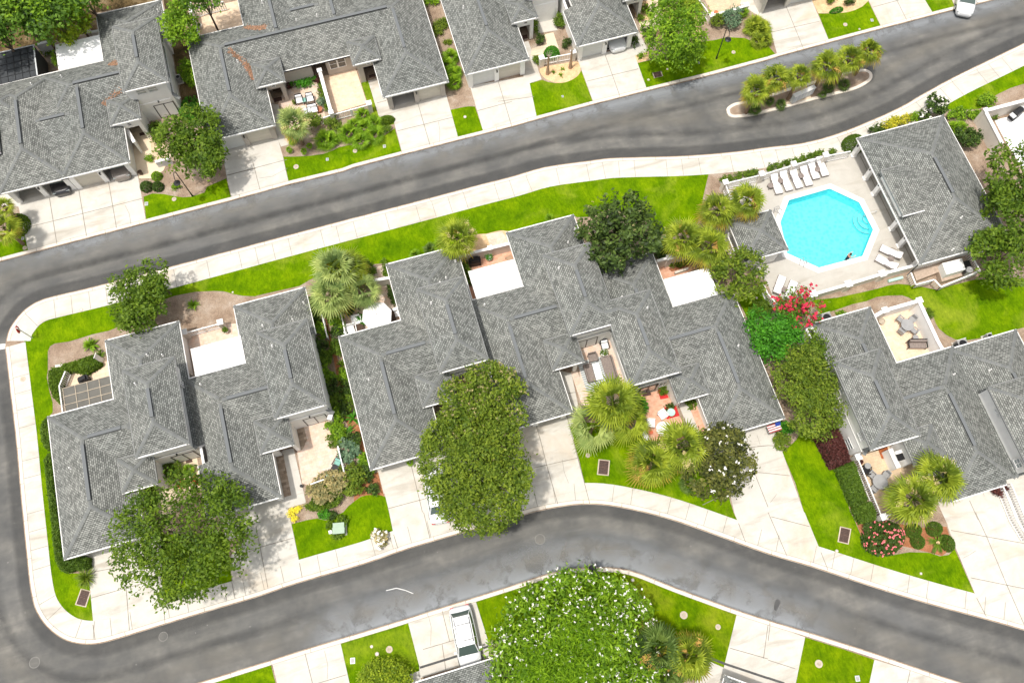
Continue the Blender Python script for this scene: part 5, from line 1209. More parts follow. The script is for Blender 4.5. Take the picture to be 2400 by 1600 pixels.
# shrubs
S_ = shrub
for a in (('feathery grey-green bush behind the left front patio', 9, 660, 1340, 1.7, 1.2, 1.3, 'leaf_straw', .11), ('rounded light green bush hugging the patio bush', 9, 620, 1440, 1.5, .9, .9, 'leaf_mid', .08), ('olive shrub at the end of the bark path', 9, 880, 1260, 1.1, 1.3, 1.4, 'leaf_olive', .10),
    ('silver-leaved shrub beside the bark path', 9, 850, 1000, .9, 1.0, 1.0, 'leaf_grey', .14), ('yellow daylily clump at a driveway edge', 13, 330, 5, .3, .25, .4, 'blossom_yellow', .06), ('second yellow daylily clump below the first', 13, 355, 55, .25, .2, .35, 'blossom_yellow', .06), ('yellow flower clump beside the walk', 9, 390, 1545, .25, .2, .35, 'blossom_yellow', .06),
    ('vivid green herb clump above the utility box', 13, 630, 20, .45, .4, .5, 'leaf_vivid', .08), ('dark shrub beside the herb clump', 13, 700, 30, .35, .3, .5, 'leaf_dark', .08), ('dark small bush in the red mulch beside the driveway', 9, 1068, 1365, .5, .45, .7, 'leaf_dark', .10),
    ('low shrub ring behind the green utility box', 13, 790, 90, .45, .5, .6, 'leaf_mid', .08), ('low shrub left of the green utility box', 13, 690, 130, .3, .4, .5, 'leaf_mid', .08), ('low shrub below the green utility box', 13, 760, 205, .5, .25, .4, 'leaf_mid', .08),
    ('pink-flowered oleander beside the clipped globes', 15, 1080, 230, 1.75, 1.35, 1.5, 'leaf_dark', .11), ('dark glossy bush behind the pink oleander', 15, 960, 170, .7, .7, 1.1, 'leaf_dark', .10),
    ('round dark shrub by the white double doors courtyard', 2, 260, 370, .45, .45, .8, 'leaf_dark', .08), ('big clipped green shrub behind the picket fence', 2, 365, 475, .8, .7, 1.1, 'leaf_vivid', .08), ('shrub on the courtyard wall side beneath the tan wall', 2, 430, 195, .5, .7, 1.0, 'leaf_mid', .08), ('dark shrub beside the stone urn bed', 2, 500, 400, .45, .45, .8, 'leaf_dark', .08), ('narrow shrub against the entry pillar', 2, 222, 250, .25, .9, 1.2, 'leaf_mid', .08), ('grassy shrub beside the fence pillar', 2, 225, 560, .35, .4, .6, 'leaf_mid', .08),
    ('round shrub on the tan path upper', 2, 1215, 85, .45, .4, .8, 'leaf_mid', .07), ('smaller round shrub on the tan path lower', 2, 1180, 165, .3, .3, .6, 'leaf_mid', .07), ('dark columnar shrub beside the garage walk', 2, 1235, 290, .4, .7, 1.2, 'leaf_dark', .08), ('dark slim shrub at the garage corner', 2, 1125, 385, .25, .5, .9, 'leaf_dark', .08), ('wide olive hedge bush behind the bright tree', 2, 1640, 90, 1.3, 1.2, 1.2, 'leaf_yellow', .09), ('tuft in the pebble corner', 2, 1180, 525, .25, .25, .35, 'leaf_bright', .08), ('shrub at the top edge above the tan path', 2, 1420, 10, .9, .4, .9, 'leaf_mid', .08),
    ('light round bush on a short stem beside the courtyard wall', 2, 1880, 195, .55, .6, 1.3, 'leaf_olive', .08), ('grey-green bush behind the leaning lamp post', 2, 2020, 165, .95, .9, 1.8, 'leaf_grey', .09),
    ('clipped oblong box shrub in the orange bark bed', 3, 632, 92, .75, .28, .6, 'leaf_vivid', .06), ('round shrub at the top of the orange bark bed', 3, 578, 8, .4, .3, .7, 'leaf_mid', .07), ('dark multi-stem shrub at the top of the orange bark bed', 3, 750, 10, .6, .35, .9, 'leaf_dark', .08),
    ('twin clipped shrub, left one, beside the walk', 4, 1340, 140, .6, .55, .8, 'leaf_dark', .08), ('twin clipped shrub, right one, beside the dark tree', 4, 1445, 140, .5, .5, .8, 'leaf_dark', .08), ('small light bush above the twin clipped shrubs', 4, 1435, 45, .5, .45, .7, 'leaf_bright', .08), ('little bush in the mulch under the lamp post', 4, 1620, 150, .35, .3, .4, 'leaf_bright', .08),
    ('leafy bush against the white courtyard wall', 0, 1430, 1210, .8, 1.1, 1.0, 'leaf_mid', .10), ('bright shrub in the side alley', 0, 1710, 650, .7, 1.2, 1.2, 'leaf_bright', .11), ('low bright ground shrub below the side alley', 0, 1770, 1010, 1.2, 1.4, .6, 'leaf_vivid', .09), ('small shrub in the side alley near the roof', 0, 1770, 740, .5, .7, .8, 'leaf_bright', .09), ('plant inside the gap beside the screened roof', 0, 425, 480, .45, .35, .8, 'leaf_mid', .09), ('vine against the flat roof edge', 0, 520, 560, .25, .9, 1.2, 'leaf_bright', .08), ('twiggy sprout by the tan terrace', 0, 1375, 1460, .3, .3, .5, 'leaf_bright', .08),
    ('long box shrub under the beige windows', 1, 440, 760, 1.25, .5, .7, 'leaf_vivid', .09), ('dark purple shrub left of the long box shrub', 1, 310, 790, .3, .3, .6, 'leaf_purple', .08), ('dark purple shrub beside the courtyard dividing wall', 1, 560, 735, .35, .3, .6, 'leaf_purple', .08), ('strip of dark groundcover along the dividing wall', 1, 620, 890, .35, 1.7, .4, 'leaf_mid', .09), ('pale feathery plant beside the dividing wall', 1, 600, 945, .35, .35, .7, 'leaf_grey', .09),
    ('first round bush below the white railing', 1, 530, 1110, .8, .8, 1.3, 'leaf_olive', .08), ('second round bush below the white railing', 1, 715, 1140, .75, .8, 1.2, 'leaf_olive', .08), ('clipped hedge end beside the driveway', 1, 1190, 1100, .9, .45, .7, 'leaf_mid', .07), ('shrub at the right end of the palmetto bed', 1, 1195, 1190, .45, .35, .6, 'leaf_mid', .09),
    ('dark clipped shrub behind the walk at far left', 4, 150, 480, 1.0, 1.1, 1.2, 'leaf_mid', .08), ('low shrub right of the young palms at top edge', 1, 1610, 20, .8, .4, .6, 'leaf_bright', .10), ('scrubby plant in the sandy alley', 1, 1700, 230, .7, .6, .4, 'leaf_olive', .07), ('second scrubby plant in the sandy alley', 1, 1665, 290, .5, .6, .4, 'leaf_olive', .07), ('tiny weeds in the sandy alley', 1, 1760, 395, .4, .3, .3, 'leaf_olive', .06),
    ('magnolia sapling with white buds behind the pool house', 3, 1535, 980, .95, 1.1, 1.8, 'leaf_dark', .12), ('dark shrub left of the magnolia sapling', 3, 1430, 1070, .6, .6, 1.0, 'leaf_dark', .10), ('gold-leaved shrub row behind the pool house roof', 3, 1180, 1130, 1.9, .5, .8, 'leaf_gold', .09), ('dark shrub at the pool house back corner', 3, 1000, 1200, .7, .5, .9, 'leaf_dark', .08), ('big clipped globe beside the pool gate', 3, 800, 1305, 1.1, .95, 1.3, 'hedge', .06), ('bright fern clump behind the pool house', 3, 1340, 1075, .7, .4, .6, 'leaf_bright', .09),
    ('glossy dark shrub right of the pool house', 3, 1840, 1250, 1.1, 1.2, 1.6, 'leaf_dark', .11), ('leafy clump in the bark beside the walled terrace', 3, 1900, 1050, .8, .5, .6, 'leaf_bright', .10), ('leafy clump behind the walled terrace corner', 3, 2010, 930, .9, .7, .8, 'leaf_bright', .10), ('light shrub above the pool house corner', 3, 1740, 1060, 1.0, .6, .8, 'leaf_bright', .10), ('small plant inside the walled terrace', 3, 2065, 1080, .3, .3, .5, 'leaf_mid', .08),
    ('round dark shrub beside the flat-roofed patio', 6, 1400, 740, .9, 1.05, 1.2, 'leaf_dark', .08), ('shaded ferns behind the flat roof', 6, 1560, 830, 1.2, .5, .6, 'leaf_mid', .09), ('round dark shrub on the lawn left of the vivid tree', 6, 2290, 1270, .9, .9, 1.1, 'leaf_mid', .08), ('potted bush in the red brick bed', 10, 1385, 450, .35, .35, .6, 'leaf_mid', .08), ('bush around the blue birdbath', 10, 1445, 605, .35, .25, .6, 'leaf_dark', .08), ('fern by the recessed right entry', 10, 1655, 560, .45, .55, .5, 'leaf_mid', .10), ('leafy bush under the fan palm by the patio wall', 10, 1180, 590, .5, .7, .9, 'leaf_vivid', .1),
    ('round shrub in the corner house courtyard', 8, 1590, 1180, .75, .7, .8, 'leaf_mid', .08), ('small hedge strip beside the corner house walk', 8, 1400, 1450, .35, 1.2, .7, 'leaf_olive', .08), ('leafy shrub beside the umbrella patio wall', 5, 1000, 930, .9, .9, 1.2, 'leaf_mid', .10), ('bronze shrub behind the large palms', 5, 905, 950, .8, .9, 1.2, 'leaf_olive', .10), ('climbing plant along the centre house back wall', 5, 1190, 900, .3, .9, .8, 'leaf_mid', .08), ('dark strip shrub along the umbrella patio wall', 5, 1245, 1130, .25, 1.2, .6, 'leaf_dark', .08), ('green climber by the covered grill', 5, 1910, 890, .4, 1.2, 1.1, 'leaf_mid', .09), ('low leaves along the flat roof edge', 5, 1960, 1020, .3, .4, .5, 'leaf_mid', .08),
    ('plant between the patio chairs and umbrella', 5, 965, 1365, .3, .5, .6, 'leaf_vivid', .08), ('shrub below the large palms', 5, 870, 1270, .8, .5, .9, 'leaf_dark', .10), ('white hydrangea bush at the pavement edge', 13, 1135, 240, .6, .7, .8, 'leaf_straw', .10), ('flowering shrub next to the flag', 11, 170, 790, .7, .45, .8, 'leaf_vivid', .09), ('brownish shrub at the driveway corner by the flag', 11, 130, 920, .7, .75, .8, 'leaf_olive', .08),
    ('round shrub above the lower right clipped globe', 15, 1345, 165, .7, .55, .9, 'hedge', .06), ('lowest clipped globe beside the oleander', 15, 1385, 265, .55, .6, .9, 'hedge', .055), ('clipped globe above the sago palm', 15, 1540, 150, .65, .6, .9, 'hedge', .055), ('clipped globe right of the sago palm', 15, 1660, 280, .55, .7, .9, 'hedge', .055), ('small green clump beside the back wall mulch', 7, 1480, 1310, .3, .4, .5, 'leaf_mid', .08), ('low green plant on the bed behind the right house', 7, 665, 1315, .4, .2, .3, 'leaf_bright', .08), ('rust-tinted shrub by the right pergola', 11, 2130, 1370, .6, .4, .8, 'leaf_purple', .10),
    ('purple-leaved shrub in the shaded court', 9, 1910, 400, .5, .4, .8, 'leaf_purple', .09), ('shaded shrub under the flowering tree', 9, 1850, 400, .4, .4, .8, 'leaf_dark', .09)):
    lb, k, x, y, rx, ry, h, m_, lf = a
    tight = m_ == 'hedge' or 'clipped' in lb or 'globe' in lb
    bl = ('blossom_pink', 95, .075) if 'oleander' in lb and 'pink-fl' in lb else (('blossom', 16, .09) if 'sapling' in lb else (('blossom', 40, .1) if 'hydrangea' in lb else None))
    S_(lb, k, x, y, rx, ry, h, m_, lf, tight=tight, blossom=bl)
# hedge row plants along the pool fence
for i, (k, x, y) in enumerate([(6, 1940, 82), (6, 2010, 75), (6, 2080, 50), (6, 2160, 35), (6, 2215, 20), (3, 25, 1540), (3, 95, 1525), (3, 170, 1500), (3, 240, 1490), (3, 310, 1465), (3, 390, 1445), (3, 440, 1425), (3, 500, 1415), (3, 590, 1405)]):
    lbl = ['leftmost', 'second', 'third', 'fourth', 'fifth', 'sixth', 'seventh', 'eighth', 'ninth', 'tenth', 'eleventh', 'twelfth', 'thirteenth', 'rightmost'][i]
    S_('%s of the small green shrubs in a row along the pool fence' % lbl, k, x, y, .34, .30, .6, 'leaf_mid', .08, group='small shrubs along the pool fence')
# shrubs of the planted alley between the left and centre houses
ALY = [(5, 505, 1240, .5), (5, 560, 1350, .5), (5, 590, 1480, .5), (9, 600, 60, .55), (9, 640, 150, .5), (9, 650, 300, .6), (9, 690, 420, .55), (9, 720, 560, .55), (9, 745, 680, .5), (9, 790, 620, .45), (5, 690, 1290, .6), (5, 745, 1400, .6), (5, 765, 1500, .55), (9, 750, 60, .5), (9, 790, 330, .5), (9, 830, 430, .55), (9, 850, 560, .55), (9, 710, 780, .5), (9, 900, 900, .45), (9, 720, 900, .5), (9, 1020, 1130, .6), (9, 1000, 1220, .5), (5, 560, 1200, .5), (9, 760, 830, .5)]
for i, (k, x, y, r) in enumerate(ALY):
    S_('leafy shrub in the narrow planted alley between two row houses', k, x, y, r*1.15, r*1.35, 1.0, ('leaf_dark', 'leaf_mid', 'leaf_bright')[i % 3], .10, group='shrubs in the planted alley')
# hedges
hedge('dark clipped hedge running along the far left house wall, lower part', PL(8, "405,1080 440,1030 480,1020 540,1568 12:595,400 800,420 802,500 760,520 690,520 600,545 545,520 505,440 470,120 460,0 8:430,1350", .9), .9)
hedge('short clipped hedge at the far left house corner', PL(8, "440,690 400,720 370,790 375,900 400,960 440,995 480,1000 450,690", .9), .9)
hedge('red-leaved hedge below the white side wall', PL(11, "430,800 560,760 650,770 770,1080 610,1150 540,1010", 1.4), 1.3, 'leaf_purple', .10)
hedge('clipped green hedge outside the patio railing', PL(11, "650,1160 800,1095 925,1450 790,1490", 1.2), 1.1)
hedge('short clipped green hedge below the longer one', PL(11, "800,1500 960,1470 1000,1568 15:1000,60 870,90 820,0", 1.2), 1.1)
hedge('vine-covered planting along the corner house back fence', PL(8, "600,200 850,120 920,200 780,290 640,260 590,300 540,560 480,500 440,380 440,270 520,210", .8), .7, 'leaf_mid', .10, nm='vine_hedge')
# palms
Pm = palm
for a in (('tallest fan palm of the clump behind the left house', 5, 730, 900, 4.6, 1.25, 'full', 'palm_pale', None), ('front palm of the clump, over the alley shrubs', 5, 700, 1130, 3.6, 1.25, 'full', 'palm_pale', None), ('drooping pale palm beside the umbrella patio', 5, 990, 1100, 3.2, .95, 'pale', 'palm_pale', None), ('inner palm behind the clump touching the back gate', 5, 850, 900, 3.8, 1.1, 'full', 'palm_green', None),
    ('fan palm with pale flower plumes on the back lawn', 5, 1850, 620, 4.2, 1.1, 'full', 'palm_green', ('palm_flower', 6)),
    ('left fan palm outside the pool fence', 6, 1880, 370, 4.2, 1.1, 'tan', 'palm_green', None), ('right fan palm inside the pool fence corner', 6, 2160, 280, 4.4, 1.05, 'tan', 'palm_green', ('palm_flower_orange', 2)),
    ('left fan palm of the pair west of the gazebo', 6, 1570, 620, 4.2, 1.15, 'full', 'palm_green', ('palm_flower_orange', 2)), ('right fan palm of the pair west of the gazebo', 6, 1810, 700, 4.2, 1.2, 'tan', 'palm_green', ('palm_flower_orange', 5)),
    ('great fan palm in front of the brick courtyard', 10, 930, 560, 4.8, 1.35, 'full', 'palm_green', ('leaf_yellow', 7)), ('pale palm drooping over the walk corner', 10, 740, 780, 3.0, 1.2, 'pale', 'palm_pale', None), ('lower palm at the patio wall end', 10, 1070, 720, 3.4, 1.1, 'pale', 'palm_green', None),
    ('dark-hearted fan palm beside the storm grate lawn', 10, 1290, 1120, 3.9, 1.3, 'tan', 'palm_green', ('palm_flower_orange', 2)), ('fan palm right of the dark-hearted one', 10, 1560, 960, 4.4, 1.25, 'full', 'palm_green', ('palm_flower', 5)),
    ('upper fan palm beside the right front patio', 11, 1560, 1250, 4.4, 1.2, 'full', 'palm_green', ('palm_flower', 5)), ('lower fan palm beside the right front patio', 11, 1330, 1450, 4.2, 1.25, 'full', 'palm_green', ('palm_flower', 6)),
    ('fan palm with bent trunk in front of the armchair patio', 1, 350, 1130, 3.6, .95, 'full', 'palm_pale', ('palm_flower', 4)),
    ('left one of the two fan palms at the bottom edge', 14, 1340, 1250, 3.8, 1.2, 'tan', 'palm_dark', ('palm_flower_orange', 3)), ('right one of the two fan palms at the bottom edge', 14, 1620, 1320, 3.8, 1.15, 'tan', 'palm_green', ('palm_flower_orange', 3)), ('lowest fan palm under the blossoming bush edge', 14, 1400, 1480, 3.0, 1.0, 'tan', 'palm_dark', ('palm_flower_orange', 3)),
    ('upper palm at the far left edge', 4, 40, 330, 3.0, .6, 'sparse', 'palm_green', None), ('lower palm at the far left edge', 4, 40, 530, 3.2, .95, 'sparse', 'palm_green', None)):
    lb, k, x, y, zc, s_c, kd, mt, fl = a; Pm(lb, k, x, y, zc, s_c, kd, mt, fl)
for i, (k, x, y, s_c) in enumerate([(2, 2240, 830, 1.0), (3, 70, 720, 1.05), (3, 290, 700, .85), (3, 535, 610, 1.1), (3, 745, 545, 1.0), (3, 930, 470, .95)]):
    nmb = ['leftmost fan palm of six on the traffic island', 'second fan palm on the island, left of the sign', 'third fan palm on the island, above the white sign', 'fourth fan palm on the island, right of the sign', 'fifth fan palm on the island', 'rightmost fan palm of six on the island, over bare mulch'][i]
    Pm(nmb, k, x, y, 3.7, s_c*.88, 'tan' if i % 2 else 'full', 'palm_green', ('palm_flower_orange', 2), group='fan palms on the traffic island', z0=.14)
for i, (k, x, y, r) in enumerate([(1, 640, 1290, 1.25), (1, 850, 1230, 1.2), (1, 960, 1300, 1.0), (1, 1000, 1170, 1.0), (1, 1090, 1240, 1.1), (1, 1080, 1130, .9), (1, 980, 1060, .9), (1, 700, 1270, .9), (1, 900, 1150, .8), (1, 340, 1270, .7), (1, 440, 1390, .35), (1, 305, 1375, .35), (1, 490, 1340, .35)]):
    palmetto('green palmetto in the mulch bed before the railing of the upper middle court', k, x, y, r, 'palmettos in the upper mulch bed', 'leaf_bright')
for i, (k, x, y, r) in enumerate([(1, 1790, 520, 1.0), (1, 1760, 590, .9), (1, 1800, 690, 1.0), (1, 1820, 760, .9), (1, 1840, 660, .7)]):
    palmetto('bright palmetto squeezed between two upper houses', k, x, y, r, 'palmettos between the upper houses', 'leaf_bright')
for i, (k, x, y, r) in enumerate([(2, 2230, 230, 1.15), (2, 2300, 270, 1.1), (3, -60, 300, 1.1), (2, 2260, 380, .9), (3, -20, 370, .8), (2, 2200, 270, .9)]):
    palmetto('spiky palmetto of the clump beside the upper right driveway', k, x, y, r, 'palmettos beside the upper right driveway', 'palm_green')
for lb, k, x, y, r in (('palmetto below the magnolia sapling', 3, 1690, 1180, .9), ('palmetto nearest the pool house corner', 3, 1760, 1170, .8), ('fern palm by the dark shrub on the back lawn', 5, 1600, 720, .7), ('second fern palm on the back lawn edge', 5, 1690, 690, .8), ('dark grass-like palm on the back lawn', 5, 930, 860, .6), ('dark palmetto under the bronze magnolia', 10, 1620, 1310, .9), ('small palmetto by the centre roof back edge', 6, 345, 440, .5), ('potted palm on the pool deck corner', 7, 105, 1190, .4), ('feathery palm in the courtyard corner', 8, 1730, 1180, .6), ('slim palm by the garage of the centre house', 9, 1415, 1110, .35), ('palmetto behind the courtyard wall pillar', 2, 2120, 110, .7), ('palmetto left of the back fence row', 5, 1460, 770, .6),
    ('palmetto at the left end of the island', 2, 2230, 1010, .7), ('palmetto under the second island palm', 3, 120, 960, .6), ('palmetto under the fourth island palm', 3, 560, 800, .7), ('palmetto under the fifth island palm', 3, 700, 780, .7), ('dark palmetto at the island edge', 3, 500, 870, .45), ('palmetto in the island left of the sign', 3, 20, 930, .5)):
    palmetto(lb, k, x, y, r, mat='palm_dark' if 'dark' in lb or 'island' in lb else 'leaf_bright')
spiky('round agave-like plant in the mulch near the round tree', 4, 1765, 1225, .65, 40, .5, 'leaf_bright', .05)
spiky('agave in the corner mulch bed', 8, 820, 30, .8, 50, .7, 'leaf_bright', .07); spiky('small agave beside the white post', 8, 910, 110, .55, 36, .5, 'leaf_mid', .05)
spiky('long-leaved lily plant over the bark path', 9, 810, 850, 1.3, 26, .6, 'leaf_vivid', .055); spiky('upper lily plant at the roof edge', 9, 890, 700, .9, 24, .6, 'leaf_vivid', .06); spiky('lily plant high in the alley', 9, 790, 210, .7, 24, .6, 'leaf_mid', .05); spiky('lily plant at the bottom of the alley', 9, 990, 1060, .9, 22, .6, 'leaf_vivid', .05)
spiky('sago palm with a pale heart between clipped globes', 15, 1570, 275, 1.0, 46, .35, 'leaf_mid', .07, nm='sago_palm', cat='palm', heart='gravel')
spiky('fine ornamental grass tuft beside the storm grate', 12, 780, 600, .95, 150, .9, 'leaf_olive', .022, nm='grass_tuft')
spiky('dark yucca in the umbrella patio planting', 5, 720, 1310, .9, 40, .8, 'leaf_dark', .05)
spiky('tiny palm on the yellow gravel', 2, 452, 680, .35, 16, .3, 'leaf_bright', .04); spiky('small tuft left on the yellow gravel', 2, 380, 655, .25, 14, .3, 'leaf_mid', .04); spiky('second tuft on the yellow gravel', 2, 465, 625, .28, 14, .3, 'leaf_bright', .04)
for lb, x, y, yt in (('left young palm trunk tied upright on the yellow gravel', 327, 680, 520), ('right young palm trunk tied upright on the yellow gravel', 535, 625, 450)):
    bx, by = P(2, x, y, .1); r = thing('young_palm', lb, 'palm', (bx, by, .1)); 
    m = MB(); m.tube((0, 0, 0), (0, .0, 1.0), .2, .14, 8); m.tube((0, 0, 1), (0, 0, 2.6), .12, .09, 8); m.build('trunk', 'wood', r, world=False)
    m = MB(); 
    for q in range(7): a = q*.9; m.tube((0, 0, 2.55), (.32*math.cos(a), .32*math.sin(a), 3.1), .035, .015, 4)
    m.build('cut_fronds', 'pale_bark', r, world=False)
# ------------------------------------------------------------------ garden walls and fences
def gwall(label, pts, h=1.7, t=.16, mat='garden_wall', pillars=(), cap=True, nm='garden_wall', cat='wall', pw=.42, ph=.12):
    cx, cy = pts[0]; r = thing(nm, label, cat, (cx, cy, .1))
    m = MB()
    for a, b in zip(pts, pts[1:]): m.bar(a, b, t, .1, h)
    w_ = m.build('wall_panel', mat, r)
    if cap:
        for i, (a, b) in enumerate(zip(pts, pts[1:])): MB().bar(a, b, t+.10, h+.001, h+.06+.002*i).build('coping', 'white_trim', r)
    for i in pillars: pillar(r, pts[i], h+ph, pw)
    return r
def pillar(r, p, h, w_=.42):
    x, y = p; m = MB(); m.box(x-w_/2, x+w_/2, y-w_/2, y+w_/2, .1, h); q = m.build('pillar', 'garden_wall', r)
    m = MB(); m.box(x-w_/2-.05, x+w_/2+.05, y-w_/2-.05, y+w_/2+.05, h+.001, h+.09); m.build('cap', 'white_trim', q)
def picket(label, pts, h=1.15, pillars=(), nm='picket_fence', cat='fence', z0=.12, step=.16, pw=.42, wslat=.07, post=True):
    cx, cy = pts[0]; r = thing(nm, label, cat, (cx, cy, z0))
    for a, b in zip(pts, pts[1:]):
        MB().bar(a, b, .10, h-.06, h).build('top_rail', 'white_trim', r); MB().bar(a, b, .07, z0+.12, z0+.19).build('bottom_rail', 'white_trim', r)
        L = math.hypot(b[0]-a[0], b[1]-a[1]); n = max(2, int(L/step)); m = MB(); dx, dy = (b[0]-a[0])/L, (b[1]-a[1])/L
        for i in range(n+1):
            t = (i/n)*L; p = (a[0]+dx*t, a[1]+dy*t); m.bar((p[0]-dx*wslat/2, p[1]-dy*wslat/2), (p[0]+dx*wslat/2, p[1]+dy*wslat/2), .03, z0+.02, h-.062)
        m.build('pickets', 'white_trim', r)
        if post and L > 3:
            for q in range(1, int(L/2.4)+1):
                t = L*q/(int(L/2.4)+1); p = (a[0]+dx*t, a[1]+dy*t); MB().box(p[0]-.06, p[0]+.06, p[1]-.06, p[1]+.06, z0, h+.06).build('post', 'white_trim', r)
    for i in pillars: pillar(r, pts[i], h+.22, pw)
    return r
picket('white picket fence at the left corner house side patio', PL(8, "600,275 545,410 578,665", 1.2), 1.25, nm='picket_fence')
picket('white railing between two pillars behind the left house', PL(4, "1700,1490 2030,1400", 1.1), 1.1, (0, 1))
picket('white picket fence running down the planted alley', PL(5, "590,1260 655,1530", 1.0), 1.0, step=.22, wslat=.09)
picket('thin white fence of the umbrella patio', PL(5, "775,1290 822,1505", 1.1), 1.1, step=.2)
gwall('white back gate wall by the umbrella patio', PL(5, "1075,1010 1222,985", 1.5), 1.5)
gwall('cream garden wall behind the covered grill', PL(5, "1872,785 2150,715 2350,665", 1.6), 1.6, pillars=(1,), pw=.34)
gwall('white garden wall beside the magnolia', PL(6, "1330,832 1445,800", 1.7), 1.7, pillars=(1,))
gwall('tan garden wall under the pair of palms', PL(6, "1455,798 1640,765", 1.7), 1.7, cap=False)
gwall('weathered side wall beside the rear white roof', PL(6, "1815,880 1925,1120", 1.7), 1.7, mat='beige_wall', cap=False)
picket('pool fence along the upper pavement', PL(6, "1958,118 2290,40 3:70,1568 232,1518 525,1435 760,1390", 1.3), 1.3, (0, 1, 3, 4), step=.17)
picket('pool fence on the west side behind the palms', PL(6, "1965,130 2010,255 1985,600 2048,755", 1.3), 1.3)
picket('pool fence at the lower left of the deck', PL(6, "2310,1035 2352,1130 7:78,1220", 1.3), 1.3)
gwall('low white pool wall along the south lawn', PL(7, "80,1228 412,1138 735,1045 1045,950 1385,862", 1.25), 1.25, pillars=(1, 2, 3), pw=.5)
gwall('high white wall round the sandy back patio', PL(7, "980,1335 1070,1285 1385,1195 1560,1568 11:1600,70", 1.9), 1.9, t=.2, mat='white_wall', pillars=(1, 2), pw=.42)
gwall('high cream wall of the terrace at the right edge', PL(3, "2700,850 2352,925 1995,1020 2150,1320", 1.9), 1.9, t=.22, pillars=(2,), pw=.34)
picket('white railing of the right front patio', PL(11, "822,1065 1030,1568 15:1052,45", 1.2), 1.2, (0, 2), step=.17)
picket('short white railing closing the right front patio', PL(15, "1065,35 1230,-5", 1.2), 1.2, step=.17)
picket('white pergola railing at the far right edge', PL(11, "2165,1335 2290,1640 15:2400,250", 1.3), 1.3, step=.2, wslat=.1)
picket('outer white pergola railing at the far right edge', PL(11, "2235,1305 2352,1580 15:2480,300", 1.3), 1.3, step=.2, wslat=.1)
gwall('white dividing wall between the two paved courts', PL(1, "585,655 692,1040", 1.7), 1.7, mat='white_wall', pillars=(0, 1), pw=.36, t=.22)
picket('white railing in front of the pink gravel court', PL(1, "590,1090 700,1055 1040,962", 1.15), 1.15, (2,), step=.17)
picket('short white fence between two stone pillars on yellow gravel', PL(2, "272,545 562,490", 1.1), 1.1, (0, 1), step=.17)
picket('white fence left of the stone-paved courtyard', PL(2, "1720,0 1828,145", 1.2), 1.2, step=.17)
gwall('low white wall in front of the stone-paved courtyard', PL(2, "1832,148 1990,105 2150,55", 1.0), 1.0, mat='white_wall', pillars=(0, 2), pw=.4)
gwall('tall white wall stub at the upper left entry', PL(0, "1235,1310 1170,1195", 1.9), 1.9, mat='white_wall', t=.2)
gwall('white louvered panel behind the dark tree', PL(0, "1425,1490 1560,1452", 1.0), 1.0, mat='light_metal')
gwall('white panel wall beside the screened roof', PL(0, "330,412 470,378", 1.7), 1.7, mat='light_metal', pillars=(1,), pw=.3)
gwall('white wall behind the flat roof at upper left', PL(0, "820,300 915,285", 1.7), 1.7, mat='white_wall', pillars=(0,), pw=.3)
gwall('pale wall on the left of the lawn-oval patio', PL(0, "1745,55 1765,180 1825,330", 1.7), 1.7, mat='white_wall', pillars=(0,), pw=.36)
picket('white slatted railing above the lawn-oval patio', PL(0, "1770,90 1870,55 2050,15", 1.4), 1.4, step=.2, wslat=.1)
gwall('white side wall of the red brick front patio', PL(10, "1180,760 1245,905", .9), .9, mat='white_wall', t=.3)
picket('white fence behind the feathery bush', PL(9, "750,960 808,1200 500,1310", 1.1), 1.1, step=.18)
gwall('white square post with light in the corner bed', PL(8, "870,130 875,131", 1.6), 1.6, t=.4, mat='white_wall', nm='gate_post', cat='post')
gwall('cream post in the corner vine hedge', PL(8, "505,225 570,218", .9), .9, t=.22, mat='garden_wall', cap=False, nm='gate_post', cat='post')
gwall('cream wall cap at the patio of the left house', PL(9, "660,690 700,700", 1.7), 1.7, t=.35, nm='gate_post', cat='post')
gwall('white low wall of the open fireplace patio', PL(11, "1120,985 1200,1160", 1.5), 1.5, mat='white_wall', t=.3)
gwall('fireplace block with black opening on the right front patio', PL(11, "1190,1050 1250,1030", 2.0), 1.9, mat='white_wall', t=.8, nm='fireplace', cat='fireplace', cap=False)
MB_ = MB(); fx, fy = P(11, 1225, 1060, 1.95); MB_.box(fx-.35, fx+.25, fy-.25, fy+.3, 1.902, 1.93); MB_.single('fire_opening', 'black', 'square black opening on top of the white fireplace block', 'vent')
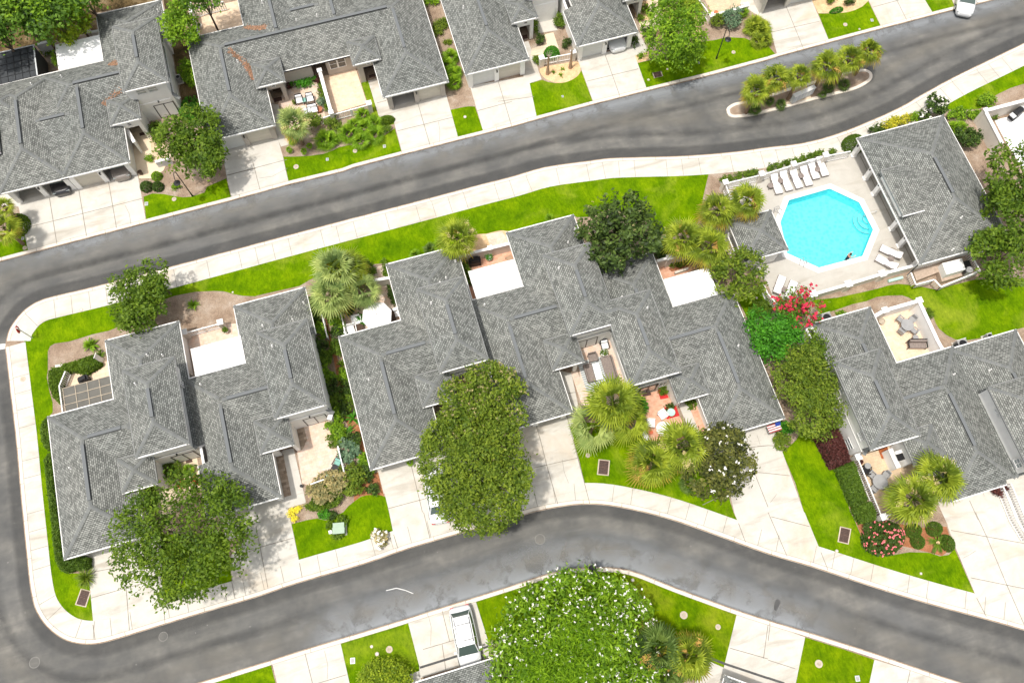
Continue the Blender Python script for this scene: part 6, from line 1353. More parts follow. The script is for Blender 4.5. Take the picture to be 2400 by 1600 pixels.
# ------------------------------------------------------------------ outdoor things
def lounger_proto():
    r = thing('sun_lounger', '', 'sun lounger'); r['_w'] = (0, 0, 0)
    m = MB(); m.box(-.33, .33, -.95, .35, .30, .36); m.build('seat_cushion', 'cushion', r, world=False)
    m = MB(); m.v = [(-.33, .36, .31), (.33, .36, .31), (.33, .95, .62), (-.33, .95, .62), (-.33, .36, .37), (.33, .36, .37), (.33, .93, .68), (-.33, .93, .68)]
    m.f = [(3, 2, 1, 0), (4, 5, 6, 7), (0, 1, 5, 4), (1, 2, 6, 5), (2, 3, 7, 6), (3, 0, 4, 7)]; m.build('back_cushion', 'cushion', r, world=False)
    m = MB(); 
    for x in (-.36, .36): m.tube((x, -.97, .28), (x, .4, .28), .025, n=6); m.tube((x, .4, .28), (x, .98, .6), .025, n=6)
    for y in (-.97, .4): m.tube((-.36, y, .28), (.36, y, .28), .025, n=6)
    m.tube((-.36, .98, .6), (.36, .98, .6), .025, n=6); m.build('frame', 'wicker_grey', r, world=False)
    for x in (-.36, .36):
        for y in (-.9, .3): m = MB(); m.tube((x, y, 0), (x, y, .28), .025, n=6); m.build('leg', 'wicker_grey', r, world=False)
        m = MB(); m.tube((x, -.1, .5), (x, .45, .5), .025, n=6); m.tube((x, -.1, .28), (x, -.1, .5), .02, n=5); m.tube((x, .45, .3), (x, .45, .5), .02, n=5); m.build('armrest', 'wicker_grey', r, world=False)
    return r
def place(proto, used, k, x, y, rz, label, z=.12, scale=None, group=None):
    loc = (*P(k, x, y, z+.3), z)
    if not used: used.append(1); proto.location = loc; proto.rotation_euler = (0, 0, rz); proto['label'] = label; o = proto; 
    else: o = copy_tree(proto, loc, rz, label)
    if scale: o.scale = (scale,)*3
    if group: o['group'] = group
    return o
def dirang(k, x0, y0, x1, y1):           # rotation so local +Y points from first to second photo point
    a = P(k, x0, y0); b = P(k, x1, y1); return math.atan2(b[1]-a[1], b[0]-a[0])-math.pi/2
LP = lounger_proto(); lu = []
for k, hx, hy, fx, fy, lb in ((7, 55, 75, 95, 180, 'leftmost sun lounger of the row above the pool'), (7, 140, 50, 185, 150, 'second sun lounger of the row above the pool'), (7, 230, 25, 280, 130, 'third sun lounger of the row above the pool'), (7, 325, 0, 370, 108, 'fourth sun lounger of the row above the pool'), (3, 400, 1530, 425, 1590, 'fifth sun lounger, partly at the upper fence'), (3, 480, 1500, 510, 1568, 'sixth sun lounger, nearest the pool gate'),
                              (7, 1190, 780, 1065, 720, 'upper of two sun loungers beside the pool house'), (7, 1150, 880, 1025, 810, 'lower of two sun loungers beside the pool house'), (7, 80, 1110, 125, 995, 'left one of two sun loungers at the lower pool corner'), (7, 185, 1155, 230, 1045, 'right one of two sun loungers at the lower pool corner')):
    rz = dirang(k, fx, fy, hx, hy); place(LP, lu, k, (hx+fx)/2, (hy+fy)/2, rz, lb, group='sun loungers round the pool')
def table(nm, label, k, x, y, r=.3, h=.45, mat='wicker_grey', sq=False, rz=0, top='', z=.12, L=None, cat='table'):
    cx, cy = P(k, x, y, z+h); t = thing(nm, label, cat, (cx, cy, z), rz); t['_w'] = (0, 0, 0); m = MB()
    if sq: L = L or (r, r); m.box(-L[0], L[0], -L[1], L[1], h-.05, h)
    else: m.lathe([(0, h-.04), (r, h-.04), (r, h), (0, h)], n=20); L = (r*.7, r*.7)
    m.build('table_top', top or mat, t, world=False)
    for a in (-1, 1):
        for b in (-1, 1): MB().box(a*L[0]*.88-.025, a*L[0]*.88+.025, b*L[1]*.88-.025, b*L[1]*.88+.025, 0, h-.051).build('leg', mat, t, world=False)
    return t
for lb, k, x, y in (('round side table left of the lounger row', 7, 25, 135), ('round side table between the first two loungers', 7, 115, 90), ('round side table between the third and fourth loungers', 7, 305, 45), ('small round table between the pool house loungers', 7, 1130, 810), ('small round table between the lower corner loungers', 7, 152, 1090), ('round side table by the fifth lounger', 3, 455, 1555)):
    table('side_table', lb, k, x, y, .27)
def chair(label, k, x, y, rz, mat='wicker', seat='wicker', w_=.32, nm='patio_chair', cat='chair', z=.125, hb=.85, l_=.32):
    cx, cy = P(k, x, y, z+.4); t = thing(nm, label, cat, (cx, cy, z), rz); t['_w'] = (0, 0, 0)
    MB().box(-w_, w_, -l_, l_, .36, .44).build('seat', seat, t, world=False); MB().box(-w_, w_, l_-.001, l_+.08, .36, hb).build('backrest', mat, t, world=False)
    for s in (-1, 1):
        m = MB(); a, b = sorted((s*w_, s*(w_+.07))); m.box(a+.001*s, b+.001*s, -l_, l_, .55, .62); m.build('armrest', mat, t, world=False)
        for yy in (-l_+.03, l_-.03): xx = s*(w_+.035); MB().box(xx-.025, xx+.025, yy-.025, yy+.025, 0, .549).build('leg', mat, t, world=False)
    if seat != mat: MB().box(-w_+.04, w_-.04, l_-.16, l_-.003, .45, .80).build('cushion', seat, t, world=False)
    return t
A0 = dirang(1, 400, 940, 390, 890)
chair('black armchair with white cushion, left of the teal table', 1, 397, 920, A0, 'black', 'cushion'); chair('black armchair with white cushion, right of the teal table', 1, 495, 905, A0, 'black', 'cushion'); table('side_table', 'teal topped side table between black armchairs', 1, 445, 918, .22, .5, 'light_metal', True, A0, 'teal')
table('console_table', 'pale glass table near the clay pot', 1, 470, 1015, .3, .6, 'light_metal', True, A0); chair('white cushioned bench chair near the clay pot', 1, 520, 1008, A0, 'black', 'cushion', .45)
def pot(label, k, x, y, r=.28, h=.4, mat='terracotta', plant='leaf_mid', pl=.3, z=.12, nm='flower_pot', cat='pot'):
    cx, cy = P(k, x, y, z+h); t = thing(nm, label, cat, (cx, cy, z)); m = MB(); m.lathe([(0, 0), (r*.7, 0), (r, h*.9), (r*1.06, h*.9), (r*1.06, h), (r*.88, h), (r*.85, h-.06), (0, h-.06)], n=18); t['_w'] = (0, 0, 0); m.build('pot', mat, t, world=False)
    if plant:
        n = 160; C = unit_v(n)*np.array([pl, pl, pl*.8])*RNG.uniform(.4, 1, (n, 1))+np.array([0, 0, h+pl*.4]); _, a, b = leaf_frames(n, .4); quads('plant', plant, C, a*.07, b*.035, RNG.uniform(0, 1, n), t)
    return t
pot('terracotta pot at the patio front beside the bench', 1, 578, 1000, .3, .4, plant=None); pot('little pot with plant beside the left armchair', 1, 358, 942, .12, .2); pot('potted bush at the back railing pillar', 4, 2070, 1465, .25, .4, 'garden_wall'); pot('tall pot at the upper left garage pillar', 4, 1283, 10, .2, .4, 'dark_wood', None)
pot('potted plant between umbrella and wall table', 5, 2140, 795, .3, .35, 'light_metal', 'leaf_vivid', .4); pot('white planter box beside the striped decking', 10, 845, 105, .35, .3, 'white_trim', 'leaf_mid', .4); pot('coral pot on the red brick patio', 10, 1278, 832, .16, .2, 'coral', None); pot('clay vase figure on the courtyard wall', 2, 1875, 110, .18, .5, 'coral', None, z=.12)
pot('clay pot by the right patio pillar', 11, 850, 1105, .22, .35, 'terracotta', 'leaf_purple', .2); pot('round terracotta planter in the corner house court', 8, 1670, 1305, .38, .35, 'coral', 'leaf_mid', .2); pot('small round planter on the sandy patio', 7, 1048, 1380, .28, .4, 'pale_bark', None); pot('tiny dark pot at the walk corner', 9, 415, 1325, .12, .3, 'black', None); pot('round white pot by the side alley wall', 0, 1830, 232, .22, .4, 'white_trim', 'leaf_dark', .15)
# big umbrella
ux, uy = P(5, 1108, 1325, 2.35); um = thing('patio_umbrella', 'open white eight-sided umbrella on the back patio', 'umbrella', (ux, uy, .12)); um['_w'] = (0, 0, 0)
m = MB(); ring = [(1.32*math.cos(rad(22.5+45*i)-.29+.0), 1.32*math.sin(rad(22.5+45*i)-.29), 2.02) for i in range(8)]
for i in range(8): m.v += [(0, 0, 2.42), ring[i], ring[(i+1) % 8]]; m.f.append((3*i, 3*i+1, 3*i+2))
weld(m.build('canopy', 'white_trim', um, world=False)); MB().tube((0, 0, 0), (0, 0, 2.5), .03).build('pole', 'dark_wood', um, world=False)
ws = MB(); ws.lathe([(0, 0), (.3, 0), (.3, .06), (0, .08)], n=16); ws.build('base', 'dark_metal', um, world=False)
chair('cream sofa chair left of the umbrella', 5, 925, 1378, dirang(5, 925, 1400, 910, 1340), 'cushion', 'cushion', .35); chair('white sofa seat nearest the roof corner', 5, 865, 1460, dirang(5, 865, 1490, 855, 1440), 'cushion', 'cushion', .5); table('slat_table', 'dark slatted table beside the umbrella', 5, 945, 1440, .45, .45, 'dark_wood', True, .1, L=(.4, .35)); table('wood_deck_table', 'dark brown table under the right side of the umbrella', 5, 1240, 1330, .4, .7, 'dark_wood', True, .05, L=(.35, .6)); chair('white lounge chair at the wall by the umbrella', 5, 1295, 1310, dirang(5, 1285, 1320, 1275, 1290), 'white_trim', 'cushion', .28)
def grill(label, k, x, y, rz, s=1.0, mat='black', cover=True):
    cx, cy = P(k, x, y, .8); t = thing('barbecue_grill', label, 'grill', (cx, cy, .12), rz); t.scale = (s,)*3; t['_w'] = (0, 0, 0)
    if cover:
        m = MB(); m.prism([(-.5, -.28), (.5, -.28), (.55, 0), (.5, .3), (-.5, .3), (-.55, 0)], 0, .75); m.build('cover', mat, t, world=False); m = MB(); m.prism([(-.34, -.22), (.34, -.22), (.34, .24), (-.34, .24)], .751, 1.02); m.build('lid', mat, t, world=False)
    else:
        MB().box(-.35, .35, -.25, .25, .1, .8).build('cabinet', mat, t, world=False); MB().tube((-.33, 0, .82), (.33, 0, .82), .26, n=14).build('lid', 'dark_metal', t, world=False)
        for a in (-1, 1): x0, x1 = sorted((a*.36, a*.72)); MB().box(x0, x1, -.22, .22, .76, .8).build('side_shelf', 'light_metal', t, world=False)
    return t
grill('black covered grill on the back patio beside the flat roof', 5, 2010, 825, -.1, 1.0); grill('black grill on the corner house patio', 8, 755, 340, .2, .8); grill('black kettle grill on the terrace at the right edge', 3, 2280, 1045, .35, 1.25, 'black', False)
grill('dark heat pump grill unit in the right back bed', 11, 1730, 35, .2, .7, 'black', False)
table('wooden_chair_table', 'wooden stool at the back wall near the covered grill', 5, 2330, 805, .3, .45, 'wood', True, .2)
# sofa set on decking
dk = MB(); dp = PL(10, "600,195 860,125 965,400 690,470", .14); dk.prism(ccw(dp), .128, .15); dk.single('striped_rug', 'deck_blue', 'pale grey-blue striped decking panel in the brick court', 'decking', origin=True)
st = MB(); 
for i in range(1, 14):
    t = i/14; a = (dp[0][0]+(dp[3][0]-dp[0][0])*t, dp[0][1]+(dp[3][1]-dp[0][1])*t); b = (dp[1][0]+(dp[2][0]-dp[1][0])*t, dp[1][1]+(dp[2][1]-dp[1][1])*t); st.poly(_quad(a, b, .03), .1535)
struct(st, 'decking_grooves', 'black', 'grooves of the striped decking')
rzc = dirang(10, 745, 180, 725, 110)
chair('grey wicker armchair at the top of the striped decking', 10, 742, 150, rzc, 'wicker_grey', 'wicker_grey', .34); chair('grey wicker sofa left of the white table', 10, 715, 290, rzc+math.pi/2, 'wicker_grey', 'wicker_grey', .75); chair('long grey wicker sofa right of the white table', 10, 885, 245, rzc-math.pi/2, 'wicker_grey', 'wicker_grey', 1.0, l_=.42); table('coffee_table', 'long white coffee table on the striped decking', 10, 787, 275, .3, .4, 'wicker_grey', True, rzc, 'cushion', L=(.3, .75))
chair('white lounge chair under the courtyard window', 10, 850, 35, rzc, 'black', 'cushion', .3)
table('round_table', 'round white table at the red brick patio edge', 10, 1393, 800, .62, .7, 'white_trim', z=.125); chair('white chair beside the round white table', 10, 1278, 750, 1.2, 'cushion', 'cushion', .3); chair('cream chair beside the red planting square', 10, 1385, 675, .3, 'cushion', 'cushion', .3)
bl = MB(); bp_ = PL(10, "1400,605 1500,575 1540,680 1425,712", .2); bl.prism(ccw(bp_), .13, .2); bl.single('planting_bed', 'red', 'square bed of bright red mulch on the brick patio', 'bed')
bl = MB(); bl.prism(ccw(PL(10, "1340,445 1400,425 1440,515 1365,530", .2)), .13, .2); bl.single('planting_bed', 'red', 'upper bed of red mulch by the patio door', 'bed')
bb = thing('bird_bath', 'pale blue birdbath on the red mulch square', 'birdbath', (*P(10, 1462, 650, .7), .2)); bb['_w'] = (0, 0, 0)
m = MB(); m.lathe([(.16, 0), (.06, .05), (.05, .45)], n=12); m.build('stand', 'light_metal', bb, world=False); m = MB(); m.lathe([(0, .46), (.2, .46), (.34, .54), (.3, .54), (0, .5)], n=18); m.build('bowl', 'aqua_pipe', bb, world=False)
m = MB(); bq = PL(6, "1495,925 1625,885 1620,905 1500,945", .5); m.prism(ccw(bq), .12, .5); m.single('bench', 'garden_wall', 'narrow pale stone bench in the brick back patio', 'bench')
m = MB(); m.prism(ccw(PL(6, "1440,900 1600,850 1640,870 1470,925", .2)), .13, .2); m.single('planting_bed', 'red_mulch', 'red mulch bed behind the stone bench', 'bed')
# right house patios
def round_set(label, k, x, y, r, group=None):
    cx, cy = P(k, x, y, .7); t = thing('patio_table', label, 'table', (cx, cy, .13)); t['_w'] = (0, 0, 0)
    m = MB(); m.lathe([(0, .7), (r, .7), (r, .74), (0, .74)], n=22); m.build('table_top', 'grey_metal', t, world=False); m = MB(); m.lathe([(.25, 0), (.05, .05), (.05, .699)], n=10); m.build('pedestal', 'grey_metal', t, world=False)
    return t
for lb, k, x, y, rr in (('round grey table on the sandy walled patio', 7, 1275, 1420, .55), ('round glass table on the right front patio', 11, 1025, 1290, .62)):
    round_set(lb, k, x, y, rr)
    for i in range(4): a = .5+i*1.571; cx, cy = P(k, x, y, .5); c = chair('grey mesh chair number %s around the %s' % (('one', 'two', 'three', 'four')[i], 'sandy patio table' if k == 7 else 'front patio table'), k, x, y, a-math.pi/2, 'grey_metal', 'grey_metal', .22, l_=.22); c.location = (cx+math.cos(a)*(rr+.2), cy+math.sin(a)*(rr+.2), .13); c['label'] = 'grey mesh chair around the ' + ('sandy patio table' if k == 7 else 'front patio glass table'); c['group'] = 'chairs round the ' + ('sandy patio table' if k == 7 else 'front patio table')
chair('dark folding chair by the small round table', 11, 905, 1180, 2.6, 'black', 'black', .26); table('side_table', 'small round glass table by the patio railing', 11, 918, 1140, .26, .5, 'grey_metal'); chair('dark slatted bench on the sandy walled patio', 11, 1370, 30, dirang(11, 1370, 60, 1360, 0), 'black', 'wicker_grey', .75); table('side_table', 'small ring table above the slatted bench', 7, 1360, 1530, .24, .5, 'grey_metal')
m = MB(); m.prism(ccw(PL(11, "1010,985 1095,965 1125,1055 1045,1078", .14)), .131, .145); m.single('door_mat', 'rusty_mat', 'large rust-coloured mat by the right patio door', 'mat')
for lb, k, s in (('dark mat under the upper left porch door', 0, "1280,1225 1325,1212 1335,1238 1285,1250"), ('dark mat at the corner courtyard doors', 8, "1705,1090 1760,1075 1770,1105 1712,1120"), ('brown mat at the brick patio doors', 10, "1190,475 1270,458 1280,490 1205,508"), ('brown mat at the right entry of the paved court', 1, "1038,692 1090,680 1095,705 1042,718"), ('dark mat at the upper right entry', 2, "95,328 138,318 146,350 102,362"), ('framed mat at the left entry of the paved court', 1, "165,905 235,890 240,925 170,940")):
    m = MB(); m.prism(ccw(PL(k, s, .14)), .131, .146); m.single('door_mat', 'mat_brown', lb, 'mat')
m = MB(); m.prism(ccw(PL(8, "1748,1285 1795,1210 1806,1310 1760,1300", 1.0)), .6, 1.0); m.single('red_canopy_chair', 'bright_red', 'bright red folding chair half under the roof edge', 'chair')
rz9 = dirang(9, 700, 1220, 750, 1130)
table('outdoor_table', 'dark table between teal cushioned chairs on the left patio', 9, 718, 1175, .35, .6, 'black', True, rz9, L=(.3, .4)); chair('teal cushioned chair above the dark table', 9, 748, 1118, rz9, 'black', 'teal', .28); chair('teal cushioned chair below the dark table', 9, 690, 1222, rz9+math.pi, 'black', 'teal', .28)
m = MB(); m.box(-.0, .5, 0, .4, 0, .5); 
# street lamps
def lamp(label, base, top, head, nm='street_lamp'):
    """base on the ground, top of the pole, lamp head; photo points (k,x,y)"""
    bx, by = P(*base, .1); 
    z = 4.3
    t = thing(nm, label, 'street lamp', (bx, by, .1)); t['_w'] = (0, 0, 0)
    hx, hy = P(*head, 3.5); dx, dy = hx-bx, hy-by; L = math.hypot(dx, dy) or 1; dx, dy = dx/L*.85, dy/L*.85
    m = MB(); m.tube((0, 0, 0), (0, 0, .5), .09, .07, 10); m.tube((0, 0, .5), (0, 0, z), .055, .04, 8); m.build('pole', 'dark_metal', t, world=False)
    pts = [(0, 0, z), (dx*.25, dy*.25, z+.32), (dx*.6, dy*.6, z+.38), (dx*.9, dy*.9, z+.15), (dx, dy, z-.2)]
    m = MB(); m.path(pts, .035, 6); m.build('arm', 'dark_metal', t, world=False)
    m = MB(); m.lathe([(.03, z-.15), (.1, z-.2), (.16, z-.32), (.30, z-.42), (.30, z-.46), (.12, z-.44), (0, z-.44)], (dx, dy), 18); m.build('lamp_shade', 'dark_metal', t, world=False)
    return t
lamp('black street lamp on the verge beside the bright tree', (2, 1877, 540), (2, 1965, 280), (2, 1968, 375)); lamp('black street lamp beside the dark street tree', (4, 1770, 235), (4, 1610, 30), (4, 1645, 105)); lamp('black street lamp at the bend above the blossoming bush', (14, 757, 640), (14, 757, 600), (14, 745, 540))
# drains, covers, boxes
def grate(label, k, pts, nm='storm_grate'):
    q = PL(k, pts, .11); cx = sum(p[0] for p in q)/4; cy = sum(p[1] for p in q)/4; t = thing(nm, label, 'storm drain', (cx, cy, .108))
    m = MB(); big = [(cx+(p[0]-cx)*1.0, cy+(p[1]-cy)*1.0) for p in q]; m.prism(ccw(big), .10, .135); m.build('rim', 'concrete_ring', t)
    def lerp(u, v): return tuple((q[0][i]*(1-u)+q[1][i]*u)*(1-v)+(q[3][i]*(1-u)+q[2][i]*u)*v for i in (0, 1))
    m = MB(); m.poly([lerp(.1, .08), lerp(.9, .08), lerp(.9, .92), lerp(.1, .92)], .138); m.build('pit', 'black', t)
    m = MB()
    for i in range(11): u = .12+.76*i/10; m.bar(lerp(u, .08), lerp(u, .92), .035, .1385, .152)
    for v in (.08, .5, .92): m.bar(lerp(.1, v), lerp(.9, v), .07, .1386, .156)
    for v in (.2, .3, .4, .6, .7, .8): m.bar(lerp(.1, v), lerp(.9, v), .03, .1387, .154)
    m.build('grate_bars', 'rust', t)
for lb, k, s in (('storm grate on the lawn below the bright tree', 2, "1288,672 1370,655 1388,700 1305,722"), ('storm grate on the lawn beside the great fan palm', 10, "795,1080 900,1092 888,1232 780,1222"), ('storm grate on the corner lawn at lower left', 12, "745,698 838,722 790,872 690,848"), ('storm grate on the side lawn left of the oleander', 15, "662,128 765,152 740,295 638,270")): grate(lb, k, s)
def disc(label, k, x, y, r=.18, nm='utility_cover', ring=True, mat='light_metal', z=.112, cat='cover'):
    cx, cy = P(k, x, y, z); t = thing(nm, label, cat, (cx, cy, z)); t['_w'] = (0, 0, 0)
    if ring: m = MB(); m.lathe([(r*.55, .03), (r, .03), (r*1.05, 0)], n=18); m.build('concrete_ring', 'concrete_ring', t, world=False)
    m = MB(); m.lathe([(0, .026), (r*.54, .026), (r*.54, 0)], n=14); m.build('lid', mat, t, world=False)
COV = (('white ringed cover below the palmetto bed', 1, 910, 1388, .24), ('white ringed cover at the left end of that verge', 1, 368, 1533, .28), ('cover on the small lawn square between driveways', 1, 1920, 1075, .17), ('ringed cover left of the upper lamp', 4, 1600, 262, .24), ('pale cover in the far left lawn', 4, 228, 710, .22), ('cover in the corner lawn near the pavement', 4, 748, 1277, .18), ('tiny cover in the long lawn near the mulch', 4, 2138, 1117, .1), ('ringed cover beside the upper lamp post', 2, 2035, 482, .22), ('small cover under the bright tree', 2, 1427, 637, .12), ('green cover near the upper grate', 2, 1253, 735, .14), ('ringed cover on the top right lawn square', 3, 710, 228, .24), ('green valve cover on the top right lawn square', 3, 840, 270, .12),
       ('pale cover above the middle storm grate', 10, 697, 1045, .22), ('white ringed cover left of the wagon driveway', 13, 1225, 1258, .3), ('cover beside that ringed cover', 13, 1062, 1232, .14), ('faint cover below that ringed cover', 13, 1112, 1300, .18), ('ringed cover on the lawn right of the blossoming bush', 14, 1578, 943, .34), ('cover at the top of the same lawn near the kerb', 14, 1108, 622, .16), ('pale stone cover near the lower right driveway', 14, 1893, 1052, .24), ('ringed cover on the bottom right lawn square', 15, 467, 1390, .34), ('cover on the side lawn above the pavement', 15, 632, 355, .15), ('cover on the right lawn tip', 15, 1405, 562, .12), ('white cover on the left pavement', 8, 210, 345, .28), ('grey disc on the upper pavement joint', 5, 1057, 445, .16), ('white lid near the vivid tree lawn', 6, 2248, 1168, .12), ('white lamp by the utility box', 13, 820, 148, .08))
for lb, k, x, y, r in COV: disc(lb, k, x, y, r*.85, mat='green_box' if 'green' in lb else 'pale_bark' if r > .2 else 'light_metal')
for lb, k, x, y, w_ in (('square meter lid at the driveway edge, upper left', 4, 1345, 305, .3), ('square meter lid on the verge under the palmettos', 1, 1180, 1345, .26), ('dark meter lid on the same verge further left', 1, 655, 1465, .24), ('square meter lid left of the clipped yellow bush', 13, 888, 1362, .36), ('grey meter lid on the bottom right lawn', 15, 822, 1525, .34), ('meter lid on the top right lawn square', 3, 955, 188, .26), ('meter lid in the far left lawn', 4, 210, 622, .24), ('dark square lid right of the bright tree', 2, 1712, 578, .2), ('grey lid in the lawn square below the gravel', 2, 465, 887, .18)):
    cx, cy = P(k, x, y, .11); t = thing('meter_box', lb, 'cover', (cx, cy, .11), -.2); t['_w'] = (0, 0, 0); MB().box(-w_/2, w_/2, -w_*.6, w_*.6, 0, .025).build('rim', 'light_metal', t, world=False); MB().box(-w_*.36, w_*.36, -w_*.46, w_*.46, .026, .034).build('lid', 'grey_metal', t, world=False)
for lb, k, x, y, r in (('round manhole in the lower left road bend', 12, 318, 1378, .42), ('manhole in the lower road before the corner', 12, 1500, 1140, .36), ('manhole in the lower road under the big tree', 14, 257, 247, .42)):
    cx, cy = P(k, x, y, 0); t = thing('manhole_cover', lb, 'manhole', (cx, cy, .004)); t['_w'] = (0, 0, 0)
    m = MB(); m.lathe([(r*.86, .005), (r, .005), (r, 0)], n=28); m.build('rim', 'road_rim', t, world=False); m = MB(); m.lathe([(0, .004), (r*.84, .004)], n=28); m.build('lid', 'asphalt', t, world=False)
cx, cy = P(13, 760, 145, .7); t = thing('utility_box', 'pale green transformer box in its shrub ring', 'utility box', (cx, cy, .1), -.2); t['_w'] = (0, 0, 0)
MB().box(-.45, .45, -.42, .42, .06, .72).build('cabinet', 'green_box', t, world=False); MB().box(-.48, .48, -.45, .05, .721, .76).build('lid', 'green_box', t, world=False); MB().box(-.55, .55, -.52, .52, 0, .059).build('pad', 'concrete', t, world=False)
m = MB(); cx, cy = P(13, 683, 180, .5); m.box(cx-.13, cx+.13, cy-.13, cy+.13, .1, .55); m.single('pedestal_box', 'white_trim', 'small white pedestal left of the transformer box', 'utility box')
# stop sign (seen nearly edge on, from above)
sx, sy = P(4, 296, 1535, .1); t = thing('stop_sign', 'red stop sign on a white post at the street corner', 'sign', (sx, sy, .1)); t['_w'] = (0, 0, 0)
px_, py_ = P(4, 192, 1480, 2.2); ax = Vector((px_-sx, py_-sy, 0))
m = MB(); m.tube((0, 0, 0), (0, 0, 2.45), .05, n=8); m.build('post', 'white_trim', t, world=False)
fd = rad(183); fdir = (math.cos(fd), math.sin(fd)); sd = (-fdir[1], fdir[0])
m = MB(); oc = [(.36*math.cos(rad(22.5+45*i)), .36*math.sin(rad(22.5+45*i))) for i in range(8)]
m.v = [(fdir[0]*d+sd[0]*a, fdir[1]*d+sd[1]*a, 2.15+b) for d in (.06, .085) for a, b in oc]; m.f = [tuple(range(8)), tuple(range(15, 7, -1))]+[(i, (i+1) % 8, 8+(i+1) % 8, 8+i) for i in range(8)]
pl_ = m.build('sign_plate', 'red', t, world=False)
def text(s, size, parent, loc, rot, mat, name='lettering'):
    c = bpy.data.curves.new(name, 'FONT'); c.body = s; c.size = size; c.align_x = 'CENTER'; c.align_y = 'CENTER'; c.extrude = .004; c.resolution_u = 3
    o = bpy.data.objects.new(name, c); COL.objects.link(o); o.location = loc; o.rotation_euler = rot
    dg = bpy.context.evaluated_depsgraph_get(); me = bpy.data.meshes.new_from_object(o.evaluated_get(dg)); bpy.data.objects.remove(o)
    o = bpy.data.objects.new(name, me); COL.objects.link(o); o.location = loc; o.rotation_euler = rot; me.materials.clear(); me.materials.append(MATS[mat]); o.parent = parent; return o
text('STOP', .26, pl_, (fdir[0]*.09, fdir[1]*.09, 2.15), (math.pi/2, 0, fd+math.pi/2), 'white_trim')
# island sign
ip = PL(3, "232,895 425,808", 1.1); r = thing('island_sign', 'pale blue-grey board sign on the traffic island', 'sign', (*ip[0], .14))
m = MB(); m.bar(ip[0], ip[1], .34, .3, 1.3); m.build('sign_board', 'light_metal', r); m = MB(); m.bar(ip[0], ip[1], .42, 1.301, 1.36); m.build('cap', 'white_trim', r)
for i in range(1, 6):
    t_ = i/6; q = (ip[0][0]+(ip[1][0]-ip[0][0])*t_, ip[0][1]+(ip[1][1]-ip[0][1])*t_); MB().box(q[0]-.03, q[0]+.03, q[1]-.21, q[1]-.175, .35, 1.25).build('batten', 'white_trim', r)
struct(MB().poly(ccw(PL(3, "150,960 400,905 380,850 240,880", .15)), .150), 'sign_pad', 'path_tan', 'pale pad under the island sign')
# flag
fb = P(11, 20, 780, 1.6); t = thing('house_flag', 'striped flag with blue canton hanging beside the driveway', 'flag', (fb[0], fb[1], .1)); t['_w'] = (0, 0, 0)
MB().tube((-.5, .3, 1.9), (.75, .1, 2.2), .02).build('flag_pole', 'light_metal', t, world=False)
for i in range(7):
    y0 = -.55+i*.085*1.1; m = MB(); m.v = [(-.3, y0, 1.55), (.75, y0, 1.7), (.75, y0+.0935, 1.78), (-.3, y0+.0935, 1.63)]; m.f = [(0, 1, 2, 3)]; m.build('stripe', 'flag_red' if i % 2 == 0 else 'cushion', t, world=False)
m = MB(); m.v = [(.33, -.17, 1.75), (.77, -.17, 1.8), (.77, .1, 2.0), (.33, .1, 1.95)]; m.f = [(0, 1, 2, 3)]; m.build('canton', 'blue_cloth', t, world=False)
# pool plant deck
t = thing('equipment_deck', 'wooden equipment deck with white railings below the pool house', 'deck', (*P(7, 1600, 950, .9), .1))
dq = PL(7, "1335,920 1390,860 1870,730 1945,915 1600,1020 1570,930 1365,1010", .75); m = MB(); m.prism(ccw(dq), .1, .75); m.build('platform', 'deck_wood', t)
def rl(s, h=1.6, zb=.76):
    p = PL(7, s, h); 
    for a, b in zip(p, p[1:]):
        MB().bar(a, b, .12, h-.07, h).build('rail', 'white_trim', t); L = math.hypot(b[0]-a[0], b[1]-a[1]); n = max(2, int(L/.17)); m = MB()
        for i in range(n+1): q = (a[0]+(b[0]-a[0])*i/n, a[1]+(b[1]-a[1])*i/n); m.box(q[0]-.035, q[0]+.035, q[1]-.02, q[1]+.02, zb, h-.071)
        m.build('balusters', 'white_trim', t)
rl("1315,935 1360,1045 1530,1000"); rl("1530,1000 1590,1065 1950,920 1860,755"); rl("1380,870 1540,830")
m = MB(); sp_ = PL(7, "1500,960 1590,930 1620,1010 1545,1050", .5)
for i in range(3): m.bar(*[(sp_[0][0]+(sp_[3][0]-sp_[0][0])*u, sp_[0][1]+(sp_[3][1]-sp_[0][1])*u) for u in (.0, 1.)], .2, .1, .2) if False else None
q = PL(7, "1600,850 1780,805 1815,905 1640,955", 1.6); m = MB(); m.prism(ccw(q), .76, 1.6); m.single('equipment_box', 'white_trim', 'large white box on the wooden equipment deck', 'box')
q = PL(7, "1785,835 1850,820 1885,915 1820,935", 1.4); m = MB(); m.prism(ccw(q), .76, 1.4); m.single('pool_heater', 'dark_metal', 'black heater beside the large white box', 'heater')
x_, y_ = P(7, 1858, 905, 1.6); m = MB(); m.lathe([(0, 1.55), (.10, 1.6), (.12, 1.55), (.28, 1.55), (.3, 1.5), (.3, .8)], (x_, y_), 20); m.single('fan_unit', 'grey_metal', 'round fan unit at the end of the equipment deck', 'air conditioner')
a, b = P(7, 1105, 1015, .3), P(7, 1235, 980, .3); MB().tube((*a, .3), (*b, .3), .14, n=12).single('aqua_pipe', 'aqua_pipe', 'short aqua pipe lying on the mulch by the pool wall', 'pipe')
a, b = P(7, 1385, 860, 2.6), P(7, 1280, 960, .15); MB().path([(*a, 2.6), (a[0], a[1], 1.9), (*b, .2)], .05).single('downspout', 'dark_metal', 'dark downspout from the pool house roof corner', 'downspout')
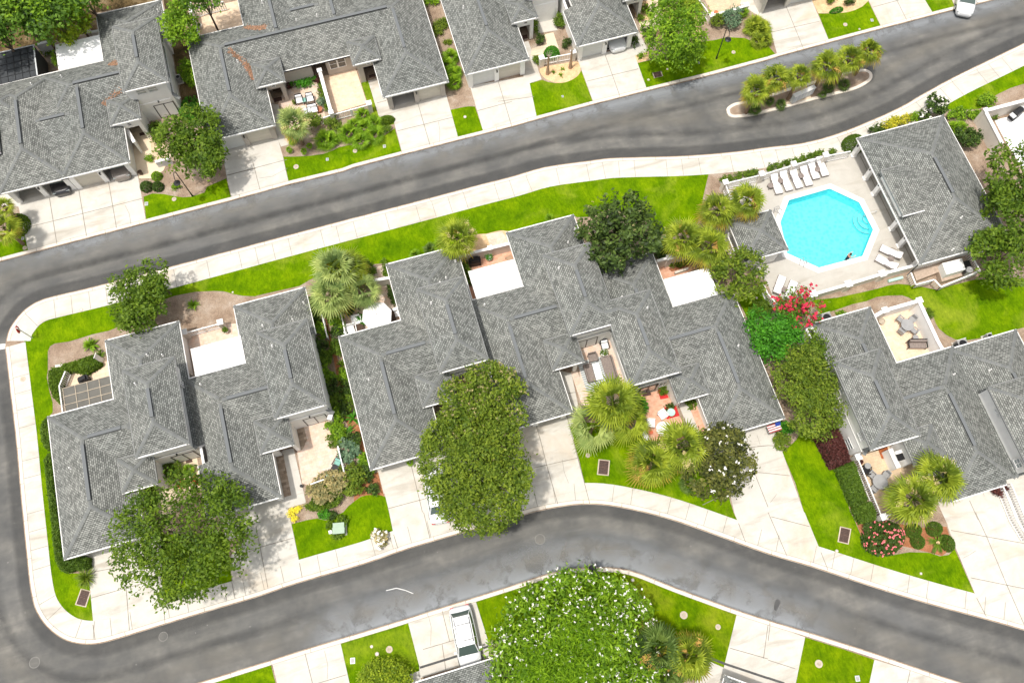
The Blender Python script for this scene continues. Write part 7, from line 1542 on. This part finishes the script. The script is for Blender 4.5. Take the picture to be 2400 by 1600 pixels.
def ac(label, k, x, y, s=.42):
    cx, cy = P(k, x, y, .8); t = thing('air_conditioner', label, 'air conditioner', (cx, cy, .1)); t['_w'] = (0, 0, 0)
    MB().box(-s, s, -s, s, .08, .8).build('casing', 'grey_metal', t, world=False); m = MB(); m.lathe([(0, .82), (s*.8, .82), (s*.85, .801)], n=18); m.build('fan_grille', 'black', t, world=False); MB().box(-s-.1, s+.1, -s-.1, s+.1, 0, .079).build('pad', 'concrete', t, world=False); MB().box(-s-.02, s+.02, s+.001, s+.03, .08, .84).build('top_trim', 'white_trim', t, world=False)
ac('air conditioner tucked behind the right roof edge', 7, 540, 1352); ac('air conditioner behind the far right roof', 11, 1790, 25); ac('small pump unit at the right lawn edge', 7, 2035, 1520, .22); ac('meter cabinet beside the alley wall at upper left', 0, 1635, 712, .2)
# ------------------------------------------------------------------ cars
def car(label, k, x, y, rz, paintm='car_white', L=4.75, W=1.82, H=1.5, wagon=True, rails=True, z=.12, glass='glass_green'):
    cx, cy = P(k, x, y, .9); t = thing('parked_car', label, 'car', (cx, cy, z), rz); t['_w'] = (0, 0, 0)
    # stations along +Y (front at +L/2): y, half width, z top of body, roundness
    hl = L/2
    st_ = [(-hl, .60, .62), (-hl+.06, .74, .86), (-hl+.22, .84, .95), (-hl+.7, .90, .97), (-.8, .91, .96), (0, .91, .95), (.7, .91, .94), (1.2, .90, .92), (hl-.7, .87, .86), (hl-.25, .80, .76), (hl-.06, .68, .66), (hl, .52, .55)]
    m = MB(); N = 14
    for y_, hw, zt in st_:
        hw *= W/1.82; prof = [(-hw*.94, .22), (-hw, .38), (-hw, .62), (-hw*.97, zt-.06), (-hw*.86, zt-.005), (-hw*.5, zt+.02), (-.12, zt+.03), (.12, zt+.03), (hw*.5, zt+.02), (hw*.86, zt-.005), (hw*.97, zt-.06), (hw, .62), (hw, .38), (hw*.94, .22)]
        m.v += [(a, y_, b) for a, b in prof]
    for i in range(len(st_)-1):
        for j in range(N): a = i*N+j; b = i*N+(j+1) % N; m.f.append((a, b, b+N, a+N))
    m.f.append(tuple(range(N-1, -1, -1))); m.f.append(tuple(range((len(st_)-1)*N, len(st_)*N)))
    body = m.build('body', paintm, t, world=False, smooth_=True)
    # cabin (glass house) and roof panel
    r0, r1 = (-hl+.42, -hl+.85) if wagon else (-hl+.75, -hl+1.35); f1, f0 = .55, 1.25
    def ring(y_, hw, zz): return [(-hw, y_, zz), (hw, y_, zz)]
    hwB, hwT = .83*W/1.82, .62*W/1.82; zt = .955
    m = MB(); m.v = [(-hwB*.93, r0, zt), (hwB*.93, r0, zt), (hwB, (r0+f0)/2, zt), (hwB*.95, f0, zt), (-hwB*.95, f0, zt), (-hwB, (r0+f0)/2, zt), (-hwT*.92, r1, H-.04), (hwT*.92, r1, H-.04), (hwT*1.03, (r1+f1)/2, H-.01), (hwT, f1, H-.04), (-hwT, f1, H-.04), (-hwT*1.03, (r1+f1)/2, H-.01)]
    m.f = [(0, 1, 7, 6), (1, 2, 8, 7), (2, 3, 9, 8), (3, 4, 10, 9), (4, 5, 11, 10), (5, 0, 6, 11), (6, 7, 8, 9, 10, 11)]; m.build('windows', glass, t, world=False)
    m = MB(); xs = (-1, -.6, 0, .6, 1); ys = np.linspace(r1-.06, f1+.05, 7)
    for y_ in ys:
        for u in xs: 
            e = abs((y_-(ys[0]+ys[-1])/2)/((ys[-1]-ys[0])/2)); m.v.append((u*(hwT+.05)*(1.03-.05*e**3), y_, H+.035-.035*abs(u)**3-.035*e**4))
    for i in range(6):
        for j in range(4): a = i*5+j; m.f.append((a, a+1, a+6, a+5))
    m.build('roof_panel', paintm, t, world=False, smooth_=True)
    for s in (-1, 1):
        for (ya, za, wa), (yb, zb, wb) in (((f0, zt, hwB*.95), (f1, H-.03, hwT)), ((r0, zt, hwB*.93), (r1, H-.03, hwT*.92)), ((.1, zt, hwB*.99), (.05, H-.02, hwT*1.02)), ((-.9, zt, hwB*.98), (-.8, H-.02, hwT))):
            MB().tube((s*wa, ya, za), (s*wb, yb, zb), .035, n=5).build('pillar', paintm, t, world=False)
        if rails:
            MB().tube((s*(hwT-.04), r1+.1, H+.07), (s*(hwT-.04), f1-.15, H+.07), .022, n=6).build('roof_rail', 'dark_metal', t, world=False)
        MB().box(*sorted((s*hwB*1.05, s*(hwB*1.05+.2))), .85, 1.0, .95, 1.08).build('mirror', paintm, t, world=False)
        for y_ in (-hl+.85, hl-.9):
            w0, w1 = sorted((s*(W/2-.2), s*(W/2+.005))); o = MB(); o.tube((w0, y_, .33), (w1, y_, .33), .33, n=18); o = o.build('wheel', 'tyre', t, world=False); MB().tube((s*(W/2+.006), y_, .33), (s*(W/2+.012), y_, .33), .2, n=14).build('rim', 'light_metal', o, world=False)
        a = sorted((s*.45, s*.74)); MB().box(a[0], a[1], hl-.20, hl-.08, .6, .70).build('headlight', 'glass_pale', t, world=False); MB().box(a[0], a[1], -hl+.0, -hl+.10, .72, .86).build('taillight', 'tail_red', t, world=False)
    if rails:
        for y_ in (r1+.55, f1-.35): MB().tube((-hwT+.04, y_, H+.09), (hwT-.04, y_, H+.09), .02, n=6).build('crossbar', 'dark_metal', t, world=False)
    MB().box(-.26, .26, -hl-.008, -hl+.05, .5, .62).build('number_plate', 'cushion', t, world=False)
    return t
rz_w = dirang(13, 1870, 900, 1960, 1330)
car('white station wagon with black roof bars on the lower driveway', 13, 1925, 1150, rz_w)
car('white car mostly hidden under the big tree', 9, 1665, 1400, dirang(9, 1660, 1500, 1620, 1200), rails=False, wagon=False, H=1.45)
car('white car parked inside the open upper right garage', 2, 962, 380, math.pi, rails=False, wagon=False, H=1.42, L=4.5, z=.13).location.y += 1.35
car('bronze car in the upper left garage beside the entry', 4, 1100, -20, math.pi, 'car_bronze', rails=False, wagon=False, H=1.45, L=4.4, z=.13).location.y += 1.2
car('black car deep inside the second open garage at far left', 4, 545, 100, math.pi, 'car_black', rails=False, wagon=False, H=1.4, L=4.4, z=.13).location.y += 1.0
car('white car cut by the frame in the top right corner', 3, 1830, -50, dirang(3, 1830, -200, 1810, 30), rails=False, wagon=False)
# ------------------------------------------------------------------ swimmer at the pool edge
def person(label, k, x, y):
    cx, cy = P(k, x, y, .2); t = thing('person', label, 'person', (cx, cy, -1.0)); t['_w'] = (0, 0, 0); t.rotation_euler = (0, 0, dirang(7, 745, 790, 850, 780)+.4)
    J_ = {'pel': (0, 0, .62), 'wai': (0, .02, .85), 'che': (0, .04, 1.12), 'nek': (0, .05, 1.33), 'hdb': (0, .06, 1.42), 'hed': (0, .07, 1.54), 'top': (0, .06, 1.64)}
    V = [J_['pel'], J_['wai'], J_['che'], J_['nek'], J_['hdb'], J_['hed'], J_['top']]; R_ = [.15, .125, .15, .06, .06, .095, .07]; E_ = [(0, 1), (1, 2), (2, 3), (3, 4), (4, 5), (5, 6)]
    for s in (-1, 1):
        b = len(V); V += [(s*.17, .04, 1.24), (s*.24, .22, 1.10), (s*.22, .47, 1.13), (s*.22, .55, 1.14)]; R_ += [.062, .045, .034, .028]; E_ += [(2, b), (b, b+1), (b+1, b+2), (b+2, b+3)]
        for f in range(4): V.append((s*(.18+f*.024), .60+.02*(f in (1, 2)), 1.13)); V.append((s*(.175+f*.027), .64+.025*(f in (1, 2)), 1.115)); R_ += [.010, .008]; n = len(V); E_ += [(b+3, n-2), (n-2, n-1)]
        V.append((s*.15, .53, 1.13)); V.append((s*.13, .57, 1.125)); R_ += [.012, .009]; n = len(V); E_ += [(b+3, n-2), (n-2, n-1)]
        b = len(V); V += [(s*.09, .0, .52), (s*.10, .22, .34), (s*.09, .05, .05), (s*.09, .18, .0)]; R_ += [.085, .06, .038, .03]; E_ += [(0, b), (b, b+1), (b+1, b+2), (b+2, b+3)]
    me = bpy.data.meshes.new('body'); me.from_pydata(V, E_, []); o = bpy.data.objects.new('body', me); COL.objects.link(o); me.materials.append(MATS['skin'])
    md = o.modifiers.new('skin', 'SKIN'); 
    for i, r_ in enumerate(R_): me.skin_vertices[0].data[i].radius = (r_, r_)
    me.skin_vertices[0].data[0].use_root = True; ss = o.modifiers.new('s', 'SUBSURF'); ss.levels = 2; ss.render_levels = 2; o.parent = t
    def blob(nm, c, s_, mt):
        m = MB(); m.lathe([(0, -1), (.5, -.87), (.87, -.5), (1, 0), (.87, .5), (.5, .87), (0, 1)], n=12); m.v = [(c[0]+a*s_[0], c[1]+b_*s_[1], c[2]+d*s_[2]) for a, b_, d in m.v]; return m.build(nm, mt, t, world=False, smooth_=True)
    blob('hair', (0, .035, 1.585), (.11, .12, .10), 'hair'); blob('hair_bun', (0, -.09, 1.62), (.05, .05, .05), 'hair'); blob('nose', (0, .175, 1.53), (.014, .02, .02), 'skin'); blob('mouth', (0, .158, 1.478), (.025, .008, .008), 'coral')
    for s in (-1, 1): blob('eye', (s*.035, .158, 1.555), (.012, .008, .008), 'hair'); blob('ear', (s*.098, .06, 1.54), (.012, .02, .03), 'skin')
    m = MB(); m.lathe([(.150, .55), (.168, .66), (.142, .85), (.168, 1.0), (.166, 1.12), (.11, 1.17)], (0, .03), 16); m.build('swimsuit', 'swimsuit', t, world=False, smooth_=True)
person('swimmer in dark swimsuit resting an arm on the pool edge', 7, 745, 785)
# ------------------------------------------------------------------ tidy helper values
for o in bpy.data.objects:
    if '_w' in o: del o['_w']

# ------------------------------------------------------------------ leaf litter in roof valleys
def litter(bld, hips, k, s, n=260, mat='litter'):
    pts = PL(k, s, 3.5); C = []
    seg = list(zip(pts, pts[1:]))
    for i in range(n):
        a, b = seg[RNG.integers(len(seg))]; t = RNG.uniform(); x = a[0]+(b[0]-a[0])*t+RNG.normal(0, .13); y = a[1]+(b[1]-a[1])*t+RNG.normal(0, .13); h = height(hips, x, y)
        if h: C.append((x, y, h+.03))
    C = np.array(C); n = len(C); _, a, b = leaf_frames(n, 3); o = quads('leaf_litter', mat, C, a*.09, b*.05, RNG.uniform(0, 1, n)); o['kind'] = 'stuff'; o['label'] = 'rust-brown leaf litter lying in a roof valley'
leaf_mat('litter', (.24, .14, .085), .3, 0)
litter(TC, lowM, 0, "2240,210 2352,255", 350); litter(TC, lowM, 1, "0,245 90,265", 160); litter(TC, lowM, 0, "2120,490 2260,580", 160); litter(TC, lowM, 0, "2260,580 2320,700", 300)
litter(TL, lowT, 0, "1000,565 1075,580", 220); litter(TL, lowT, 0, "1110,830 990,900 940,950", 120)
